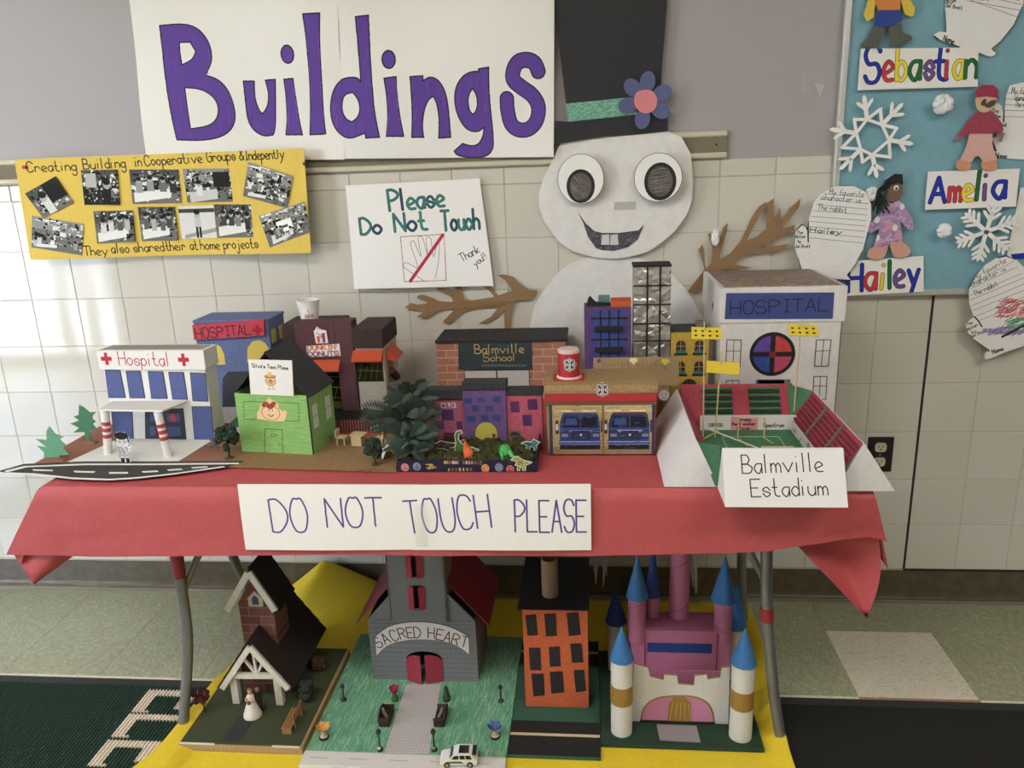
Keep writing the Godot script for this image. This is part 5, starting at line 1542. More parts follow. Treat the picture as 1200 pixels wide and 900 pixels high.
func taco_house():
	var t := thing("taco_house", "bright green cardboard house model with black roof and taco signs", "model building", Vector3(-0.5963, 0.749, 0.6197), -0.1268)
	var w := 0.1858
	var dep := 0.127
	# brown cardboard board under it
	var bd := MB.new()
	bd.tf = Transform3D(Basis(Vector3.RIGHT, PI / 2), Vector3.ZERO)
	bd.prism(P([0.0075, 0.0932, -0.0711, -0.0329, -0.0723, -0.1213, 0.1779, -0.1502, 0.3454, -0.1631, 0.4198, 0.0711]), 0.0, 0.0035)
	var kraft := noisemat(Color("8f6e45"), Color("83643d"), 10.0, 121, 0.85)
	obj("board", bd, kraft, t)
	var green := Color("80b161")
	var cv := canvas(0, 0, w, 0.15, 4600, green)
	for i in 16:
		cv.line(PackedVector2Array([Vector2(0, i * 0.0095), Vector2(w, i * 0.0095 + 0.0005)]), 0.0012, Color("73a454"))
	cv.strokes(Vector2.ZERO, Vector2(w, 0.15), 1400, 0.02, 0.0, 0.0012, [Color("8abb6c"), Color("78a958"), Color("85b666")], 0.15)
	cv.line(P([0.022, 0.1271, 0.1635, 0.1271, 0.1591, 0.0821, 0.0163, 0.0827]), 0.0011, INK, true)
	cv.line(P([0.0591, -0.0012, 0.0682, 0.0605, 0.1132, 0.0598, 0.1069, -0.0011]), 0.0013, INK)
	cv.line(CV.curve(P([0.0794, 0.0423, 0.0857, 0.0487, 0.0962, 0.0471, 0.0966, 0.0416, 0.0887, 0.0444, 0.0881, 0.0402, 0.0801, 0.0416]), 3), 0.001, INK)
	cv.oval(P([0.1021, 0.0231])[0], Vector2(0.0014, 0.0014), INK)
	obj("front_wall", slab(rectp(Vector2(0, 0), Vector2(w, 0.146)), -0.0035, 0, cv), pmat(cv), t)
	var side := canvas(0, 0, dep, 0.15, 3000, green)
	side.strokes(Vector2.ZERO, Vector2(dep, 0.15), 900, 0.02, 1.57, 0.0012, [Color("8abb6c"), Color("78a958")], 0.15)
	var sm := pmat(side)
	for x in [0.0, w - 0.0035]:
		var s := MB.new().pic(side, 2)
		s.box(Vector3(x, 0, -dep), Vector3(x + 0.0035, 0.147, -0.0035))
		obj("side_wall", s, sm, t)
	obj("back_wall", bx(Vector3(0, 0, -dep - 0.0035), Vector3(w, 0.147, -dep)), mat(green), t)
	obj("corner_edge", bx(Vector3(w - 0.0006, 0, -0.004), Vector3(w + 0.0006, 0.146, 0.0006)), mat(INK), t)
	var pale := hexm("c9cdc4")
	for z in [[-0.02, -0.045], [-0.088, -0.115]]:
		for y in [0.058, 0.088]:
			for k in 2:
				var za: float = lerpf(z[0], z[1], k * 0.52)
				obj("side_pane", bx(Vector3(w, y, za - 0.011), Vector3(w + 0.0008, y + 0.027, za)), pale, t)
	# roof
	var black := noisemat(Color("343436"), Color("2b2b2d"), 15.0, 122, 0.85)
	var ridge := Vector2(0.092, 0.246)
	for s in [[Vector2(w + 0.006, 0.141)], [Vector2(-0.006, 0.141)]]:
		var e: Vector2 = s[0]
		var n := Vector2(0, 0.003)
		obj("roof_panel", slab(PackedVector2Array([e, ridge, ridge + n, e + n]), -dep - 0.006, 0.002 if e.x > 0 else -0.006), black, t)
	# signs
	var sq := P([0.0442, 0.1464, 0.1541, 0.1442, 0.1605, 0.2299, 0.0504, 0.2305])
	var sc := canvas_of(sq, 5000, Color("dcdad6"))
	var k2 := P([0.0577, 0.2122, 0.1488, 0.2082])
	sc.text("Silva's Taco Place", k2[0], k2[1], 0.0088, 0.0017, Color("2c2f24"))
	taco_face(sc, P([0.1006, 0.1803])[0], 0.0135, true)
	obj("name_sign", slab(sq, 0.0, 0.003, sc), pmat(sc), t, "white sign board with a taco drawing")
	var tc := P([0.0894, 0.101])[0]
	var fc := canvas(tc.x - 0.03, tc.y - 0.03, tc.x + 0.03, tc.y + 0.03, 5000, Color("e2c190"))
	taco_face(fc, tc, 0.0215, false)
	obj("taco_cutout", slab(P([0.0527, 0.0843, 0.0534, 0.0998, 0.063, 0.112, 0.0651, 0.1223, 0.0784, 0.1278, 0.0886, 0.1376, 0.1002, 0.1318, 0.1117, 0.1255, 0.1118, 0.112, 0.1205, 0.1055, 0.1266, 0.1091, 0.131, 0.1052, 0.1289, 0.0939, 0.122, 0.0811, 0.0882, 0.0812]), 0.0002, 0.0012, fc), pmat(fc), t)
	# picnic furniture and a folded card on the board
	var wood := noisemat(Color("cbb185"), Color("bfa478"), 30.0, 123, 0.7)
	var at := func(px: PackedVector2Array) -> Vector3: return Vector3(px[0].x, 0.0005, px[0].y)
	var tb: Vector3 = at.call(P([0.267, -0.0676]))
	var table := MB.new()
	table.box(tb + Vector3(-0.013, 0, -0.022), tb + Vector3(0.014, 0.026, 0.002), 0.001)
	table.box(tb + Vector3(-0.016, 0.026, -0.026), tb + Vector3(0.02, 0.029, 0.004), 0.001)
	obj("toy_table", table, wood, t)
	for c in [[at.call(P([0.2264, -0.0687])), 1.0], [at.call(P([0.3216, -0.0742])), -1.0]]:
		var ch := MB.new()
		var p: Vector3 = c[0]
		var s: float = c[1]
		ch.box(p + Vector3(-0.011, 0.016, -0.02), p + Vector3(0.011, 0.02, 0.002), 0.001)
		for x in [-0.011, 0.0075]:
			for z in [-0.02, -0.0015]:
				ch.box(p + Vector3(x, 0, z), p + Vector3(x + 0.0035, 0.016, z + 0.0035))
		for z in [-0.02, -0.012, -0.0035]:
			ch.box(p + Vector3(-0.0125 * s - 0.002, 0.018, z), p + Vector3(-0.0125 * s + 0.002, 0.038, z + 0.0055), 0.001)
		obj("toy_chair", ch, wood, t)
	var tp: Vector3 = at.call(P([0.3677, -0.0169]))
	var tent := MB.new()
	tent.tf = Transform3D(Basis(Vector3.UP, 0.5), tp)
	tent.prism(P([-0.016, 0, 0.0, 0.034, 0.0012, 0.034, -0.014, 0]), -0.02, 0.02)
	tent.prism(P([0.016, 0, 0.0, 0.034, -0.0012, 0.034, 0.014, 0]), -0.02, 0.02)
	obj("tent_card", tent, hexm("dddad2"), t)
	mini_tree(t, at.call(P([0.3601, 0.043])), 0.062)
	mini_tree(t, at.call(P([-0.0061, 0.0462])), 0.082)
	var lav := MB.new()
	var lp: Vector3 = at.call(P([-0.0522, 0.0122]))
	for i in 7:
		var e := lp + Vector3(-0.006 * i, 0.016 + 0.004 * sin(i), 0.003)
		lav.tube([lp + Vector3(0, 0.01, 0), e], 0.0007, 5)
		lav.blob(e, Vector3(0.003, 0.0025, 0.0025), 0.3, i, 6, 4)
	obj("lavender_sprig", lav, hexm("4c5a66"), t)
	var wr := canvas(0, 0, 0.07, 0.01, 4000, Color("8a6a42"))
	wr.text("Adrian Silva", Vector2(0.004, 0.002), Vector2(0.066, 0.002), 0.006, 0.0007, INK, 0.2)
	var pw := P([0.3267, 0.0805])[0]
	var ws := MB.new().pic(wr)
	ws.sheet(func(u, v): return Vector3(u * 0.07, v * 0.01, 0), 1, 1)
	var wo := obj("handwriting", ws, pmat(wr), t)
	wo.position = Vector3(pw.x, 0.0008, pw.y)
	wo.rotation = Vector3(-PI / 2, 0.13, 0)


func taco_face(cv: CV, c: Vector2, r: float, hat: bool):
	cv.oval(c, Vector2(r, r * 0.95) if hat else Vector2(r * 1.12, r * 0.85), Color("7c4a24"))
	cv.oval(c, Vector2(r, r * 0.95) * 0.93 if hat else Vector2(r * 1.12, r * 0.85) * 0.94, Color("dba86a") if hat else Color("e2c190"))
	if hat:
		cv.oval(c + Vector2(0, r * 0.8), Vector2(r * 1.15, r * 0.3), Color("6e4523"))
		cv.oval(c + Vector2(0, r * 0.85), Vector2(r * 1.1, r * 0.2), Color("c79a4a"))
		cv.oval(c + Vector2(0, r * 1.15), Vector2(r * 0.42, r * 0.5), Color("d9b35c"))
		for s in [-1.0, 1.0]:
			cv.line(PackedVector2Array([c + Vector2(s * r * 0.3, -r * 0.9), c + Vector2(s * r * 0.3, -r * 1.35)]), r * 0.12, Color("c98f4f"))
			cv.oval(c + Vector2(s * r * 0.45, -r * 1.45), Vector2(r * 0.32, r * 0.16), Color("5a5048"))
			cv.oval(c + Vector2(s * r * 0.45, -r * 1.45), Vector2(r * 0.26, r * 0.11), Color("dddad4"))
		cv.line(PackedVector2Array([c + Vector2(-r * 0.3, r * 0.05), c, c + Vector2(r * 0.3, r * 0.05)]), r * 0.18, Color("3c2413"))
	else:
		for k in 7:
			cv.oval(c + Vector2(-r * 0.7 + k * r * 0.2, r * (0.85 + 0.25 * sin(k * 1.3))), Vector2(r * 0.3, r * 0.24), Color("8c3322") if k % 2 else Color("9c4a2c"))
	for s in [-1.0, 1.0]:
		cv.oval(c + Vector2(s * r * 0.3, r * 0.3), Vector2(r * 0.17, r * 0.22), Color("e8e6e2"))
		cv.oval(c + Vector2(s * r * 0.27, r * 0.28), Vector2(r * 0.09, r * 0.12), Color("3a3f4a"))
	cv.line(CV.curve(PackedVector2Array([c + Vector2(-r * 0.3, -r * 0.2), c + Vector2(0, -r * 0.42), c + Vector2(r * 0.3, -r * 0.2)]), 4), r * 0.1, Color("7a2a1e"))


func donut_shop():
	var t := thing("donut_shop", "dark brown donut shop model with orange awnings and pink-orange sign", "model building", Vector3(-0.542, 0.757, 0.336), 0)
	var maroon := noisemat(Color("6a3d44"), Color("4c2a31"), 16.0, 131, 0.8, 0.0, Vector2(1, 3))
	var brown := noisemat(Color("3f2a26"), Color("2f1f1c"), 16.0, 132, 0.8)
	var foil := noisemat(Color("b4aca2"), Color("98918a"), 22.0, 133, 0.45, 3.0)
	var orange := noisemat(Color("cc4a24"), Color("bb3f1d"), 20.0, 134, 0.6)
	var glass := noisemat(Color("2a2912"), Color("1d1c0c"), 20.0, 135, 0.25)
	# black base with a low striped fence along its front
	obj("base", bx(Vector3(-0.058, -0.012, -0.2), Vector3(0.344, -0.001, 0.13)), hexm("1e1d1e"), t)
	obj("column", bx(Vector3(0.108, 0, -0.05), Vector3(0.156, 0.251, 0.0), 0.002), maroon, t)
	obj("upper_wall", bx(Vector3(-0.002, 0.128, -0.05), Vector3(0.108, 0.249, -0.001), 0.002), maroon, t)
	obj("rear_block", bx(Vector3(-0.056, 0, -0.17), Vector3(0.1, 0.235, -0.05), 0.002), brown, t)
	var win := obj("shop_window", bx(Vector3(-0.02, 0, -0.05), Vector3(0.108, 0.128, -0.03)), glass, t)
	var lines := MB.new()
	for y in [0.03, 0.06, 0.09]:
		lines.box(Vector3(-0.02, y, -0.03), Vector3(0.108, y + 0.0012, -0.0292))
	for k in 5:
		lines.tube([Vector3(0.0 + k * 0.025, 0.005, -0.0292), Vector3(0.03 + k * 0.02, 0.06, -0.0292)], 0.0006, 5)
	obj("glazing_lines", lines, hexm("8a8432"), win)
	obj("plinth", bx(Vector3(0.05, 0, -0.03), Vector3(0.108, 0.02, -0.026)), hexm("6b5a1e"), t)
	# right wing
	obj("wing_roof", bx(Vector3(0.156, 0.178, -0.15), Vector3(0.24, 0.232, 0.006), 0.003), brown, t)
	obj("wing_wall", bx(Vector3(0.158, 0, -0.15), Vector3(0.236, 0.178, -0.004), 0.002), foil, t)
	obj("wing_window", bx(Vector3(0.158, 0.084, -0.004), Vector3(0.23, 0.146, -0.002)), glass, t)
	var gl := MB.new()
	for k in 4:
		gl.tube([Vector3(0.162 + k * 0.016, 0.086, -0.0016), Vector3(0.178 + k * 0.014, 0.144, -0.0016)], 0.0005, 5)
	gl.tube([Vector3(0.16, 0.115, -0.0016), Vector3(0.229, 0.113, -0.0016)], 0.0006, 5)
	obj("glazing_lines", gl, hexm("6a7a30"), t.get_node("wing_window"))
	var aw := func(x0, x1, y, z0):
		var m := MB.new()
		m.tf = Transform3D(Basis(Vector3.UP, PI / 2), Vector3.ZERO)
		m.prism(PackedVector2Array([Vector2(-z0, y + 0.022), Vector2(-z0 - 0.026, y), Vector2(-z0 - 0.026, y - 0.005), Vector2(-z0, y - 0.005)]), x0, x1)
		return m
	obj("awning", aw.call(0.153, 0.234, 0.149, -0.003), orange, t)
	obj("awning", aw.call(0.03, 0.116, 0.124, -0.0), orange, t)
	var sa := MB.new()
	sa.prism(P([0.236, 0.168, 0.266, 0.14, 0.262, 0.134, 0.236, 0.14]), -0.1, -0.02)
	obj("side_awning", sa, orange, t)
	obj("side_window", bx(Vector3(0.236, 0.06, -0.09), Vector3(0.2375, 0.135, -0.03)), hexm("7a7440", 0.4), t)
	obj("side_sign", MB.new().tube([Vector3(0.24, 0.07, -0.1), Vector3(0.24, 0.105, -0.04)], 0.012, 10), hexm("4a2226"), t)
	# shop sign
	var q := P([0.0288, 0.1549, 0.1196, 0.157, 0.1187, 0.1903, 0.0272, 0.1851])
	var cv := canvas_of(q, 6000, Color("e3dcd8"))
	var k := P([0.031, 0.1742, 0.114, 0.1763, 0.0308, 0.1574, 0.1148, 0.1587])
	cv.text("DUNKIN'", k[0], k[1], 0.0115, 0.0029, Color("d4622a"))
	cv.text("DONUTS", k[2], k[3], 0.0115, 0.0029, Color("8c2560"))
	cv.line(q, 0.0012, Color("d9b8b0"), true)
	obj("sign", slab(q, 0.0, 0.003, cv), pmat(cv, 0.6), t)
	var q2 := P([0.0551, 0.1921, 0.0524, 0.2245, 0.0621, 0.2375, 0.0757, 0.2282, 0.0859, 0.2268, 0.0886, 0.1925])
	var c2 := canvas_of(q2, 6000, Color("e6e0dc"))
	var m := P([0.0715, 0.2085, 0.0583, 0.1942, 0.0825, 0.1938, 0.0655, 0.2301])
	c2.rect(m[1] + Vector2(0.001, 0), m[1] + Vector2(0.009, 0.018), Color("d4622a"))
	c2.rect(m[2] + Vector2(-0.009, 0), m[2] + Vector2(-0.0005, 0.026), Color("a0307a"))
	c2.line(CV.curve(PackedVector2Array([m[0] + Vector2(-0.012, 0.012), m[0] + Vector2(0.0, 0.006), m[0] + Vector2(0.012, 0.012)]), 4), 0.0018, Color("6a3a30"))
	c2.line(PackedVector2Array([m[0] + Vector2(-0.003, 0.0), m[0] + Vector2(0.005, 0.003)]), 0.0025, Color("6a3a30"))
	c2.line(CV.curve(PackedVector2Array([m[3] + Vector2(-0.003, -0.003), m[3] + Vector2(0.001, 0.004), m[3] + Vector2(0.006, 0.0)]), 4), 0.0012, Color("6a5a58"))
	obj("cup_sign", slab(q2, 0.0, 0.0025, c2), pmat(c2, 0.6), t)
	# fences in front
	var fz := 0.135
	var back := obj("striped_fence", bx(Vector3(0.115, -0.012, fz - 0.006), Vector3(0.225, 0.02, fz - 0.004)), hexm("5a1f24"), t)
	for i in 15:
		obj("fence_slat", bx(Vector3(0.118 + i * 0.0072, -0.012, fz - 0.004), Vector3(0.1202 + i * 0.0072, 0.019, fz - 0.002)), hexm("a86a66"), back)
	var pale := hexm("9fc3ae")
	var picket := obj("picket_fence", bx(Vector3(0.222, 0.002, fz - 0.004), Vector3(0.34, 0.005, fz - 0.002)), pale, t)
	for i in 15:
		obj("picket", bx(Vector3(0.224 + i * 0.0078, -0.012, fz - 0.002), Vector3(0.2268 + i * 0.0078, 0.018 + (0.006 if i in [2, 3, 4] else 0.0), fz)), pale, picket)
	# paper cup on the roof
	var at := Vector3(-0.5242, 1.0033, 0.27)
	var cup := thing("paper_cup", "small white paper cup standing on the donut shop roof", "cup", Vector3(at.x, 0.9935, 0.262))
	var pr := P([0.0, 0.0, 0.021, 0.0, 0.0225, 0.003, 0.031, 0.058, 0.0325, 0.0595, 0.0325, 0.0615, 0.031, 0.062, 0.0295, 0.06, 0.021, 0.006, 0.0, 0.006])
	obj("cup_body", MB.new().lathe(pr, Vector3.ZERO, 28), hexm("dcd8d4", 0.5), cup)
	var bc := canvas(0.0, 0.0, 0.04, 0.035, 6000, Color("dcd8d4"))
	bc.text("DUNKIN'", Vector2(0.006, 0.009), Vector2(0.034, 0.009), 0.0045, 0.0014, Color("b5473a"))
	bc.text("DONUTS", Vector2(0.006, 0.003), Vector2(0.034, 0.003), 0.0045, 0.0014, Color("8c2540"))
	bc.line(CV.curve(P([0.02, 0.03, 0.016, 0.025, 0.022, 0.022, 0.02, 0.016]), 4), 0.0014, Color("5a3a38"))
	var wst := MB.new()
	wst.uo = Vector2(0, 1); wst.us = Vector2.ONE
	for j in 3:
		for i in 12:
			var c := []
			for d in [[0, 0], [1, 0], [1, 1], [0, 1]]:
				var u: float = (i + d[0]) / 12.0
				var v: float = (j + d[1]) / 3.0
				var y: float = 0.012 + v * 0.032
				var r: float = 0.0226 + (y - 0.003) / 0.055 * 0.0085 + 0.0005
				var a := lerpf(-0.35, 0.95, u)
				c.append([Vector3(sin(a) * r, y, cos(a) * r), Vector2(u, 1.0 - v), Vector3(sin(a), 0, cos(a))])
			for o in [[0, 2, 1], [0, 3, 2]]:
				for n in o:
					wst.st.set_normal(c[n][2]); wst.st.set_uv(c[n][1]); wst.st.add_vertex(c[n][0])
	obj("printed_label", wst, pmat(bc, 0.5), cup)


func leaf_blade(mb: MB, a: Vector3, b: Vector3, w: float):
	var d := b - a
	var s := d.cross(Vector3(0.3, 0.2, 1)).normalized() * w
	var m := a.lerp(b, 0.45) + Vector3(0, d.length() * 0.06, 0)
	mb.tri(a, m + s, m - s * 0.2)
	mb.tri(a, m - s * 0.2, m - s)
	mb.tri(m - s, m - s * 0.2, b)
	mb.tri(m - s * 0.2, m + s, b)


func dino(poly: PackedVector2Array, called: String, parent: Node, at: Vector3, c: Color, c2: Color, label: String):
	# sticker-style figure: white rim, coloured body
	var rim := Geometry2D.offset_polygon(poly, 0.0016)
	var o := obj(called, slab(rim[0], 0, 0.0012), hexm("d9d8d0", 0.5), parent, label)
	o.position = at
	var cv := canvas_of(poly, 6000, c)
	cv.strokes(Vector2(cv.x0, cv.y0), Vector2(cv.x1, cv.y1), 120, 0.008, 0.4, 0.0014, [c2, c.lightened(0.2), c.darkened(0.2)], 0.8)
	obj("body", slab(poly, 0.0012, 0.0018, cv), pmat(cv, 0.5), o)


func dinosaur_tray():
	var t := thing("dinosaur_diorama", "navy tray diorama with pink and purple buildings, moss, palms and dinosaurs", "diorama", Vector3(-0.186, 0.745, 0.736), 0)
	var w := 0.309
	var dep := 0.185
	var navy := noisemat(Color("1c2038"), Color("171a2f"), 14.0, 141, 0.7)
	var cv := canvas(0, 0, w, 0.026, 4200, Color("1c2038"))
	var spots := P([0.0162, 0.0097, 0.0432, 0.0118, 0.1959, 0.0076, 0.2263, 0.0097, 0.2509, 0.0052])
	var cc := ["c46a74", "6c7594", "d08a4a", "6a7590", "b5564f"]
	for i in 5:
		cv.oval(spots[i], Vector2(0.0088, 0.0095), Color(cc[i]).lightened(0.25))
		cv.oval(spots[i], Vector2(0.0075, 0.008), Color(cc[i]))
		cv.strokes(spots[i] - Vector2.ONE * 0.005, spots[i] + Vector2.ONE * 0.005, 10, 0.005, 0.8, 0.001, [Color(cc[i]).lightened(0.35), Color(cc[i]).darkened(0.4)], 1.5)
	var b := P([0.0749, 0.0118])[0]
	cv.strokes(b - Vector2(0.008, 0.005), b + Vector2(0.008, 0.006), 14, 0.012, 0.1, 0.0022, [Color("a08a3e"), Color("bfa95a")], 0.3)
	var rows := P([0.1065, 0.0218, 0.135, 0.0212, 0.1486, 0.0209, 0.1861, 0.0208, 0.1145, 0.0039, 0.1637, 0.0052])
	for k in 3:
		for i in 7:
			var p: Vector2 = rows[k * 2].lerp(rows[k * 2 + 1], i / 6.0)
			cv.rect(p - Vector2(0.0019, 0.0036), p + Vector2(0.0019, 0.0036), [Color("cdbf8e"), Color("b5554c"), Color("d3a04a"), Color("d8d4c8"), Color("9c5a6c")][(i * 2 + k) % 5])
			cv.line(PackedVector2Array([p - Vector2(0, 0.002), p + Vector2(0, 0.002)]), 0.001, Color("3a3030"))
	obj("front_panel", slab(rectp(Vector2(0, 0), Vector2(w, 0.026)), -0.003, 0, cv), pmat(cv, 0.6), t)
	obj("side_panel", bx(Vector3(0, 0, -dep), Vector3(0.003, 0.03, -0.003)), navy, t)
	obj("side_panel", bx(Vector3(w - 0.003, 0, -dep), Vector3(w, 0.034, -0.003)), navy, t)
	obj("back_panel", bx(Vector3(0.003, 0, -dep), Vector3(w - 0.003, 0.03, -dep + 0.003)), navy, t)
	obj("floor_panel", bx(Vector3(0.003, 0, -dep + 0.003), Vector3(w - 0.003, 0.012, -0.003)), navy, t)
	# moss
	var moss := MB.new()
	var rng := RandomNumberGenerator.new()
	rng.seed = 14
	for i in 420:
		var p := Vector3(rng.randf_range(0.01, w - 0.012), rng.randf_range(0.013, 0.024), rng.randf_range(-0.15, -0.008))
		moss.blob(p, Vector3.ONE * rng.randf_range(0.005, 0.011) * Vector3(1, 0.8, 1), 0.5, i, 6, 4)
	var mo := obj("moss", moss, noisemat(Color("4a4a1e"), Color("2c3014"), 60.0, 142, 0.95), t)
	mo.set_meta("kind", "stuff")
	# buildings at the back of the tray
	var z := -0.15
	var pinkl := noisemat(Color("a8566c"), Color("9b4d62"), 10.0, 143, 0.8)
	var pinkr := noisemat(Color("c0566a"), Color("b34d60"), 10.0, 144, 0.8)
	var vio := noisemat(Color("6a4a86"), Color("60427b"), 10.0, 145, 0.8)
	var roofm := noisemat(Color("343538"), Color("2b2c2f"), 12.0, 146, 0.85)
	var navyw := hexm("2e3f7c")
	var plumw := hexm("54245c")
	var bl := obj("pink_block", bx(Vector3(0.048, 0.012, z - 0.03), Vector3(0.132, 0.122, z), 0.001), pinkl, t)
	obj("roof", bx(Vector3(0.043, 0.122, z - 0.034), Vector3(0.134, 0.145, z + 0.006), 0.001), roofm, bl)
	var br := obj("pink_block", bx(Vector3(0.231, 0.012, z - 0.03), Vector3(0.315, 0.13, z), 0.001), pinkr, t)
	obj("roof", bx(Vector3(0.23, 0.13, z - 0.034), Vector3(0.318, 0.143, z + 0.004), 0.001), roofm, br)
	var bp := obj("purple_block", bx(Vector3(0.13, 0.012, z - 0.03), Vector3(0.2315, 0.146, z + 0.008), 0.001), vio, t)
	obj("roof", bx(Vector3(0.13, 0.146, z - 0.034), Vector3(0.2335, 0.163, z + 0.012), 0.001), roofm, bp)
	fexp_windows(bp, navyw, 0.15 - 0.0, z + 0.008, [[560, 245, 620, 285], [668, 240, 722, 278], [790, 232, 846, 278], [620, 300, 672, 350], [728, 305, 780, 350], [580, 385, 640, 435], [690, 380, 746, 432], [780, 378, 838, 428]])
	fexp_windows(bl, plumw, 0.15, z, [[302, 315, 358, 385], [375, 342, 465, 430], [312, 432, 385, 500], [488, 438, 530, 502]])
	fexp_windows(br, plumw, 0.15, z, [[918, 280, 985, 368], [1052, 262, 1125, 348], [1008, 388, 1078, 478]])
	var yd := PackedVector2Array()
	for i in 13:
		var a := PI - PI * i / 12
		yd.append(Vector2(0.182 + 0.0255 * cos(a), 0.04 + 0.026 * sin(a)))
	yd.append_array(P([0.2085, 0.012, 0.156, 0.012]))
	var dr := obj("door", slab(yd, z + 0.008, z + 0.0092), noisemat(Color("b5a83f"), Color("a99c37"), 20.0, 147, 0.8), bp)
	obj("door_knob", slab(ring(Vector2(0.2, 0.034), Vector2(0.004, 0.004), 12), z + 0.0092, z + 0.011), hexm("4a3020"), dr)
	obj("doorway", bx(Vector3(0.078, 0.012, z), Vector3(0.12, 0.038, z + 0.001)), hexm("6e2530"), bl)
	var d2 := obj("doorway", bx(Vector3(0.233, 0.012, z), Vector3(0.264, 0.042, z + 0.001)), hexm("7a5a52"), br)
	obj("fanlight", slab(P([0.236, 0.03, 0.262, 0.03, 0.257, 0.038, 0.249, 0.041, 0.241, 0.038]), z + 0.001, z + 0.0016), hexm("16302e"), d2)
	var sc := canvas(0, 0, 0.036, 0.012, 5000, Color("ddb8c6"))
	sc.text("WILD!", Vector2(0.003, 0.002), Vector2(0.033, 0.002), 0.008, 0.0018, INK)
	var sg := obj("wild_sign", slab(rectp(Vector2.ZERO, Vector2(0.036, 0.012)), 0, 0.0008, sc), pmat(sc), bl)
	sg.position = Vector3(0.076, 0.1, z)
	# palms
	var lm := noisemat(Color("1c3626"), Color("122519"), 30.0, 148, 0.55)
	var lm2 := noisemat(Color("254a38"), Color("193629"), 30.0, 149, 0.55)
	var hubs := [[Vector3(0.004, 0.1, -0.06), 20, 0.098, lm], [Vector3(0.02, 0.06, -0.04), 16, 0.07, lm2], [Vector3(0.016, 0.14, -0.1), 16, 0.07, lm], [Vector3(0.03, 0.035, -0.02), 12, 0.045, lm]]
	for h in hubs:
		var c: Vector3 = h[0]
		var pl := obj("palm", MB.new().tube([Vector3(c.x + 0.012, 0.012, c.z), c], 0.0022, 7), hexm("23351f"), t)
		for i in h[1]:
			var a: float = TAU * i / h[1] + rng.randf() * 0.4
			var e := rng.randf_range(-0.55, 0.75)
			var dir := Vector3(cos(a) * cos(e), sin(e) * 0.9, sin(a) * cos(e) * 0.55)
			if c.z + dir.z * h[2] < -0.135:
				dir.z *= 0.2
			var tip: Vector3 = c + dir * h[2] * rng.randf_range(0.75, 1.05)
			var fr := MB.new()
			fr.tube([c, c.lerp(tip, 0.5) + Vector3(0, 0.006, 0), tip], [0.0016, 0.0012, 0.0005], 5)
			for k in 12:
				var p := c.lerp(tip, 0.22 + 0.062 * k) + Vector3(0, 0.006 * sin(PI * (0.22 + 0.062 * k)), 0)
				var side := dir.cross(Vector3(0.2, 0.4, 1)).normalized()
				for s in [-1.0, 1.0]:
					leaf_blade(fr, p, p + side * s * h[2] * 0.24 * sin(PI * (0.2 + 0.06 * k)) + dir * h[2] * 0.16, 0.0024)
			obj("frond", fr, h[3], pl)
	# figures
	dino(P([-0.008, 0.0, 0.012, 0.0, 0.02, 0.006, 0.03, 0.004, 0.042, 0.006, 0.028, 0.012, 0.014, 0.016, 0.002, 0.022, -0.004, 0.034, -0.001, 0.046, 0.006, 0.047, 0.004, 0.052, -0.006, 0.05, -0.01, 0.04, -0.008, 0.022, -0.012, 0.01]), "sticker_dinosaur", t, Vector3(0.132, 0.022, -0.06), Color("47702f"), Color("2f5a2a"), "green long-necked paper dinosaur")
	dino(P([-0.03, 0.006, -0.022, 0.0, -0.018, 0.006, 0.0, 0.004, 0.004, 0.0, 0.01, 0.006, 0.026, 0.01, 0.044, 0.026, 0.028, 0.016, 0.008, 0.018, -0.01, 0.022, -0.02, 0.016, -0.03, 0.02, -0.036, 0.014]), "sticker_dinosaur", t, Vector3(0.094, 0.02, -0.08), Color("4a3428"), Color("6a4a34"), "brown paper dinosaur with a raised tail")
	dino(P([-0.018, 0.016, -0.006, 0.012, -0.008, 0.002, -0.002, 0.002, 0.002, 0.01, 0.008, 0.008, 0.01, 0.0, 0.014, 0.002, 0.014, 0.012, 0.022, 0.018, 0.014, 0.022, 0.008, 0.026, 0.004, 0.018, -0.008, 0.02]), "sticker_dinosaur", t, Vector3(0.29, 0.024, -0.07), Color("2c6a6c"), Color("4a9a94"), "teal paper raptor")
	dino(P([-0.006, 0.0, -0.002, 0.0, 0.0, 0.008, 0.006, 0.008, 0.006, 0.0, 0.011, 0.0, 0.011, 0.012, 0.025, 0.018, 0.012, 0.021, 0.004, 0.024, -0.004, 0.031, -0.012, 0.031, -0.018, 0.024, -0.01, 0.022, -0.006, 0.018, -0.01, 0.012, -0.004, 0.012]), "sticker_dinosaur", t, Vector3(0.273, 0.004, 0.001), Color("8fa04a"), Color("c9c67a"), "pale green paper tyrannosaur on the tray's front")
	var om := hexm("d8602f", 0.45)
	var od := MB.new()
	od.tube([Vector3(0.156, 0.02, -0.03), Vector3(0.154, 0.036, -0.03), Vector3(0.151, 0.05, -0.03), Vector3(0.1485, 0.062, -0.03)], [0.009, 0.011, 0.0065, 0.001], 12)
	od.blob(Vector3(0.157, 0.034, -0.024), Vector3(0.0105, 0.014, 0.009), 0.08, 3, 10, 8)
	od.tube([Vector3(0.151, 0.03, -0.022), Vector3(0.148, 0.012, -0.016)], [0.004, 0.0025], 7)
	od.tube([Vector3(0.161, 0.03, -0.022), Vector3(0.164, 0.012, -0.016)], [0.004, 0.0025], 7)
	od.tube([Vector3(0.16, 0.045, -0.02), Vector3(0.164, 0.052, -0.014)], [0.0022, 0.0006], 6)
	obj("toy_dinosaur", od, om, t, "orange plastic dinosaur standing upright")
	var gm := hexm("3fa84e", 0.45)
	var gd := MB.new()
	gd.blob(Vector3(0.238, 0.038, -0.03), Vector3(0.013, 0.014, 0.011), 0.1, 5, 10, 8)
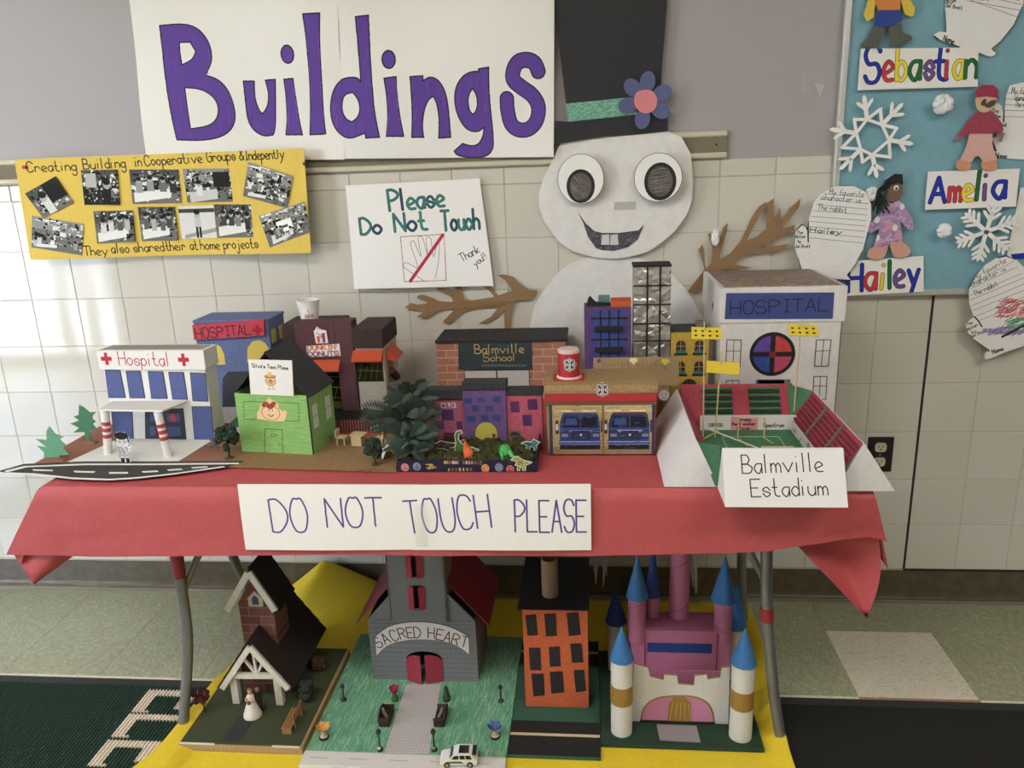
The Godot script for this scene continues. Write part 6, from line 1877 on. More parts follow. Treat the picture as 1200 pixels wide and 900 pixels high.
	gd.tube([Vector3(0.246, 0.036, -0.028), Vector3(0.254, 0.03, -0.02), Vector3(0.252, 0.014, -0.016)], [0.007, 0.005, 0.002], 8)
	gd.tube([Vector3(0.23, 0.034, -0.026), Vector3(0.233, 0.014, -0.018)], [0.004, 0.003], 7)
	for i in 9:
		var a := -0.6 + i * 0.32
		gd.tube([Vector3(0.238 - 0.011 * cos(a), 0.038 + 0.012 * sin(a), -0.028), Vector3(0.238 - 0.017 * cos(a), 0.038 + 0.019 * sin(a), -0.026)], [0.002, 0.0004], 5)
	obj("toy_dinosaur", gd, gm, t, "green plastic spiky dinosaur")


# small paper windows of the tray's houses, given by their corners on the house front
func fexp_windows(parent: Node, m: Material, _h: float, z: float, list: Array):
	for r in list:
		var a := Vector2(0.1305 + (r[0] - 550.0) * 0.000302, 0.1475 - (r[1] - 172.0) * 0.000305)
		var b := Vector2(0.1305 + (r[2] - 550.0) * 0.000302, 0.1475 - (r[3] - 172.0) * 0.000305)
		var o := MB.new()
		o.prism(PackedVector2Array([Vector2(a.x, b.y), b, Vector2(b.x - 0.001, a.y), Vector2(a.x - 0.001, a.y - 0.0006)]), z, z + 0.0009)
		obj("window", o, m, parent)


func school():
	var t := thing("school_model", "wide brick-print school model with dark sign and flat black roof", "model building", Vector3(-0.19, 0.745, 0.2), 0)
	var w := 0.365
	var cv := canvas(0, 0, w, 0.168, 3600, Color("c9b7a6"))
	var rng := RandomNumberGenerator.new()
	rng.seed = 3
	var rh := 0.0215
	for r in 8:
		for i in range(-1, 8):
			var x := i * 0.0545 + (0.027 if r % 2 else 0.0)
			var y := 0.168 - (r + 1) * rh
			var c := Color("b07a62").lerp(Color("a06c55"), rng.randf())
			cv.rect(Vector2(x + 0.0009, y + 0.0009), Vector2(x + 0.0536, y + rh - 0.0009), c)
			cv.strokes(Vector2(max(0.0, x + 0.006), y + 0.003), Vector2(x + 0.048, y + rh - 0.003), 14, 0.012, 0.0, 0.0012, [c.lightened(0.07), c.darkened(0.07)], 0.1)
	obj("front", slab(rectp(Vector2.ZERO, Vector2(w, 0.168)), -0.003, 0, cv), pmat(cv), t)
	obj("body", bx(Vector3(0.001, 0, -0.14), Vector3(w - 0.001, 0.168, -0.003)), hexm("8f5442"), t)
	obj("roof", bx(Vector3(-0.002, 0.168, -0.15), Vector3(w + 0.004, 0.176, 0.005), 0.001), noisemat(Color("303032"), Color("28282a"), 10.0, 151, 0.85), t)
	var q := P([0.0611, 0.0922, 0.2695, 0.0896, 0.2706, 0.1664, 0.0642, 0.1684])
	var sc := canvas_of(q, 3600, Color("2b3d42"))
	sc.strokes(Vector2(sc.x0, sc.y0), Vector2(sc.x1, sc.y1), 500, 0.03, 0.0, 0.0012, [Color("304549"), Color("26373c"), Color("35494d")], 0.2)
	var gold := Color("c8a55e")
	var k := P([0.1099, 0.1377, 0.2476, 0.1381, 0.1337, 0.1144, 0.2234, 0.1156, 0.13, 0.0998, 0.2521, 0.0983])
	sc.text("Balmville", k[0], k[1], 0.0255, 0.0026, gold, 0.05)
	sc.text("School", k[2], k[3], 0.0215, 0.0024, gold, 0.05)
	for i in 26:
		var p := k[4].lerp(k[5], i / 25.0)
		sc.line(PackedVector2Array([p, p + Vector2(0.0012 * (i % 2), 0.005)]), 0.0016, Color("8b9694"))
	obj("sign", slab(q, 0.0, 0.004, sc), pmat(sc, 0.6), t)
	var fr := hexm("232324")
	var dw := noisemat(Color("b7bcb8"), Color("a9aeaa"), 12.0, 152, 0.5)
	var doors := P([0.0758, 0.0883, 0.2612, 0.086])
	for i in 2:
		var x0 := lerpf(doors[0].x, doors[1].x, i * 0.5)
		var x1 := lerpf(doors[0].x, doors[1].x, i * 0.5 + 0.5)
		var d := obj("door", slab(rectp(Vector2(x0, 0.0), Vector2(x1, doors[0].y)), 0.0, 0.0012), fr, t)
		obj("door_pane", slab(rectp(Vector2(x0 + 0.002, 0.04), Vector2(x1 - 0.002, doors[0].y - 0.002)), 0.0012, 0.002), dw, d)
		obj("door_pane", slab(rectp(Vector2(x0 + 0.002, 0.002), Vector2(x1 - 0.002, 0.036)), 0.0012, 0.002), dw, d)


func emblem(cv: CV, c: Vector2, r: float):
	# cross with flared arms in a ring, letters on the arms
	cv.oval(c, Vector2(r, r), Color("e4e2de"))
	for i in 4:
		var d := Vector2.from_angle(i * PI / 2)
		var s := Vector2(-d.y, d.x)
		cv.poly(PackedVector2Array([c + s * r * 0.2, c + d * r * 0.92 + s * r * 0.55, c + d * r * 0.92 - s * r * 0.55, c - s * r * 0.2]), Color("1d1d1f"))
		cv.poly(PackedVector2Array([c + s * r * 0.12 + d * r * 0.2, c + d * r * 0.82 + s * r * 0.42, c + d * r * 0.82 - s * r * 0.42, c - s * r * 0.12 + d * r * 0.2]), Color("cfcdca"))
		for k in 3:
			var p := c + d * r * (0.5 + 0.12 * k)
			cv.line(PackedVector2Array([p - s * r * 0.2, p + s * r * 0.2]), r * 0.05, Color("26262a"))
		var e := Vector2.from_angle(i * PI / 2 + PI / 4)
		cv.line(PackedVector2Array([c + e * r * 0.35, c + e * r * 0.95]), r * 0.13, Color("1d1d1f"))
	cv.oval(c, Vector2(r, r) * 0.36, Color("1d1d1f"))
	cv.oval(c, Vector2(r, r) * 0.26, Color("d8d6d2"))
	cv.line(PackedVector2Array([c + Vector2(-r * 0.14, -r * 0.12), c + Vector2(0, r * 0.16), c + Vector2(r * 0.14, -r * 0.12)]), r * 0.07, Color("26262a"))


func fire_station():
	var t := thing("fire_station", "kraft-paper fire station model with printed fire trucks and red band", "model building", Vector3(0.142, 0.745, 0.635), 0)
	var w := 0.244
	var h := 0.168
	var kraft := noisemat(Color("9a7a4c"), Color("86683e"), 9.0, 161, 0.7, 1.5)
	obj("body", bx(Vector3(0.0, 0, -0.135), Vector3(w, h - 0.003, -0.002), 0.003), kraft, t)
	var lid := MB.new()
	lid.tf = Transform3D(Basis(Vector3.UP, PI / 2), Vector3.ZERO)
	lid.prism(P([-0.004, 0.155, 0.002, 0.165, 0.02, 0.17, 0.12, 0.172, 0.138, 0.166, 0.138, 0.15, -0.004, 0.148]), -0.004, w + 0.004)
	obj("roof_wrap", lid, kraft, t)
	obj("red_band", bx(Vector3(-0.003, 0.128, -0.01), Vector3(w + 0.003, 0.147, 0.003), 0.001), hexm("b02630", 0.6), t)
	obj("kraft_band", bx(Vector3(-0.002, 0.118, -0.01), Vector3(w + 0.002, 0.128, 0.001)), hexm("6b4a2c"), t)
	obj("side_edge", bx(Vector3(w - 0.004, 0, -0.13), Vector3(w + 0.0015, 0.128, 0.0)), hexm("9a2a30"), t)
	# printed picture of two trucks
	var q := rectp(Vector2(0.01, 0.002), Vector2(w - 0.004, 0.119))
	var cv := canvas_of(q, 4000, Color("a8925f"))
	truck_print(cv, q)
	obj("truck_picture", slab(q, 0.0, 0.0012, cv), pmat(cv, 0.5), t)
	obj("kraft_post", bx(Vector3(0.125, 0.002, 0.001), Vector3(0.1285, 0.119, 0.003)), hexm("7a5a34"), t)
	obj("blue_edge", bx(Vector3(0.006, 0.002, 0.0), Vector3(0.0125, 0.121, 0.002)), hexm("26344f"), t)
	obj("blue_edge", bx(Vector3(w - 0.008, 0.002, 0.0), Vector3(w - 0.002, 0.121, 0.002)), hexm("26344f"), t)
	var e := P([0.1258, 0.1565])[0]
	var ec := canvas(e.x - 0.017, e.y - 0.017, e.x + 0.017, e.y + 0.017, 6500, Color("e4e2de"))
	emblem(ec, e, 0.0165)
	obj("emblem", slab(ring(e, Vector2(0.0168, 0.0168), 8), 0.003, 0.0045, ec), pmat(ec, 0.5), t)
	# red beacon: a cup on a square of card
	var top := 0.171
	var b := obj("beacon", MB.new().lathe(P([0.0, 0.0, 0.0255, 0.0, 0.0245, 0.06, 0.0225, 0.063, 0.0, 0.064]), Vector3.ZERO, 28), hexm("b3222e", 0.5), t, "red cup beacon with emblem")
	b.position = Vector3(0.051, top + 0.002, -0.05)
	obj("beacon_top", MB.new().lathe(P([0.0248, 0.058, 0.0248, 0.064, 0.022, 0.0668, 0.0, 0.067]), Vector3.ZERO, 28), hexm("cdb3b2", 0.5), b)
	obj("base_card", bx(Vector3(-0.036, -0.002, -0.03), Vector3(0.036, -0.0006, 0.03)), hexm("b3222e"), b)
	obj("white_skirt", MB.new().lathe(P([0.029, -0.0005, 0.028, 0.003, 0.0255, 0.004]), Vector3.ZERO, 20), hexm("d8b8b8"), b)
	var bc := canvas(-0.016, -0.016, 0.016, 0.016, 6500, Color("b3222e"))
	emblem(bc, Vector2.ZERO, 0.0155)
	var bm := MB.new().pic(bc)
	bm.sheet(func(u, v):
		var x := lerpf(-0.0155, 0.0155, u)
		return Vector3(x, lerpf(-0.0155, 0.0155, v), sqrt(0.0256 * 0.0256 - x * x) + 0.0002), 10, 4)
	var be := obj("emblem", bm, pmat(bc, 0.5), b)
	be.position = Vector3(0.002, 0.034, 0)


func truck_print(cv: CV, q: PackedVector2Array):
	var lo := q[0]
	var sz := q[2] - q[0]
	var p := func(x: float, y: float) -> Vector2: return lo + Vector2(x, y) * sz
	var r := func(x0, y0, x1, y1, c): cv.rect(p.call(x0, y0), p.call(x1, y1), Color(c))
	r.call(0.0, 0.0, 1.0, 0.16, "8f7a56")
	r.call(0.0, 0.86, 1.0, 1.0, "b9a274")
	r.call(0.03, 0.9, 0.48, 0.97, "a98e5e")
	for i in 4:
		r.call(0.05 + i * 0.24, 0.88, 0.2 + i * 0.24, 0.9, "e8dcb6")
	for s in 2:
		var x := 0.06 + s * 0.48
		var a := "2a3a66" if s == 0 else "24345c"
		r.call(x + 0.02, 0.1, x + 0.42, 0.2, "1a1c22")
		cv.poly(PackedVector2Array([p.call(x + 0.02, 0.18), p.call(x + 0.42, 0.18), p.call(x + 0.42, 0.62), p.call(x + 0.4, 0.82), p.call(x + 0.05, 0.82), p.call(x + 0.02, 0.62)]), Color(a))
		cv.poly(PackedVector2Array([p.call(x + 0.055, 0.55), p.call(x + 0.395, 0.55), p.call(x + 0.385, 0.77), p.call(x + 0.065, 0.77)]), Color("15192a"))
		cv.poly(PackedVector2Array([p.call(x + 0.075, 0.6), p.call(x + 0.2, 0.6), p.call(x + 0.19, 0.74), p.call(x + 0.085, 0.74)]), Color("2f4a86"))
		r.call(x + 0.225, 0.55, x + 0.231, 0.77, "4a5a86")
		r.call(x + 0.02, 0.5, x + 0.42, 0.55, "33447a")
		cv.poly(PackedVector2Array([p.call(x + 0.1, 0.5), p.call(x + 0.36, 0.5), p.call(x + 0.32, 0.44), p.call(x + 0.14, 0.44)]), Color("8f9cc0") if s == 1 else Color("5a6a9c"))
		r.call(x + 0.14, 0.3, x + 0.32, 0.48, "1b2034")
		for i in 6:
			r.call(x + 0.15, 0.31 + i * 0.028, x + 0.31, 0.318 + i * 0.028, "3a4672")
		for e in [0.03, 0.34]:
			r.call(x + e, 0.33, x + e + 0.08, 0.45, "4a2a3e")
			r.call(x + e + 0.008, 0.36, x + e + 0.072, 0.42, "5f7ab4")
		r.call(x + 0.01, 0.2, x + 0.43, 0.29, "2d4a86")
		r.call(x + 0.01, 0.25, x + 0.43, 0.265, "9fb0d8")
		r.call(x + 0.015, 0.2, x + 0.425, 0.212, "7d8fc0")
		r.call(x + 0.06, 0.82, x + 0.39, 0.86, "39466c" if s == 0 else "6a3a30")
		cv.oval(p.call(x + 0.23, 0.4), Vector2(0.003, 0.003), Color("a8b4d4"))
		r.call(x - 0.02, 0.42, x + 0.012, 0.7, "3a3a40")
		r.call(x - 0.015, 0.5, x + 0.005, 0.62, "c8c2b0")
		r.call(x + 0.425, 0.45, x + 0.45, 0.7, "3a3a40")
	cv.strokes(q[0], q[2], 160, 0.012, 0.0, 0.0008, [Color("1b2238"), Color("46588e"), Color("6b7aa8")], 0.1)


func towers():
	var black := hexm("1b1a1c")
	var t := thing("purple_tower", "purple paper tower model with blue window grid and black balconies", "model building", Vector3(0.227, 0.745, 0.3), 0)
	var pur := noisemat(Color("5a3d78"), Color("50356c"), 12.0, 171, 0.8)
	obj("body", bx(Vector3(0, 0, -0.08), Vector3(0.122, 0.278, 0), 0.001), pur, t)
	var q := P([0.0175, 0.2705, 0.1113, 0.2686, 0.1093, 0.1879, 0.1103, 0.1455, 0.0107, 0.1245, 0.0194, 0.1894])
	obj("window_panel", slab(rectp(Vector2(0.022, 0.11), Vector2(0.106, 0.27)), 0, 0.001), noisemat(Color("37478f"), Color("303f83"), 16.0, 172, 0.7), t)
	for x in [0.042, 0.065, 0.089]:
		obj("bar", bx(Vector3(x - 0.0016, 0.11, 0.001), Vector3(x + 0.0016, 0.272, 0.0025)), black, t)
	for y in [0.2505, 0.194, 0.14]:
		obj("bar", bx(Vector3(0.018, y - 0.0018, 0.001), Vector3(0.113, y + 0.0018, 0.0028)), black, t)
	for y in [0.219, 0.163]:
		var b := obj("balcony", bx(Vector3(0.027, y, 0.001), Vector3(0.1, y + 0.003, 0.014)), black, t)
		obj("parapet", bx(Vector3(0.027, y + 0.003, 0.012), Vector3(0.1, y + 0.013, 0.014)), black, b)
	obj("black_crest", slab(P([0.006, 0.278, 0.068, 0.278, 0.066, 0.286, 0.03, 0.29, 0.016, 0.306, 0.01, 0.298]), -0.03, -0.028), black, t)
	obj("teal_box", bx(Vector3(0.038, 0.278, -0.06), Vector3(0.068, 0.302, -0.04), 0.001), hexm("4f7a70"), t)
	var ob := MB.new()
	ob.box(Vector3(0.07, 0.278, -0.012), Vector3(0.122, 0.294, -0.01))
	ob.box(Vector3(0.07, 0.278, -0.04), Vector3(0.122, 0.298, -0.038))
	ob.box(Vector3(0.07, 0.278, -0.038), Vector3(0.072, 0.295, -0.012))
	ob.box(Vector3(0.12, 0.278, -0.038), Vector3(0.122, 0.295, -0.012))
	obj("orange_tray", ob, hexm("c4532a"), t)

	var s := thing("silver_tower", "tall foil-covered tower model with black tape window grid", "model building", Vector3(0.355, 0.745, 0.3), 0)
	var foil := noisemat(Color("b9b6b4"), Color("a09d9b"), 10.0, 173, 0.28, 9.0)
	foil.metallic = 0.9
	obj("body", bx(Vector3(0, 0, -0.07), Vector3(0.094, 0.383, -0.003), 0.001), foil, s)
	# crinkled foil skin on the front
	var fr := RandomNumberGenerator.new()
	fr.seed = 44
	var grid := []
	for j in 35:
		for i in 9:
			var edge: bool = i == 0 or i == 8
			grid.append(Vector3(0.094 * (i + (0.0 if edge else fr.randf_range(-0.4, 0.4))) / 8.0, 0.383 * j / 34.0 + (0.0 if j in [0, 34] else fr.randf_range(-0.004, 0.004)), fr.randf_range(-0.003, 0.0006)))
	var skin := MB.new()
	for j in 34:
		for i in 8:
			var a: Vector3 = grid[j * 9 + i]
			var b: Vector3 = grid[j * 9 + i + 1]
			var d: Vector3 = grid[j * 9 + 9 + i]
			var e: Vector3 = grid[j * 9 + 10 + i]
			if (i + j) % 2:
				skin.tri(a, b, e); skin.tri(a, e, d)
			else:
				skin.tri(a, b, d); skin.tri(b, e, d)
	obj("foil_skin", skin, mat(Color("c4c1bf"), 0.3, 0.85), s)
	for y in [0.333, 0.284, 0.234, 0.188, 0.14, 0.09]:
		obj("tape_bar", bx(Vector3(-0.001, y - 0.0018, -0.001), Vector3(0.095, y + 0.0018, 0.0012)), black, s)
	for x in [0.0345, 0.067]:
		obj("tape_bar", bx(Vector3(x - 0.0022, 0.0, -0.001), Vector3(x + 0.0022, 0.383, 0.0014)), black, s)
	obj("roof_edge", bx(Vector3(-0.002, 0.381, -0.072), Vector3(0.095, 0.386, 0.003)), black, s)

	var y := thing("yellow_house", "narrow yellow paper house model with arched windows and teal sills", "model building", Vector3(0.4515, 0.745, 0.3), 0)
	var yel := noisemat(Color("bb9a35"), Color("ab8b2c"), 12.0, 174, 0.8)
	obj("body", bx(Vector3(0, 0, -0.09), Vector3(0.098, 0.206, 0), 0.001), yel, y)
	obj("roof", bx(Vector3(0.0, 0.206, -0.092), Vector3(0.1, 0.213, -0.02)), hexm("38393a"), y)
	obj("chimney", bx(Vector3(0.07, 0.213, -0.06), Vector3(0.088, 0.229, -0.045)), hexm("77726c"), y)
	var arch := func(cx: float, y0: float, w: float, h: float) -> PackedVector2Array:
		var a := PackedVector2Array([Vector2(cx - w / 2, y0), Vector2(cx + w / 2, y0)])
		for i in 9:
			a.append(Vector2(cx + w / 2 * cos(PI * i / 8), y0 + h - w / 2 + w / 2 * sin(PI * i / 8)))
		return a
	var teal := hexm("2f6a6c")
	for r in [0.154, 0.098]:
		for cx in [0.0255, 0.0735]:
			var win := obj("window", slab(arch.call(cx, r, 0.024, 0.034), 0, 0.001), hexm("3a1f22"), y)
			obj("mullion", bx(Vector3(cx - 0.001, r, 0.001), Vector3(cx + 0.001, r + 0.034, 0.0018)), hexm("a08a5a"), win)
			obj("mullion", bx(Vector3(cx - 0.012, r + 0.018, 0.001), Vector3(cx + 0.012, r + 0.02, 0.0018)), hexm("a08a5a"), win)
			obj("planter", slab(P([cx - 0.013, r, cx + 0.013, r, cx + 0.013, r + 0.006, cx + 0.006, r + 0.01, cx, r + 0.006, cx - 0.006, r + 0.01, cx - 0.013, r + 0.006]), 0.0015, 0.003), teal, win)
			obj("sill", bx(Vector3(cx - 0.017, r - 0.004, 0.0), Vector3(cx + 0.017, r, 0.004)), black, win)
	var dr := obj("door", slab(arch.call(0.0495, 0.02, 0.042, 0.064), 0, 0.001), hexm("3a1f22"), y)
	for k in 4:
		obj("mullion", bx(Vector3(0.0345 + k * 0.01 - 0.0008, 0.02, 0.001), Vector3(0.0345 + k * 0.01 + 0.0008, 0.078, 0.0018)), hexm("6a5030"), dr)
	for k in 4:
		obj("mullion", bx(Vector3(0.0295, 0.03 + k * 0.011, 0.001), Vector3(0.0695, 0.0312 + k * 0.011, 0.0018)), hexm("6a5030"), dr)

	var st := thing("dance_studio", "brown cardboard studio box with pencilled sign and heart stickers", "model building", Vector3(0.249, 0.745, 0.42), 0)
	var card := noisemat(Color("a58a64"), Color("997e58"), 10.0, 175, 0.85)
	obj("body", bx(Vector3(0.002, 0, -0.07), Vector3(0.19, 0.12, -0.004), 0.001), card, st)
	var cv := canvas(0, 0.1, 0.211, 0.174, 3600, Color("a58a64"))
	var k := P([0.0249, 0.1519, 0.1762, 0.15, 0.0145, 0.1666, 0.0995, 0.1654, 0.1772, 0.1622, 0.1783, 0.1469])
	cv.text("ballet studio", k[0], k[1], 0.0145, 0.0009, Color("6b5638"), 0.15)
	cv.oval(k[2], Vector2(0.0055, 0.005), Color("7a3f7a"))
	for i in 2:
		var p: Vector2 = k[3 + i]
		cv.oval(p + Vector2(-0.004, 0.002), Vector2(0.006, 0.006), Color("e0cf4a") if i else Color("e3dba0"))
		cv.oval(p + Vector2(0.004, 0.002), Vector2(0.006, 0.006), Color("e0cf4a") if i else Color("e3dba0"))
		cv.poly(PackedVector2Array([p + Vector2(-0.009, 0), p + Vector2(0.009, 0), p + Vector2(0, -0.01)]), Color("e0cf4a") if i else Color("e3dba0"))
	cv.line(ring(k[5], Vector2(0.0035, 0.0045), 12), 0.0014, Color("7a5a8a"), true)
	obj("sign_panel", slab(rectp(Vector2(0, 0.1), Vector2(0.211, 0.174)), -0.004, 0, cv), pmat(cv), st)
	# paper dancer beside the fire station
	var d := thing("paper_dancer", "paper ballerina with round pale face and brown net skirt by the yellow house", "paper doll", Vector3(0.428, 0.745, 0.4385))
	obj("stand", MB.new().lathe(P([0.014, 0, 0.013, 0.002, 0.002, 0.003]), Vector3.ZERO, 12), hexm("8f3038"), d)
	obj("stick", cyl(Vector3(0, 0.002, 0), Vector3(0, 0.05, 0), 0.0014, 6), hexm("2a2422"), d)
	var skirt := StandardMaterial3D.new()
	skirt.albedo_color = Color("8a755f")
	skirt.roughness = 0.9
	skirt.cull_mode = BaseMaterial3D.CULL_DISABLED
	obj("net_skirt", MB.new().lathe(P([0.0165, 0.02, 0.0145, 0.026, 0.011, 0.04, 0.006, 0.062, 0.004, 0.07]), Vector3.ZERO, 14), skirt, d)
	var fc := canvas(-0.016, -0.016, 0.016, 0.016, 6000, Color("ddd6d2"))
	for x in [-0.005, 0.005]:
		fc.oval(Vector2(x, 0.003), Vector2(0.0014, 0.002), Color("6a3a44"))
	fc.line(CV.curve(P([-0.005, -0.005, 0, -0.008, 0.005, -0.005]), 4), 0.0012, Color("a83a4a"))
	fc.line(ring(Vector2.ZERO, Vector2(0.0135, 0.0135)), 0.001, Color("b0505a"), true)
	var f := obj("face", slab(ring(Vector2.ZERO, Vector2(0.0145, 0.0145), 18), 0, 0.0014, fc), pmat(fc), d)
	f.position = Vector3(-0.006, 0.083, 0.004)


func tall_hospital():
	var t := thing("hospital_model", "tall white box hospital model with round coloured window and mosaic roof", "model building", Vector3(0.571, 0.745, 0.335), 0)
	var w := 0.296
	var h := 0.322
	var white := noisemat(Color("d3cfcb"), Color("c6c2be"), 6.0, 181, 0.75)
	obj("body", bx(Vector3(0.0, 0, -0.3), Vector3(w, h, 0), 0.002), white, t)
	# roof mosaic
	var cv := canvas(0.0, 0.0, 0.31, 0.31, 2600, Color("85736c"))
	var cols := [Color("9c6464"), Color("6a6a90"), Color("a8955e"), Color("6a8466"), Color("aca49c"), Color("8a6850"), Color("77687c"), Color("b5845e")]
	cv.strokes(Vector2.ZERO, Vector2(0.31, 0.31), 5200, 0.012, 0.0, 0.0035, cols, 0.15)
	var rm := MB.new()
	rm.uo = Vector2(0.0, 0.31); rm.us = Vector2.ONE / 0.31; rm.ax = 1
	rm.box(Vector3(0.008, h + 0.006, -0.296), Vector3(w - 0.006, h + 0.0075, -0.008))
	var cap := obj("lid", bx(Vector3(-0.004, h - 0.084, -0.303), Vector3(w + 0.008, h + 0.006, 0.003), 0.002), white, t)
	obj("mosaic_roof", rm, pmat(cv, 0.6), cap)
	var q := P([0.0092, 0.2504, 0.2723, 0.2464, 0.2717, 0.3124, 0.0106, 0.3164])
	var sc := canvas_of(q, 3000, Color("3c4883"))
	var k := P([0.0226, 0.2624, 0.261, 0.2673])
	sc.text("HOSPITAL", k[0], k[1], 0.032, 0.0024, Color("14162a"), 0.1)
	obj("sign", slab(q, 0.003, 0.0042, sc), pmat(sc, 0.7), cap)
	# round window
	var c := P([0.1315, 0.1568])[0]
	var rw := obj("round_window", slab(ring(c, Vector2(0.0565, 0.0575), 36), 0, 0.0015), hexm("1c1a1c"), t)
	var qc := ["c03a3c", "5a3a94", "2a4a9c", "b8405c"]
	for i in 4:
		var a0 := i * PI / 2
		var pts := PackedVector2Array()
		var o := c + Vector2(0.0062, 0.0062).rotated(a0)
		pts.append(o)
		for j in 9:
			pts.append(c + (Vector2.from_angle(a0 + 0.13 + (PI / 2 - 0.26) * j / 8) * 0.048))
		var gc := canvas_of(pts, 4000, Color(qc[i]))
		gc.strokes(Vector2(gc.x0, gc.y0), Vector2(gc.x1, gc.y1), 160, 0.012, 0.8, 0.0012, [Color(qc[i]).lightened(0.1), Color(qc[i]).darkened(0.15), Color(qc[i]).lightened(0.05)], 1.2)
		obj("coloured_pane", slab(pts, 0.0015, 0.0024, gc), pmat(gc, 0.6), rw)
	obj("centre_boss", slab(ring(c, Vector2(0.009, 0.009), 8), 0.0024, 0.004), hexm("8a1f2c"), rw)
	# pen-drawn windows
	for r in [P([0.0175, 0.1964, 0.0527, 0.195, 0.0527, 0.1241, 0.0166, 0.1255]), P([0.238, 0.192, 0.2737, 0.1923, 0.271, 0.1231, 0.2375, 0.1236]), P([0.2376, 0.0966, 0.2704, 0.0962, 0.2713, 0.0352, 0.239, 0.0355]), P([0.0193, 0.0881, 0.0515, 0.0887, 0.0516, 0.0232, 0.0194, 0.0235])]:
		var lines := MB.new()
		for i in 4:
			var a: Vector2 = r[i]
			var b: Vector2 = r[(i + 1) % 4]
			var d := (b - a).normalized()
			var s := Vector2(-d.y, d.x) * 0.0009
			lines.prism(PackedVector2Array([a - s, b - s, b + s, a + s]), 0, 0.0006)
		for m in [[(r[0] + r[1]) / 2, (r[2] + r[3]) / 2], [r[0].lerp(r[3], 0.42), r[1].lerp(r[2], 0.4)]]:
			var d2: Vector2 = (m[1] - m[0]).normalized()
			var s2 := Vector2(-d2.y, d2.x) * 0.0007
			lines.prism(PackedVector2Array([m[0] - s2, m[1] - s2, m[1] + s2, m[0] + s2]), 0, 0.0006)
		obj("drawn_window", lines, mat(Color("2a2a2c")), t)
	var eq := P([0.0953, 0.069, 0.1655, 0.0683, 0.1644, 0.0883, 0.0944, 0.0891])
	var ec := canvas_of(eq, 4000, Color("3c4883"))
	var ek := P([0.0995, 0.0726, 0.161, 0.0729])
	ec.text("Entrance", ek[0], ek[1], 0.0095, 0.0014, Color("14162a"))
	obj("entrance_sign", slab(eq, 0, 0.001, ec), pmat(ec, 0.7), t)
	obj("door", slab(rectp(Vector2(0.1, 0.002), Vector2(0.18, 0.09)), 0, 0.001), hexm("6a6e78"), t)
	# drawings on the left side
	for s in [[0.2, -0.05, "1f1f22"], [0.2, -0.16, "1f1f22"]]:
		var l := MB.new()
		l.box(Vector3(-0.0006, s[0], s[1] - 0.04), Vector3(0, s[0] + 0.0014, s[1]))
		l.box(Vector3(-0.0006, s[0] - 0.09, s[1] - 0.04), Vector3(0, s[0] - 0.0886, s[1]))
		for zz in [0.0, -0.02, -0.04]:
			l.box(Vector3(-0.0006, s[0] - 0.09, s[1] + zz - 0.0007), Vector3(0, s[0], s[1] + zz + 0.0007))
		obj("drawn_window", l, mat(INK), t)
	var hs := MB.new()
	hs.tf = Transform3D(Basis(Vector3.UP, -PI / 2), Vector3(-0.004, 0.265, -0.11))
	hs.prism(P([0, -0.016, 0.012, 0.002, 0.006, 0.009, 0, 0.004, -0.006, 0.009, -0.012, 0.002]), 0, 0.0008)
	obj("heart", hs, hexm("a8323e"), t)
	obj("seam", bx(Vector3(w, 0.0, -0.0012), Vector3(w + 0.0006, h - 0.084, 0.0006)), mat(INK), t)


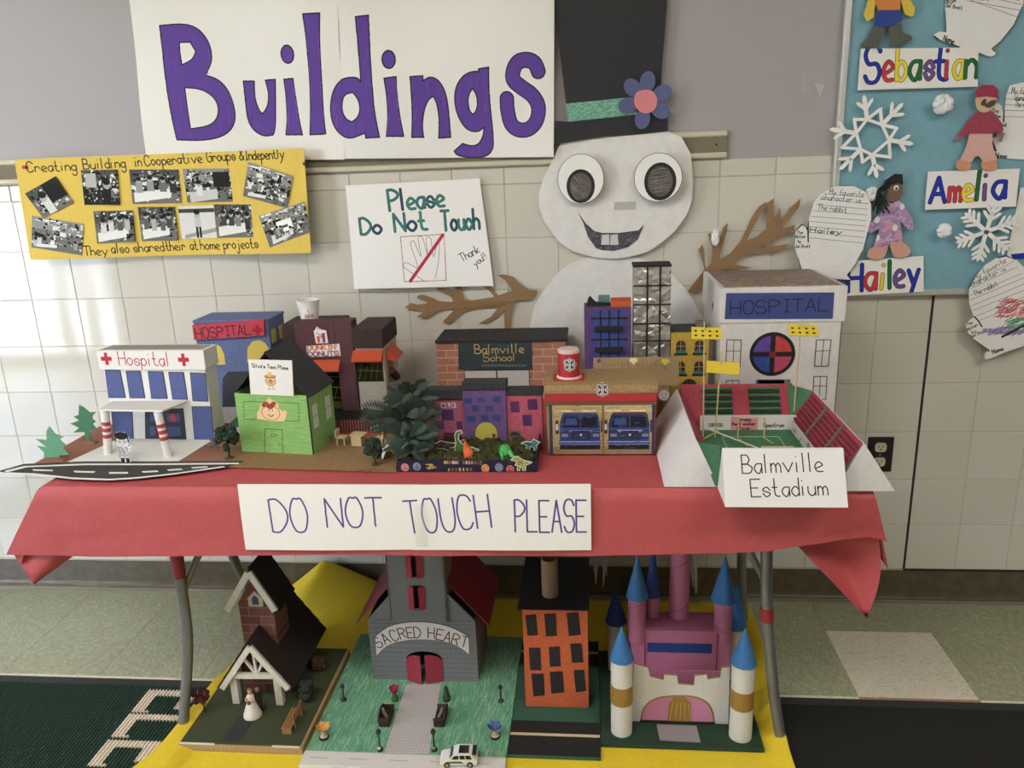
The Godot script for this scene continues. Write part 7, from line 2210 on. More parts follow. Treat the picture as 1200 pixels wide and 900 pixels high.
func stadium():
	var t := thing("stadium_model", "white paper stadium model with red stands, green pitch and straw floodlights", "model building", Vector3(0.61, TOP, 0.62))
	var o := Vector3(-0.61, -TOP, -0.62)
	var white := noisemat(Color("d8d5d6"), Color("cdcacc"), 7.0, 191, 0.8)
	var red := noisemat(Color("b33d50"), Color("a53547"), 12.0, 192, 0.8)
	var green := noisemat(Color("3f7a55"), Color("376d4b"), 9.0, 193, 0.8)
	var dark := hexm("1d3a28")
	obj("pitch", bx(Vector3(0.5, TOP, 0.455) + o, Vector3(0.722, TOP + 0.008, 0.82) + o, 0.001), green, t)
	# side stands: long triangular prisms
	var prism := func(xa: float, xr: float, xb: float, z0: float, z1: float) -> MB:
		var m := MB.new()
		m.tf = Transform3D(Basis.IDENTITY, o)
		m.prism(P([xa, TOP, xb, TOP, xr + 0.0012, 0.843, xr - 0.0012, 0.843]), z0, z1)
		return m
	obj("side_stand", prism.call(0.39, 0.453, 0.5, 0.445, 0.818), white, t)
	var rs := obj("side_stand", prism.call(0.722, 0.772, 0.838, 0.47, 0.836), white, t)
	# inner slope of the right stand: red cloth with ribs, split by two dark gangways
	var sl := MB.new()
	sl.tf = Transform3D(Basis.IDENTITY, o)
	sl.sheet(func(u, v): return Vector3(lerpf(0.7255, 0.7705, v), lerpf(0.775, 0.8435, v), lerpf(0.832, 0.475, u)), 2, 2, 0.0012)
	var seat := obj("red_slope", sl, red, rs)
	for k in 3:
		for i in 7:
			var f := 0.08 + 0.13 * i
			var z0 := lerpf(0.83, 0.48, 0.005 + k * 0.345)
			var z1 := lerpf(0.83, 0.48, 0.28 + k * 0.345)
			var p := Vector3(lerpf(0.7255, 0.7705, f), lerpf(0.775, 0.8435, f), 0) + Vector3(-0.0016, 0.001, 0)
			obj("bench_row", MB.new().tube([p + Vector3(0, 0, z0) + o, p + Vector3(0, 0, z1) + o], 0.0034, 6), noisemat(Color("7e2430"), Color("6a1c27"), 30.0, 194, 0.8) if i == -1 else hexm("7a2430"), seat)
	for k in 2:
		var zc := lerpf(0.83, 0.48, 0.315 + k * 0.345)
		var gm := MB.new()
		gm.tf = Transform3D(Basis.IDENTITY, o)
		gm.sheet(func(u, v): return Vector3(lerpf(0.7235, 0.7685, v), lerpf(0.7765, 0.845, v), zc + lerpf(0.006, -0.006, u)), 1, 8, 0.001)
		obj("gangway", gm, hexm("5f6a4e"), seat)
	var lf := MB.new()
	lf.tf = Transform3D(Basis.IDENTITY, o)
	lf.sheet(func(u, v): return Vector3(lerpf(0.497, 0.456, v), lerpf(0.77, 0.8435, v), lerpf(0.475, 0.79, u) + 0.004 * sin(v * 20.0) * u), 6, 8, 0.0012)
	obj("red_slope", lf, red, t.get_node("side_stand"))
	# green corner and front aprons
	for a in [[Vector3(0.722, TOP + 0.008, 0.49), Vector3(0.774, 0.843, 0.474), Vector3(0.722, 0.848, 0.42)]]:
		var cm := MB.new()
		cm.tf = Transform3D(Basis.IDENTITY, o)
		cm.tri(a[0], a[1], a[2])
		cm.tri(a[0] + Vector3(0, -0.001, -0.001), a[2] + Vector3(0, -0.001, -0.001), a[1] + Vector3(0, -0.001, -0.001))
		obj("corner_paper", cm, green, t)
	var ap := MB.new()
	ap.tf = Transform3D(Basis.IDENTITY, o)
	ap.sheet(func(u, v): return Vector3(0.4914, 0.7495, 0.822).lerp(Vector3(0.5034, 0.7481, 0.824), u).lerp(Vector3(0.4557, 0.8386, 0.806).lerp(Vector3(0.4999, 0.832, 0.81), u), v), 3, 3, 0.001)
	obj("front_apron", ap, green, t)
	# back stand
	var bk := MB.new()
	bk.tf = Transform3D(Basis(Vector3.UP, PI / 2), Vector3.ZERO + o)
	bk.prism(P([-0.485, TOP, -0.37, TOP, -0.418, 0.848, -0.421, 0.848]), 0.465, 0.735)
	var back := obj("back_stand", bk, red, t)
	for x in [[0.515, 0.588], [0.628, 0.702]]:
		for i in 9:
			var f := 0.36 + i * 0.07
			var y := lerpf(TOP, 0.848, f)
			var z := lerpf(0.485, 0.42, f)
			obj("bench_row", bx(Vector3(x[0], y - 0.0028, z) + o, Vector3(x[1], y + 0.0028, z + 0.007) + o, 0.001), green if i % 2 == 0 else dark, back)
	# advert boards
	var cv := canvas(0.505, 0.0, 0.735, 0.042, 4200, Color("d5d2ce"))
	cv.text("EXPRESS", Vector2(0.527, 0.014), Vector2(0.558, 0.0135), 0.0075, 0.0016, Color("3a3a3c"))
	cv.rect(Vector2(0.578, 0.002), Vector2(0.642, 0.039), Color("d98a98"))
	cv.text("Brady", Vector2(0.596, 0.028), Vector2(0.626, 0.028), 0.0085, 0.0016, INK)
	cv.text("Best soccer", Vector2(0.581, 0.017), Vector2(0.637, 0.017), 0.0075, 0.0016, INK)
	cv.text("Player...", Vector2(0.594, 0.006), Vector2(0.636, 0.006), 0.0075, 0.0014, INK)
	cv.text("Spectrum", Vector2(0.655, 0.012), Vector2(0.703, 0.012), 0.0105, 0.0018, Color("2a2f3a"))
	var ad := obj("advert_board", slab(rectp(Vector2(0.505, 0.0), Vector2(0.735, 0.042)), 0, 0.0015, cv), pmat(cv), t)
	ad.position = Vector3(0, 0.003, 0.489) + Vector3(o.x, 0, o.z)
	var c2 := canvas(0, 0, 0.2, 0.034, 3600, Color("d2cfcb"))
	for i in 5:
		c2.line(PackedVector2Array([Vector2(0.022 + i * 0.005, 0.012), Vector2(0.024 + i * 0.005, 0.021 - 0.003 * (i % 2))]), 0.0024, INK)
	c2.line(P([0.07, 0.012, 0.078, 0.006, 0.096, 0.022]), 0.0022, INK)
	c2.oval(Vector2(0.155, 0.017), Vector2(0.013, 0.013), Color("3a6a8a"))
	c2.oval(Vector2(0.155, 0.017), Vector2(0.009, 0.009), Color("8fb6c8"))
	c2.oval(Vector2(0.155, 0.017), Vector2(0.006, 0.006), Color("2a4a6a"))
	var sb := MB.new().pic(c2)
	sb.box(Vector3(0, 0, 0), Vector3(0.2, 0.034, 0.0015))
	var so := obj("advert_board", sb, pmat(c2), t)
	so.position = Vector3(0.7205, TOP + 0.002, 0.495) + o
	so.rotation.y = -PI / 2
	so.rotation.z = 0.0
	# goal of wooden sticks, pitch lines
	var stick := hexm("c9b083", 0.7)
	for g in [[0.585, 0.645, 0.548, 0.05]]:
		var gm := MB.new()
		var y := TOP + 0.008
		gm.tube([Vector3(g[0], y, g[2]) + o, Vector3(g[0], y + g[3], g[2]) + o], 0.0016, 7)
		gm.tube([Vector3(g[1], y, g[2]) + o, Vector3(g[1], y + g[3], g[2]) + o], 0.0016, 7)
		gm.tube([Vector3(g[0], y + g[3], g[2]) + o, Vector3(g[1], y + g[3], g[2]) + o], 0.0016, 7)
		gm.tube([Vector3(g[0], y + 0.001, g[2]) + o, Vector3(g[0] + 0.012, y + 0.001, g[2] + 0.06) + o], 0.0012, 6)
		gm.tube([Vector3(g[1], y + 0.001, g[2]) + o, Vector3(g[1] + 0.012, y + 0.001, g[2] + 0.04) + o], 0.0012, 6)
		gm.tube([Vector3(0.62, y + 0.012, 0.64) + o, Vector3(0.69, y + 0.012, 0.64) + o], 0.0016, 6)
		obj("goal", gm, stick, t)
	var ln := MB.new()
	for l in [[Vector3(0.55, 0, 0.54), Vector3(0.68, 0, 0.54)], [Vector3(0.68, 0, 0.54), Vector3(0.68, 0, 0.68)], [Vector3(0.55, 0, 0.54), Vector3(0.55, 0, 0.68)]]:
		ln.tube([l[0] + Vector3(0, TOP + 0.0082, 0) + o, l[1] + Vector3(0, TOP + 0.0082, 0) + o], 0.0008, 5)
	obj("pitch_line", ln, hexm("a8c4ac"), t)
	# floodlights on straws
	var straws := [[Vector3(0.5063, 0.753, 0.5395), Vector3(0.5022, 1.0293, 0.54), "dotted"], [Vector3(0.534, 0.753, 0.5398), Vector3(0.542, 0.9599, 0.585), "plain"], [Vector3(0.7296, 0.753, 0.4687), Vector3(0.7353, 1.0168, 0.5), "dotted"]]
	var ym := noisemat(Color("e0c534"), Color("d6ba2c"), 20.0, 195, 0.8)
	for s in straws:
		var a: Vector3 = s[0]
		var b: Vector3 = s[1]
		b.z = a.z - 0.006
		var fl := obj("floodlight_straw", MB.new().tube([a + o, b + o], 0.0018, 7), stick, t)
		var r: float = 0.037 if s[2] == "plain" else 0.033
		var dc := canvas(-r, -0.018, r, 0.018, 4500, Color("d9bd30"))
		if s[2] == "dotted":
			for i in 4:
				for j in 2:
					dc.oval(Vector2(-r * 0.72 + i * r * 0.48, -0.008 + j * 0.014), Vector2(0.0036, 0.0028), INK)
		var pm := MB.new().pic(dc)
		pm.box(Vector3(-r, -0.018, -0.0008), Vector3(r, 0.018, 0.0008))
		var p := obj("lamp_panel", pm, pmat(dc), fl)
		var drop := 0.028 if s[2] == "dotted" else 0.042
		p.position = b + o + Vector3(0.004, -drop * 0.9, 0.006)
		p.rotation = Vector3(-0.95, 0.0, -0.12 if s[2] == "plain" else -0.06)
	obj("fallen_straw", cyl(Vector3(0.5102, 0.775, 0.5352) + o, Vector3(0.6048, 0.775, 0.6731) + o, 0.0016, 7), hexm("ddd6bc", 0.6), t)
	obj("yellow_straw", cyl(Vector3(0.4943, 0.772, 0.6093) + o, Vector3(0.5395, 0.772, 0.5514) + o, 0.0016, 7), hexm("c9b030", 0.6), t)
	# name board: a folded prism in front
	var nb := MB.new()
	nb.tf = Transform3D(Basis(Vector3.UP, PI / 2), Vector3.ZERO + o)
	nb.prism(P([-0.914, TOP, -0.822, TOP, -0.856, 0.8445, -0.86, 0.8445]), 0.497, 0.724)
	var name_b := obj("name_board", nb, white, t)
	var fc := canvas(0, 0, 0.227, 0.115, 4600, Color("d6d3d3"))
	fc.text("Balmville", Vector2(0.036, 0.066), Vector2(0.186, 0.07), 0.036, 0.0023, INK, 0.08)
	fc.text("Estadium", Vector2(0.05, 0.02), Vector2(0.192, 0.024), 0.034, 0.0023, INK, 0.08)
	var fs := MB.new()
	var pa := Vector3(0.4965, TOP + 0.0005, 0.9148) + o
	var pb := Vector3(0.7245, TOP + 0.0005, 0.9148) + o
	var pc := Vector3(0.7245, 0.8445, 0.8605) + o
	var pd := Vector3(0.4965, 0.8445, 0.8605) + o
	for tr in [[[pa, Vector2(0, 1)], [pc, Vector2(1, 0)], [pb, Vector2(1, 1)]], [[pa, Vector2(0, 1)], [pd, Vector2(0, 0)], [pc, Vector2(1, 0)]]]:
		for v in tr:
			fs.st.set_normal(Vector3(0, 0.47, 0.88)); fs.st.set_uv(v[1]); fs.st.add_vertex(v[0] + Vector3(0, 0.0004, 0.0008))
	obj("lettered_front", fs, pmat(fc, 0.8), name_b)


func floor_models():
	mats()
	yellow_paper()
	wedding_chapel()
	grey_church()
	orange_block()
	castle()
	# white fluff hanging behind the castle
	var c := thing("cotton_batting", "wispy white cotton batting hanging under the table behind the castle", "cotton batting", Vector3(0.36, 0.26, 0.14))
	var mb := MB.new()
	var rng := RandomNumberGenerator.new()
	rng.seed = 77
	for i in 26:
		var near := i % 3
		var x := rng.randf_range(-0.2, 0.2) if near == 0 else (-0.095 if near == 1 else 0.185) + rng.randf_range(-0.02, 0.02)
		var l := 0.08 if near == 0 else rng.randf_range(0.12, 0.21)
		var p := Vector3(x, 0.07, rng.randf_range(-0.02, 0.03))
		var e := p + Vector3(rng.randf_range(-0.015, 0.02), -l, rng.randf_range(-0.01, 0.02))
		mb.tube([p, p.lerp(e, 0.5) + Vector3(rng.randf_range(-0.01, 0.01), 0, 0), e], [0.012, 0.006, 0.0012], 7)
	for i in 16:
		mb.blob(Vector3(rng.randf_range(-0.2, 0.2), 0.06, rng.randf_range(-0.02, 0.03)), Vector3(0.03, 0.014, 0.02), 0.25, i, 9, 6)
	obj("fluff", mb, hexm("cfcfcc"), c)


func mats():
	var bm := mat(Color("2a2a2a"), 0.75)
	# woven entrance mat with pale lettering
	var a := thing("entrance_mat", "dark green woven entrance mat with cream letters and black rubber edge", "floor mat", Vector3(-1.2, 0, 1.1))
	obj("rubber_base", bx(Vector3(-1.3, 0, -0.605), Vector3(0.415, 0.004, 0.7), 0.001), bm, a)
	var x0 := -1.3
	var cv := canvas(x0, -0.66, 1.25, 0.572, 780, Color("31443b"))
	# letters stand on the -x side: strokes given in (x, z) of the floor
	var pale := Color("d6c8b4")
	var bar := func(xa: float, xb: float, za: float, zb: float): cv.rect(Vector2(xa + 1.2, -(zb - 1.1)), Vector2(xb + 1.2, -(za - 1.1)), pale)
	for l in [[0.55, 0.64, "E"], [0.648, 0.735, "L"], [0.748, 0.835, "E"]]:
		bar.call(-1.0, -0.74, l[0], l[0] + 0.024)
		bar.call(-1.0, -0.965, l[0], l[1])
		if l[2] == "E":
			bar.call(-0.888, -0.853, l[0], l[1] - 0.015)
			bar.call(-0.775, -0.74, l[0], l[1])
		bar.call(-1.0, -0.952, l[1] - 0.006, l[1] + 0.004)
	var m := pmat(cv, 0.95, 0.1)
	var pile := MB.new()
	pile.pic(cv, 1)
	pile.sheet(func(u, v): return Vector3(lerpf(-1.3, 0.415, u), 0.0078, lerpf(0.66, -0.572, v)), 2, 2)
	var wv := obj("woven_pile", pile, m, a)
	# cords near the picture are real ridges
	var cords := MB.new()
	cords.pic(cv, 1)
	var n := 173
	for i in n:
		var x := -1.29 + i * 0.0098
		var steps := 90
		for s in steps:
			var za := -0.57 + s * 0.0135
			var zb := za + 0.0135
			var p := [Vector3(x + 0.0008, 0.0078, za), Vector3(x + 0.0036, 0.0135, za + 0.003), Vector3(x + 0.0066, 0.0135, za + 0.006), Vector3(x + 0.0092, 0.0078, za + 0.009)]
			var q := [Vector3(x + 0.0008, 0.0078, zb - 0.001), Vector3(x + 0.0036, 0.0098, zb + 0.002), Vector3(x + 0.0066, 0.0098, zb + 0.005), Vector3(x + 0.0092, 0.0078, zb + 0.008)]
			for k in 3:
				cords.quad(q[k], q[k + 1], p[k + 1], p[k])
	obj("cords", cords, m, a).set_meta("kind", "stuff")
	# plain black mat
	var b := thing("entrance_mat", "plain black ribbed floor mat right of the yellow paper", "floor mat", Vector3(1.3, 0, 1.1))
	obj("rubber_base", bx(Vector3(-0.61, 0, -0.605), Vector3(1.1, 0.004, 0.7), 0.001), bm, b)
	obj("pile", bx(Vector3(-0.6, 0.004, -0.572), Vector3(1.07, 0.0085, 0.66), 0.002), noisemat(Color("1d1d1b"), Color("0d0d0c"), 26.0, 201, 0.97, 5.0), b)


func yellow_paper():
	var t := thing("yellow_paper", "bright yellow paper sheet spread on the floor under the models", "paper", Vector3(-0.07, 0, 0.5))
	var nz := FastNoiseLite.new()
	nz.seed = 21
	nz.frequency = 3.2
	var mb := MB.new()
	mb.tf = Transform3D(Basis.IDENTITY, Vector3(0.07, 0, -0.5))
	mb.sheet(func(u, v):
		var z := lerpf(1.12, 0.03, v)
		var xl: float = -0.832 - 0.1 * smoothstep(0.74, 1.1, z) + 0.02 * sin(z * 5.0)
		var xr: float = 0.715 + 0.01 * sin(z * 6.0) + 0.03 * smoothstep(0.7, 1.1, z)
		var x := lerpf(xl, xr, u)
		var y: float = 0.0006 + 0.0004 * abs(nz.get_noise_2d(x, z)) + 0.0135 * smoothstep(-0.765, -0.785, x) * smoothstep(0.47, 0.5, z) + 0.0105 * smoothstep(0.665, 0.685, x) * smoothstep(0.47, 0.5, z) + 0.006 * abs(nz.get_noise_2d(x, z)) * smoothstep(0.83, 0.9, z)
		# edges lift a little, the far left is pushed up into a peaked fold
		y += 0.012 * smoothstep(0.06, 0.0, u) * (0.4 + 0.6 * abs(sin(z * 4.0))) + 0.05 * smoothstep(0.04, 0.0, 1.0 - u) * smoothstep(0.9, 0.3, z)
		var px := -0.65 - 0.03 * smoothstep(0.05, 0.2, z)
		var k: float = clampf(1.0 - abs(x - px) / (0.17 if x < px else 0.3), 0, 1)
		y += 0.14 * k * smoothstep(0.34, 0.04, z)
		return Vector3(x, y, z), 90, 60)
	obj("sheet", mb, noisemat(Color("e5c51b"), Color("dcbb14"), 6.0, 202, 0.65, 1.0), t)


func wedding_chapel():
	var t := thing("chapel_model", "dark-roofed brick chapel model with white porch on a green board", "model building", Vector3(-0.79, 0.022, 0.766), 0)
	var wood := noisemat(Color("a98a5c"), Color("987a4d"), 14.0, 211, 0.75)
	obj("board", bx(Vector3(-0.008, -0.0205, -0.412), Vector3(0.312, -0.001, 0.0), 0.001), wood, t)
	var felt := noisemat(Color("424a28"), Color("363e20"), 40.0, 212, 0.95, 2.0)
	obj("lawn", bx(Vector3(-0.006, -0.001, -0.41), Vector3(0.304, 0.001, -0.004)), felt, t)
	obj("white_edge", bx(Vector3(-0.006, -0.001, -0.004), Vector3(0.085, 0.002, 0.0)), hexm("cfcbc0"), t)
	obj("white_edge", bx(Vector3(0.235, -0.001, -0.004), Vector3(0.306, 0.002, 0.0)), hexm("cfcbc0"), t)
	var walk := MB.new()
	walk.tf = Transform3D(Basis(Vector3.RIGHT, PI / 2), Vector3.ZERO)
	walk.prism(P([0.1001, -0.0108, 0.106, -0.1032, 0.1351, -0.1184, 0.1465, -0.0915, 0.1437, -0.0104]), -0.0025, -0.001)
	obj("walk", walk, hexm("2b2d2e"), t)
	# brick print shared by tower and nave
	var cv := canvas(0, 0, 0.14, 0.2, 3000, Color("8a7566"))
	var rng := RandomNumberGenerator.new()
	rng.seed = 9
	for r in 8:
		for i in range(-1, 4):
			var x := i * 0.062 + (0.03 if r % 2 else 0.0)
			var c := Color("7a4a42").lerp(Color("64382f"), rng.randf())
			cv.rect(Vector2(x + 0.001, r * 0.026 + 0.001), Vector2(x + 0.061, r * 0.026 + 0.025), c)
			cv.strokes(Vector2(x + 0.008, r * 0.026 + 0.004), Vector2(x + 0.054, r * 0.026 + 0.022), 10, 0.014, 0.0, 0.0014, [c.lightened(0.06), c.darkened(0.1)], 0.15)
	var brick := pmat(cv, 0.8)
	var zf := -0.16
	var roofm := noisemat(Color("2b1a18"), Color("1d1110"), 24.0, 213, 0.9, 2.0)
	var white := noisemat(Color("c9c4b6"), Color("bdb7a8"), 18.0, 214, 0.8)
	var nave := MB.new()
	nave.uo = Vector2(0.07, 0.2); nave.us = Vector2(1.0 / 0.14, 1.0 / 0.2)
	nave.prism(P([0.075, 0.001, 0.205, 0.001, 0.205, 0.09, 0.14, 0.178, 0.075, 0.09]), zf - 0.25, zf - 0.05)
	obj("nave", nave, brick, t)
	# main roof of two slopes with lapped shingle courses
	for s in [[Vector2(0.036, 0.052), 1.0], [Vector2(0.24, 0.058), -1.0]]:
		var e: Vector2 = s[0]
		var r := Vector2(0.14, 0.2)
		var nrm: Vector2 = Vector2(-(r - e).y, (r - e).x).normalized() * s[1]
		for k in 5:
			var a := e.lerp(r, k / 5.0)
			var b := e.lerp(r, (k + 1) / 5.0 + 0.02)
			obj("shingle_course", slab(PackedVector2Array([a + nrm * 0.002, a + nrm * 0.0055, b + nrm * 0.003, b]), zf - 0.262, zf + 0.012), roofm, t)
	# porch: barge boards, tie beam, king post fan, two posts
	var bar := func(called, a: Vector2, b: Vector2, w: float, z0: float, z1: float):
		var d := (b - a).normalized()
		var s := Vector2(-d.y, d.x) * w / 2
		obj(called, slab(PackedVector2Array([a - s, b - s, b + s, a + s]), z0, z1), white, t)
	bar.call("barge_board", Vector2(0.048, 0.056), Vector2(0.14, 0.184), 0.015, zf + 0.012, zf + 0.02)
	bar.call("barge_board", Vector2(0.23, 0.06), Vector2(0.141, 0.184), 0.015, zf + 0.012, zf + 0.0195)
	bar.call("tie_beam", Vector2(0.085, 0.092), Vector2(0.204, 0.094), 0.014, zf + 0.004, zf + 0.014)
	for p in [[0.145, 0.1, 0.144, 0.17], [0.142, 0.1, 0.118, 0.14], [0.148, 0.1, 0.17, 0.14]]:
		bar.call("strut", Vector2(p[0], p[1]), Vector2(p[2], p[3]), 0.006, zf + 0.004, zf + 0.011)
	for x in [0.066, 0.187]:
		obj("post", bx(Vector3(x, 0.001, zf - 0.01), Vector3(x + 0.02, 0.088, zf + 0.008), 0.001), white, t)
	# tower
	var zt := zf - 0.056
	var tower := MB.new()
	tower.uo = Vector2(0.085, 0.3); tower.us = Vector2(1.0 / 0.14, 1.0 / 0.2)
	tower.prism(P([0.09, 0.12, 0.185, 0.12, 0.185, 0.27, 0.137, 0.345, 0.09, 0.27]), zt - 0.085, zt)
	var tw := obj("tower", tower, brick, t)
	for s in [[Vector2(0.056, 0.25), 1.0], [Vector2(0.204, 0.252), -1.0]]:
		var e: Vector2 = s[0]
		var r := Vector2(0.138, 0.378)
		var nrm: Vector2 = Vector2(-(r - e).y, (r - e).x).normalized() * s[1]
		for k in 5:
			var a := e.lerp(r, k / 5.0)
			var b := e.lerp(r, (k + 1) / 5.0 + 0.02)
			obj("shingle_course", slab(PackedVector2Array([a + nrm * 0.002, a + nrm * 0.0055, b + nrm * 0.003, b]), zt - 0.1, zt + 0.012), roofm, tw)
	bar.call("barge_board", Vector2(0.064, 0.256), Vector2(0.138, 0.37), 0.017, zt + 0.012, zt + 0.02)
	bar.call("barge_board", Vector2(0.197, 0.258), Vector2(0.139, 0.37), 0.017, zt + 0.012, zt + 0.0195)
	var wq := P([0.12, 0.262, 0.16, 0.262, 0.16, 0.287, 0.14, 0.307, 0.12, 0.287])
	var wn := obj("tower_window", slab(wq, zt, zt + 0.004), hexm("b0a68c"), tw)
	obj("window_pane", slab(P([0.131, 0.268, 0.149, 0.268, 0.149, 0.286, 0.14, 0.296, 0.131, 0.286]), zt + 0.004, zt + 0.005), hexm("31406e", 0.3), wn)
	# bride and groom: one small figure in a flared gown
	var cp := P([0.1405, -0.1103])[0]
	var gown := MB.new()
	gown.lathe(P([0.024, 0.0, 0.0235, 0.006, 0.018, 0.022, 0.011, 0.04, 0.0075, 0.05, 0.009, 0.056, 0.008, 0.062, 0.003, 0.066, 0.0, 0.066]), Vector3.ZERO, 20)
	var br := obj("bride_figure", gown, hexm("d2ccc0", 0.5), t, "tiny bride in a white gown")
	br.position = Vector3(cp.x, 0.002, cp.y)
	obj("head", MB.new().blob(Vector3(0.0, 0.072, 0.0), Vector3(0.0058, 0.007, 0.006), 0.0, 1, 12, 8), hexm("b98a6c"), br)
	obj("hair", MB.new().blob(Vector3(-0.001, 0.0755, -0.002), Vector3(0.0066, 0.006, 0.006), 0.15, 2, 10, 7), hexm("7a5a34"), br)
	var arms := MB.new()
	for s in [-1.0, 1.0]:
		arms.tube([Vector3(s * 0.008, 0.06, 0.0), Vector3(s * 0.012, 0.05, 0.005), Vector3(s * 0.004, 0.046, 0.01)], [0.0026, 0.0024, 0.002], 7)
	obj("arms", arms, hexm("b98a6c"), br)
	obj("bouquet", MB.new().blob(Vector3(0, 0.046, 0.012), Vector3(0.005, 0.005, 0.004), 0.3, 4, 8, 6), hexm("8a3a44"), br)
	var gm := MB.new()
	gm.tube([Vector3(0.016, 0, -0.012), Vector3(0.0165, 0.03, -0.012), Vector3(0.016, 0.055, -0.01), Vector3(0.0155, 0.064, -0.01)], [0.007, 0.0075, 0.0095, 0.004], 12)
	var gr := obj("groom_figure", gm, hexm("1a1716", 0.6), t, "tiny groom in black behind the bride")
	gr.position = br.position
	obj("head", MB.new().blob(Vector3(0.0155, 0.071, -0.01), Vector3(0.0058, 0.007, 0.006), 0.0, 1, 12, 8), hexm("8a6450"), gr)
	# slatted bench
	var bp := P([0.2567, -0.0481])[0]
	var slat := noisemat(Color("a0703c"), Color("8c5f30"), 30.0, 215, 0.7)
	var bench := obj("bench", bx(Vector3(-0.011, 0.001, -0.001), Vector3(0.013, 0.016, 0.004)), slat, t)
	bench.position = Vector3(bp.x, 0.001, bp.y)
	for i in 4:
		obj("slat", bx(Vector3(-0.013 + i * 0.0068, 0.016, -0.075), Vector3(-0.0075 + i * 0.0068, 0.019, 0.005), 0.0006), slat, bench)
	obj("end", bx(Vector3(-0.011, 0.001, -0.072), Vector3(0.013, 0.016, -0.067)), slat, bench)
	for k in 3:
		obj("back_slat", bx(Vector3(0.014, 0.022 + k * 0.008, -0.075), Vector3(0.0165, 0.028 + k * 0.008, -0.012), 0.0006), slat, bench)
	for z in [-0.07, -0.02]:
		obj("back_post", bx(Vector3(0.0135, 0.001, z), Vector3(0.0165, 0.046, z + 0.004)), slat, bench)
	# shrubs: dark rounded, autumn brown and a red one
	var sp := P([0.2658, -0.1745, 0.2532, -0.3041, 0.0078, -0.1154])
	var bush := MB.new()
	for i in 14:
		bush.blob(Vector3(0.009 * cos(i * 2.4), 0.012 + 0.003 * i, 0.009 * sin(i * 2.4)), Vector3.ONE * 0.012, 0.3, i, 8, 6)
	var b1 := obj("shrub", bush, hexm("1a201c"), t, "dark wire shrub")
	b1.position = Vector3(sp[0].x, 0.001, sp[0].y)
	var bush2 := MB.new()
	for i in 10:
		bush2.blob(Vector3(0.012 * cos(i * 2.4), 0.012 + 0.003 * i, 0.009 * sin(i * 2.4)), Vector3.ONE * 0.009, 0.4, i + 9, 7, 5)
	var b2 := obj("shrub", bush2, hexm("4a3016"), t, "brown autumn shrub")
	b2.position = Vector3(sp[1].x, 0.001, sp[1].y)
	var trunk := MB.new()
	trunk.tube([Vector3.ZERO, Vector3(-0.003, 0.025, 0), Vector3(-0.006, 0.045, 0)], [0.002, 0.0018, 0.0012], 6)
	trunk.tube([Vector3(-0.003, 0.025, 0), Vector3(0.012, 0.042, 0.002)], [0.0014, 0.0008], 6)
	var rt := obj("red_tree", trunk, hexm("2a1712"), t, "tiny tree with dark red leaves")
	rt.position = Vector3(sp[2].x, 0.001, sp[2].y)
	var lv := MB.new()
	for i in 16:
		lv.blob(Vector3(-0.008 + 0.018 * cos(i * 2.4), 0.05 + 0.012 * sin(i * 1.7), 0.01 * sin(i * 2.4)), Vector3(0.008, 0.007, 0.007), 0.4, i, 7, 5)
	obj("leaves", lv, hexm("4a1216"), rt)


func lamp_post(parent: Node, at: Vector3, m: Material, h: float):
	var mb := MB.new()
	mb.lathe(P([0.008, 0, 0.0075, 0.004, 0.003, 0.008, 0.0022, h * 0.3, 0.002, h * 0.75, 0.005, h * 0.8, 0.0065, h * 0.9, 0.004, h, 0.0, h]), at, 12)
	return obj("toy_lamp", mb, m, parent)


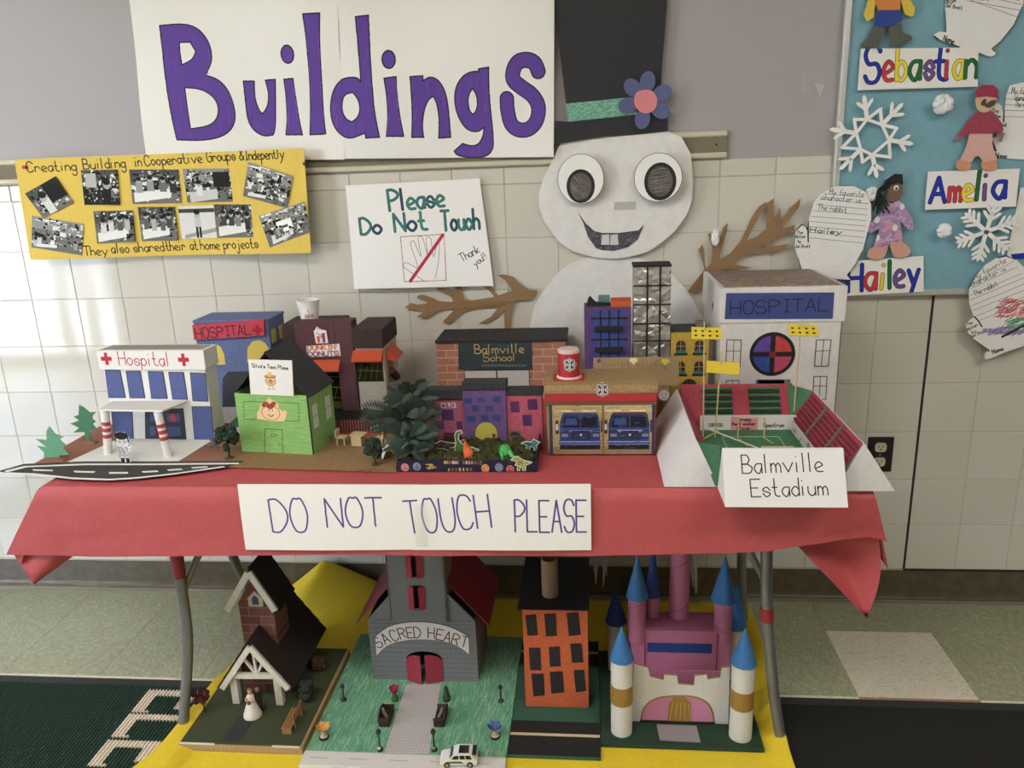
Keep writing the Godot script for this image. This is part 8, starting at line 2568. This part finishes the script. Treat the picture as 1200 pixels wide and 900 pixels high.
func grey_church():
	var t := thing("church_model", "grey stone-effect church model with red doors, roof and arched name banner", "model building", Vector3(-0.374, 0.012, 0.478), 0)
	# board: crayon grass, paved path, road
	var x0 := -0.1
	var cv := canvas(x0, -0.335, 0.408, 0.22, 2600, Color("68a17d"))
	cv.strokes(Vector2(x0, -0.3), Vector2(0.408, 0.2), 5200, 0.04, 1.5, 0.0014, [Color("569670"), Color("7cb292"), Color("5f9b77"), Color("74ab8a"), Color("5b9873"), Color("9cc4aa"), Color("4b8963")], 0.12)
	cv.rect(Vector2(x0, -0.335), Vector2(0.408, -0.283), Color("d0ccc6"))
	for i in 5:
		cv.line(P([-0.08 + i * 0.1, -0.306, -0.035 + i * 0.1, -0.307]), 0.0014, Color("77736c"))
	cv.line(P([x0, -0.284, 0.408, -0.286]), 0.001, Color("8a867e"))
	var path := PackedVector2Array()
	for p in P([0.1016, 0.2857, 0.2124, 0.2802, 0.1951, 0.0146, 0.0972, 0.0188]):
		path.append(Vector2(p.x, -p.y))
	cv.poly(path, Color("beb8b6"))
	for i in 30:
		var f := i / 29.0
		cv.line(PackedVector2Array([path[0].lerp(path[3], f), path[1].lerp(path[2], f)]), 0.0008, Color("837c7e"))
	for i in 17:
		var f := i / 16.0
		cv.line(PackedVector2Array([path[0].lerp(path[1], f), path[3].lerp(path[2], f)]), 0.0008, Color("837c7e"))
	var bm := MB.new().pic(cv, 1)
	bm.box(Vector3(x0 + 0.002, -0.0108, -0.218), Vector3(0.404, 0.0, 0.333), 0.001)
	obj("board", bm, pmat(cv, 0.85), t)
	var w := 0.298
	var h := 0.19
	var grey := noisemat(Color("727476"), Color("626466"), 12.0, 221, 0.85, 0.0, Vector2(1, 2))
	# hollow body: a front with the doorway cut out, side walls and back
	var front := PackedVector2Array([Vector2(0, 0), Vector2(0.099, 0)])
	for i in 11:
		var a := PI - PI * i / 10
		front.append(Vector2(0.1495 + 0.0505 * cos(a), 0.07 + 0.024 * sin(a)))
	front.append_array(P([0.2, 0, w, 0, w, h, 0, h]))
	var shell := slab(front, -0.004, 0)
	shell.box(Vector3(0, 0, -0.2), Vector3(0.004, h, -0.004))
	shell.box(Vector3(w - 0.004, 0, -0.2), Vector3(w, h, -0.004))
	shell.box(Vector3(0.004, 0, -0.2), Vector3(w - 0.004, h, -0.196))
	obj("body", shell, grey, t)
	obj("gable", slab(P([0.0, h, 0.066, h, 0.066, 0.265]), -0.006, -0.002), grey, t)
	obj("gable", slab(P([0.224, h, w, h, 0.224, 0.274]), -0.006, -0.002), grey, t)
	obj("gable", slab(P([0.0, h, w, h, 0.149, 0.36]), -0.2, -0.196), grey, t)
	# bricks scored into the front: thin dark courses
	var sc := MB.new()
	for i in 12:
		var y := 0.012 + i * 0.0152
		if y < 0.094:
			sc.box(Vector3(0.001, y, 0.0), Vector3(0.098, y + 0.0006, 0.0003))
			sc.box(Vector3(0.201, y, 0.0), Vector3(w - 0.001, y + 0.0006, 0.0003))
		else:
			sc.box(Vector3(0.001, y, 0.0), Vector3(w - 0.001, y + 0.0006, 0.0003))
	obj("scored_courses", sc, hexm("3c3d3f"), t)
	var red := noisemat(Color("8e2438"), Color("7d1d2f"), 10.0, 222, 0.8)
	for s in [[Vector2(-0.036, 0.168), -1.0], [Vector2(0.334, 0.168), 1.0]]:
		var e: Vector2 = s[0]
		var r := Vector2(0.149, 0.385)
		obj("roof_panel", slab(PackedVector2Array([e, r, r + Vector2(0, 0.004), e + Vector2(0, 0.004)]), -0.26, -0.012), red, t)
	# tower
	var tb := MB.new()
	tb.box(Vector3(0.066, 0.192, -0.1), Vector3(0.07, 0.46, 0.001))
	tb.box(Vector3(0.22, 0.192, -0.1), Vector3(0.224, 0.46, 0.001))
	tb.box(Vector3(0.07, 0.192, -0.1), Vector3(0.22, 0.46, -0.096))
	tb.box(Vector3(0.066, 0.46, -0.1), Vector3(0.224, 0.464, 0.005))
	# front of the tower round two openings with clipped upper corners
	tb.prism(P([0.066, 0.192, 0.121, 0.192, 0.121, 0.46, 0.066, 0.46]), 0.001, 0.005)
	tb.prism(P([0.166, 0.192, 0.224, 0.192, 0.224, 0.46, 0.166, 0.46]), 0.001, 0.005)
	tb.prism(P([0.121, 0.192, 0.166, 0.192, 0.166, 0.231, 0.121, 0.231]), 0.001, 0.005)
	tb.prism(P([0.121, 0.293, 0.132, 0.301, 0.155, 0.301, 0.166, 0.293, 0.166, 0.326, 0.121, 0.326]), 0.001, 0.005)
	tb.prism(P([0.121, 0.388, 0.132, 0.396, 0.155, 0.396, 0.166, 0.388, 0.166, 0.46, 0.121, 0.46]), 0.001, 0.005)
	var tw := obj("tower", tb, grey, t)
	obj("corner_groove", bx(Vector3(0.068, 0.192, 0.005), Vector3(0.0695, 0.46, 0.0062)), hexm("36373a"), tw)
	obj("corner_groove", bx(Vector3(0.22, 0.192, 0.005), Vector3(0.2215, 0.46, 0.0062)), hexm("36373a"), tw)
	var shut := noisemat(Color("a02a3c"), Color("912335"), 14.0, 223, 0.8)
	for y in [0.231, 0.326]:
		for s in [[0.121, 0.138, -0.35], [0.166, 0.149, 0.35]]:
			var mb := MB.new()
			mb.tf = Transform3D(Basis(Vector3.UP, s[2] * 0.9), Vector3(s[0], y, 0.0062))
			var ww: float = s[1] - s[0]
			mb.prism(P([0, 0, ww, -0.003, ww, 0.068, ww * 0.4, 0.068, 0, 0.062]), 0, 0.0015)
			obj("shutter", mb, shut, tw)
	# doorway with doors ajar
	for s in [[0.0995, 1.0, -0.38], [0.1995, -1.0, 0.3]]:
		var mb := MB.new()
		var k: float = s[1]
		mb.tf = Transform3D(Basis(Vector3.UP, s[2]), Vector3(s[0], 0.0005, 0.001))
		mb.prism(P([0, 0, 0.047 * k, 0, 0.047 * k, 0.091, 0.03 * k, 0.089, 0.012 * k, 0.082, 0, 0.068]), 0, 0.002)
		obj("door", mb, shut, t)
	# arched banner
	var arc := PackedVector2Array()
	var up := P([0.0167, 0.1384, 0.0575, 0.1704, 0.1069, 0.1846, 0.155, 0.1872, 0.2024, 0.1813, 0.2424, 0.1669, 0.2786, 0.1447])
	var dn := P([0.2776, 0.0866, 0.2461, 0.113, 0.2059, 0.1275, 0.1581, 0.1317, 0.1096, 0.129, 0.0528, 0.1119, 0.0148, 0.0755])
	arc.append_array(CV.curve(up, 3))
	arc.append_array(CV.curve(dn, 3))
	var bc := canvas_of(arc, 3600, Color("c9c5c2"))
	var ltr := "SACRED HEART"
	var ft := P([0.0236, 0.097, 0.0443, 0.1101, 0.0673, 0.1201, 0.0887, 0.1277, 0.1098, 0.1313, 0.1279, 0.1333, 0.1479, 0.133, 0.1651, 0.1335, 0.1869, 0.1301, 0.2071, 0.1252, 0.2286, 0.118, 0.2529, 0.1108])
	var idx := 0
	for ch in ltr:
		if ch != " ":
			var a: Vector2 = ft[idx]
			var d := (ft[min(idx + 1, 11)] - ft[max(idx - 1, 0)]).normalized() * 0.0175
			bc.text(ch, a + Vector2(0, 0.004), a + d + Vector2(0, 0.004), 0.033, 0.0031, Color("5c1f2c"))
		idx += 1
	bc.line(arc, 0.0014, INK, true)
	obj("name_banner", slab(arc, 0.0006, 0.002, bc), pmat(bc), t)
	# small garden pieces
	var iron := hexm("20241f", 0.5)
	var at := func(p: PackedVector2Array, i: int) -> Vector3: return Vector3(p[i].x, 0.0005, p[i].y)
	var lp := P([-0.0574, 0.0933, 0.369, 0.0793, 0.0895, 0.2745, 0.2242, 0.2678])
	for i in 4:
		lamp_post(t, at.call(lp, i), iron, 0.05 if i < 2 else 0.06)
	for i in [2, 3]:
		var f := MB.new()
		f.tf = Transform3D(Basis(Vector3.RIGHT, -PI / 2), Vector3(lp[i].x, 0.012, lp[i].y + 0.008))
		f.prism(ring(Vector2.ZERO, Vector2(0.0045, 0.0045), 10), 0, 0.0015)
		obj("flower_disc", f, hexm("c9c8c4" if i == 2 else "7d8480"), t)
	var fp := P([-0.0645, 0.2387, 0.3691, 0.2151, 0.0821, 0.0871, 0.2225, 0.0808])
	var petals := ["cf8a2c", "2c4c8c"]
	for i in 2:
		var p: Vector3 = at.call(fp, i)
		var pot := obj("flower_pot", MB.new().lathe(P([0.0, 0, 0.0105, 0, 0.0105, 0.006, 0.0065, 0.007, 0.006, 0.02, 0.0, 0.02]), p, 14), hexm("b3a482"), t)
		obj("pot_foot", MB.new().lathe(P([0.0125, 0, 0.0125, 0.005, 0.0105, 0.006]), p, 14), hexm("161715"), pot)
		var fl := MB.new()
		for k in 6:
			var a := TAU * k / 6
			var d := Vector3(cos(a), 0, sin(a))
			fl.tri(p + Vector3(0, 0.019, 0), p + d.rotated(Vector3.UP, 0.5) * 0.016 + Vector3(0, 0.032, 0), p + d.rotated(Vector3.UP, -0.5) * 0.016 + Vector3(0, 0.032, 0))
			fl.tri(p + d.rotated(Vector3.UP, 0.5) * 0.016 + Vector3(0, 0.032, 0), p + d * 0.02 + Vector3(0, 0.037, 0), p + d.rotated(Vector3.UP, -0.5) * 0.016 + Vector3(0, 0.032, 0))
		obj("blossom", fl, hexm(petals[i], 0.5), pot)
	var tp: Vector3 = at.call(fp, 2)
	var vase := obj("flower_pot", MB.new().lathe(P([0.0, 0, 0.0095, 0, 0.0105, 0.006, 0.005, 0.018, 0.004, 0.022]), tp, 14), hexm("2f5a24"), t)
	obj("blossom", MB.new().lathe(P([0.004, 0.02, 0.008, 0.026, 0.0135, 0.04, 0.012, 0.041, 0.006, 0.03, 0.0, 0.028]), tp, 12), hexm("9c2450"), vase)
	var cp: Vector3 = at.call(fp, 3)
	var shrub := obj("flower_pot", MB.new().lathe(P([0.0, 0, 0.0105, 0, 0.0095, 0.008, 0.003, 0.011]), cp, 12), hexm("3a2c22"), t)
	var fir := MB.new()
	for k in 3:
		fir.lathe(P([0.011 - 0.002 * k, 0.01 + 0.011 * k, 0.004, 0.02 + 0.011 * k, 0.0, 0.024 + 0.011 * k]), cp, 9)
	obj("fir", fir, hexm("22401f"), shrub)
	# garden seats
	var bpos := P([0.0791, 0.1652, 0.2211, 0.1586])
	for i in 2:
		var s := 1.0 if i == 0 else -1.0
		var p: Vector3 = at.call(bpos, i)
		var se := MB.new()
		se.box(p + Vector3(-0.014, 0.0, -0.03), p + Vector3(0.014, 0.016, 0.03), 0.003)
		var seat := obj("garden_seat", se, hexm("2a1d17"), t)
		var back := MB.new()
		back.tf = Transform3D(Basis(Vector3.UP, PI / 2), p + Vector3(-0.013 * s, 0.014, 0))
		back.prism(P([-0.03, 0, 0.03, 0, 0.03, 0.012, 0.018, 0.021, 0.0, 0.024, -0.018, 0.021, -0.03, 0.012]), -0.0018, 0.0018)
		obj("seat_back", back, hexm("35261d"), seat)
		for z in [-0.03, 0.026]:
			obj("arm_rest", bx(p + Vector3(-0.014, 0.016, z), p + Vector3(0.015, 0.026, z + 0.004), 0.001), hexm("35261d"), seat)
		obj("sitter", MB.new().tube([p + Vector3(0.004 * s, 0.014, 0.008), p + Vector3(-0.004 * s, 0.028, 0.006), p + Vector3(-0.006 * s, 0.04, 0.005)], [0.004, 0.005, 0.0035], 8), hexm("77675c"), seat)
	toy_car()


func toy_car():
	var p := Vector3(-0.0825, 0.0125, 0.7824)
	var t := thing("toy_car", "tiny white toy patrol car parked on the church model's paper road", "toy car", Vector3(p.x, 0.0125, p.z), 0.06)
	var body := MB.new()
	# side profile pushed across the car's width
	body.prism(P([-0.044, 0.006, 0.043, 0.006, 0.045, 0.014, 0.044, 0.021, 0.04, 0.0225, 0.034, 0.034, 0.028, 0.0365, 0.0, 0.037, -0.012, 0.033, -0.02, 0.024, -0.038, 0.021, -0.0445, 0.016]), -0.018, 0.018)
	obj("body", body, mat(Color("d9d9d6"), 0.25), t)
	var glass := mat(Color("15171a"), 0.12)
	for z in [-0.0186, 0.018]:
		obj("side_window", slab(P([-0.015, 0.0235, 0.002, 0.0235, 0.002, 0.0335, -0.009, 0.0325]), z, z + 0.0006), glass, t)
		obj("side_window", slab(P([0.0045, 0.0235, 0.017, 0.0235, 0.016, 0.034, 0.0045, 0.034]), z, z + 0.0006), glass, t)
		obj("side_window", slab(P([0.019, 0.0235, 0.034, 0.0235, 0.029, 0.0335, 0.018, 0.034]), z, z + 0.0006), glass, t)
		obj("side_stripe", slab(P([-0.032, 0.012, 0.014, 0.012, 0.006, 0.018, -0.028, 0.0165]), z, z + 0.0007), hexm("3f6a6c"), t)
	var ws := MB.new()
	ws.quad(Vector3(-0.0195, 0.025, 0.016), Vector3(-0.0125, 0.0335, 0.0145), Vector3(-0.0125, 0.0335, -0.0145), Vector3(-0.0195, 0.025, -0.016))
	ws.quad(Vector3(-0.0125, 0.0335, 0.0145), Vector3(-0.0195, 0.025, 0.016), Vector3(-0.0195, 0.025, -0.016), Vector3(-0.0125, 0.0335, -0.0145))
	ws.tf = Transform3D(Basis.IDENTITY, Vector3(-0.0006, 0.0006, 0))
	ws.quad(Vector3(-0.0195, 0.025, 0.016), Vector3(-0.0195, 0.025, -0.016), Vector3(-0.0125, 0.0335, -0.0145), Vector3(-0.0125, 0.0335, 0.0145))
	obj("windscreen", ws, glass, t)
	obj("sunroof", bx(Vector3(0.002, 0.0368, -0.013), Vector3(0.026, 0.0378, 0.013), 0.0003), glass, t)
	obj("bumper", bx(Vector3(-0.0455, 0.006, -0.017), Vector3(-0.042, 0.012, 0.017), 0.001), hexm("3a3c3e", 0.4), t)
	obj("rear_spoiler", bx(Vector3(0.034, 0.034, -0.016), Vector3(0.044, 0.0355, 0.016)), hexm("1a1a1c"), t)
	for x in [-0.027, 0.028]:
		for z in [-0.0195, 0.0195]:
			var s: float = sign(z)
			var wh := obj("wheel", cyl(Vector3(x, 0.0075, z - s * 0.005), Vector3(x, 0.0075, z), 0.0075, 18), mat(Color("141414"), 0.6), t)
			obj("hub_cap", cyl(Vector3(x, 0.0075, z), Vector3(x, 0.0075, z + s * 0.0005), 0.0042, 14), mat(Color("a8a8aa"), 0.3, 0.7), wh)


func orange_block():
	var t := thing("apartment_model", "orange paper apartment block model with black windows and cardboard tube chimney", "model building", Vector3(0.063, 0.012, 0.574), 0)
	var black := noisemat(Color("222022"), Color("1a181a"), 12.0, 231, 0.85)
	obj("board", bx(Vector3(-0.032, -0.011, -0.3), Vector3(0.194, -0.001, 0.176), 0.001), noisemat(Color("2f5d47"), Color("28513d"), 12.0, 232, 0.85), t)
	obj("road", bx(Vector3(-0.031, -0.001, 0.055), Vector3(0.193, 0.0005, 0.1755)), black, t)
	obj("road_line", bx(Vector3(-0.031, 0.0005, 0.1), Vector3(0.193, 0.0012, 0.109)), hexm("c9b98a"), t)
	obj("road", bx(Vector3(-0.031, -0.001, -0.298), Vector3(0.193, 0.0005, -0.18)), black, t)
	obj("road_line", bx(Vector3(-0.031, 0.0005, -0.245), Vector3(0.193, 0.0012, -0.236)), hexm("c9b98a"), t)
	var w := 0.166
	var h := 0.29
	var orange := noisemat(Color("c65a30"), Color("ba512a"), 9.0, 233, 0.8)
	obj("body", bx(Vector3(0, 0, -0.25), Vector3(w, h, 0), 0.001), orange, t)
	obj("roof", bx(Vector3(-0.012, h, -0.27), Vector3(w + 0.004, h + 0.003, 0.002)), black, t)
	for q in [P([0.0068, 0.2739, 0.0349, 0.2774, 0.0376, 0.2167, 0.0119, 0.2146]), P([0.0558, 0.2785, 0.0855, 0.2806, 0.0867, 0.2164, 0.0586, 0.2135]), P([0.1126, 0.2826, 0.1428, 0.286, 0.1476, 0.2208, 0.1171, 0.2164]), P([0.0134, 0.1786, 0.043, 0.1801, 0.0444, 0.1126, 0.0152, 0.1124]), P([0.0648, 0.1822, 0.093, 0.1851, 0.095, 0.126, 0.0666, 0.1244]), P([0.1199, 0.1931, 0.1491, 0.1953, 0.1535, 0.1396, 0.1241, 0.1372]), P([0.0175, 0.1012, 0.0499, 0.1022, 0.0515, 0.0371, 0.0213, 0.0322]), P([0.0656, 0.1079, 0.0992, 0.1112, 0.1025, 0.0479, 0.0686, 0.0422]), P([0.1276, 0.115, 0.1545, 0.1173, 0.1596, 0.0543, 0.133, 0.0489])]:
		obj("window", slab(q, 0, 0.0012), black, t)
	for y in [0.2, 0.12, 0.04]:
		for z in [-0.04, -0.09, -0.14]:
			obj("side_window", bx(Vector3(w, y, z), Vector3(w + 0.001, y + 0.055, z + 0.03)), black, t)
	var tube := MB.new()
	tube.lathe(P([0.0215, 0, 0.0215, 0.105, 0.0185, 0.105, 0.0185, 0.002, 0.0, 0.002]), Vector3.ZERO, 24)
	var ch := obj("tube_chimney", tube, noisemat(Color("8a6f58"), Color("7d634d"), 14.0, 234, 0.85), t)
	ch.position = Vector3(0.068, h + 0.003, -0.07)


func cone_tower(t: Node, at: Vector3, r: float, y0: float, y1: float, cr: float, tip: float, wall: Material, cone: Material) -> MeshInstance3D:
	var o := obj("tower", MB.new().lathe(P([r, y0, r, y1]), at, 24), wall, t)
	obj("cone_roof", MB.new().lathe(P([0.0, y1 - 0.003, cr, y1 - 0.003, 0.0005, tip, 0.0, tip]), at, 28), cone, o)
	return o


func castle():
	var t := thing("castle_model", "pink and white paper castle model with blue cone roofs", "model building", Vector3(0.333, 0.012, 0.618), 0)
	var pink := noisemat(Color("b7698c"), Color("ac6082"), 9.0, 241, 0.8)
	var white := noisemat(Color("c9c8c4"), Color("bdbcb8"), 9.0, 242, 0.8)
	var blue := noisemat(Color("2f6fae"), Color("2864a2"), 9.0, 243, 0.75)
	var navy := noisemat(Color("1e3f8c"), Color("193780"), 9.0, 244, 0.75)
	var gold := noisemat(Color("9a7434"), Color("87642a"), 26.0, 245, 0.5, 1.0)
	obj("board", bx(Vector3(-0.075, -0.011, -0.3), Vector3(0.318, -0.001, 0.085), 0.001), noisemat(Color("1c3d28"), Color("173522"), 10.0, 246, 0.85), t)
	var wk := MB.new()
	wk.tf = Transform3D(Basis(Vector3.RIGHT, PI / 2), Vector3.ZERO)
	wk.prism(P([0.0666, 0.0094, 0.1657, 0.01, 0.1684, 0.0688, 0.0701, 0.0654]), -0.0006, 0.001)
	obj("walk", wk, hexm("8d8488"), t)
	# curtain wall with uneven battlements
	var q := P([0.0016, -0.0051, 0.246, -0.0065, 0.2441, 0.1683, 0.2225, 0.1649, 0.22, 0.1376, 0.1913, 0.1313, 0.1897, 0.1449, 0.1587, 0.1405, 0.157, 0.113, 0.1203, 0.1153, 0.1169, 0.1393, 0.0831, 0.1417, 0.0821, 0.1265, 0.0504, 0.1352, 0.0455, 0.1598, 0.0103, 0.1725])
	q[0].y = 0.0
	q[1].y = 0.0
	var cw := obj("curtain_wall", slab(q, -0.003, 0), white, t)
	var edge := MB.new()
	for i in range(2, q.size() - 1):
		edge.tube([Vector3(q[i].x, q[i].y, 0), Vector3(q[i + 1].x, q[i + 1].y, 0)], 0.0014, 6)
	obj("gold_edge", edge, gold, cw)
	var a := P([0.0256, 0.003, 0.0313, 0.0352, 0.0477, 0.0605, 0.077, 0.0756, 0.1239, 0.0821, 0.1649, 0.0786, 0.1946, 0.0621, 0.2083, 0.0346, 0.2127, 0.005])
	var arch := CV.curve(a, 3)
	obj("gold_edge", slab(arch, 0.0, 0.0008), gold, cw)
	var c := Vector2((a[0].x + a[8].x) / 2, 0.004)
	var inner := PackedVector2Array()
	for p in arch:
		inner.append(c + (p - c) * 0.95)
	var gate := obj("gate", slab(inner, 0.0008, 0.0014), noisemat(Color("c07a9c"), Color("b57091"), 12.0, 247, 0.8), cw)
	var dq := P([0.0946, 0.0056, 0.1539, 0.0057, 0.1513, 0.0606, 0.1357, 0.0783, 0.1093, 0.0774, 0.0973, 0.0587])
	obj("gold_door", slab(dq, 0.0014, 0.0028), gold, gate)
	var gr := MB.new()
	for k in 5:
		gr.tube([Vector3(dq[0].x + 0.006 + k * 0.0125, 0.012, 0.003), Vector3(dq[0].x + 0.012 + k * 0.01, 0.06, 0.003)], 0.0008, 5)
	obj("door_lines", gr, hexm("c9a860"), gate)
	obj("threshold", bx(Vector3(a[0].x, 0.0, 0.0), Vector3(a[8].x, 0.006, 0.0035)), hexm("17120f"), cw)
	# front corner towers with gold bands
	for s in [[-0.0225, 0.036, 0.0265, 0.213, 0.3], [0.268, 0.04, 0.0275, 0.212, 0.304]]:
		var tw: MeshInstance3D = cone_tower(t, Vector3(s[0], 0, s[1]), s[2], 0.0, s[3], s[2] + 0.0035, s[4], white, blue)
		obj("gold_band", MB.new().lathe(P([s[2] + 0.0004, 0.088, s[2] + 0.0012, 0.09, s[2] + 0.0012, 0.138, s[2] + 0.0004, 0.14]), Vector3(s[0], 0, s[1]), 24), gold, tw)
	# pink keep
	var keep := obj("keep", bx(Vector3(0.008, 0, -0.2), Vector3(0.262, 0.195, -0.1), 0.001), pink, t)
	obj("keep_parapet", bx(Vector3(0.045, 0.195, -0.17), Vector3(0.232, 0.2, -0.099), 0.001), pink, keep)
	obj("blue_slit", bx(Vector3(0.05, 0.137, -0.1), Vector3(0.215, 0.164, -0.098)), navy, keep)
	for x in [0.043, 0.228]:
		obj("pilaster", bx(Vector3(x - 0.0012, 0.05, -0.1), Vector3(x + 0.0012, 0.195, -0.0975)), hexm("8a3a5c"), keep)
	obj("low_wall", slab(P([0.03, 0.0, 0.24, 0.0, 0.24, 0.12, 0.2, 0.12, 0.12, 0.118, 0.03, 0.12]), -0.05, -0.047), pink, t)
	# round towers on the keep
	cone_tower(t, Vector3(0.0235, 0, -0.118), 0.0235, 0.16, 0.292, 0.029, 0.41, pink, blue)
	cone_tower(t, Vector3(0.244, 0, -0.118), 0.0225, 0.16, 0.288, 0.033, 0.41, pink, blue)
	cone_tower(t, Vector3(0.068, 0, -0.175), 0.018, 0.19, 0.262, 0.021, 0.42, pink, navy)
	obj("tall_tube", MB.new().lathe(P([0.0265, 0.19, 0.0265, 0.44, 0.0235, 0.44]), Vector3(0.138, 0, -0.175), 24), pink, t)
	var seam := MB.new()
	for s in [[Vector3(0.138, 0, -0.175), 0.0268, 0.215, 0.25], [Vector3(0.138, 0, -0.175), 0.0268, 0.345, 0.38], [Vector3(0.0235, 0, -0.118), 0.0238, 0.262, 0.285], [Vector3(0.244, 0, -0.118), 0.0228, 0.215, 0.185]]:
		var pts := []
		for k in 9:
			var an := lerpf(-1.2, 1.2, k / 8.0)
			pts.append(s[0] + Vector3(sin(an) * s[1], lerpf(s[2], s[3], k / 8.0), cos(an) * s[1]))
		seam.tube(pts, 0.0007, 5)
	obj("tube_seam", seam, hexm("7a3a4c"), t)
	# rear corner towers
	cone_tower(t, Vector3(-0.028, 0, -0.22), 0.022, 0.0, 0.152, 0.03, 0.262, white, navy)
	cone_tower(t, Vector3(0.292, 0, -0.2), 0.022, 0.0, 0.158, 0.03, 0.29, white, blue)
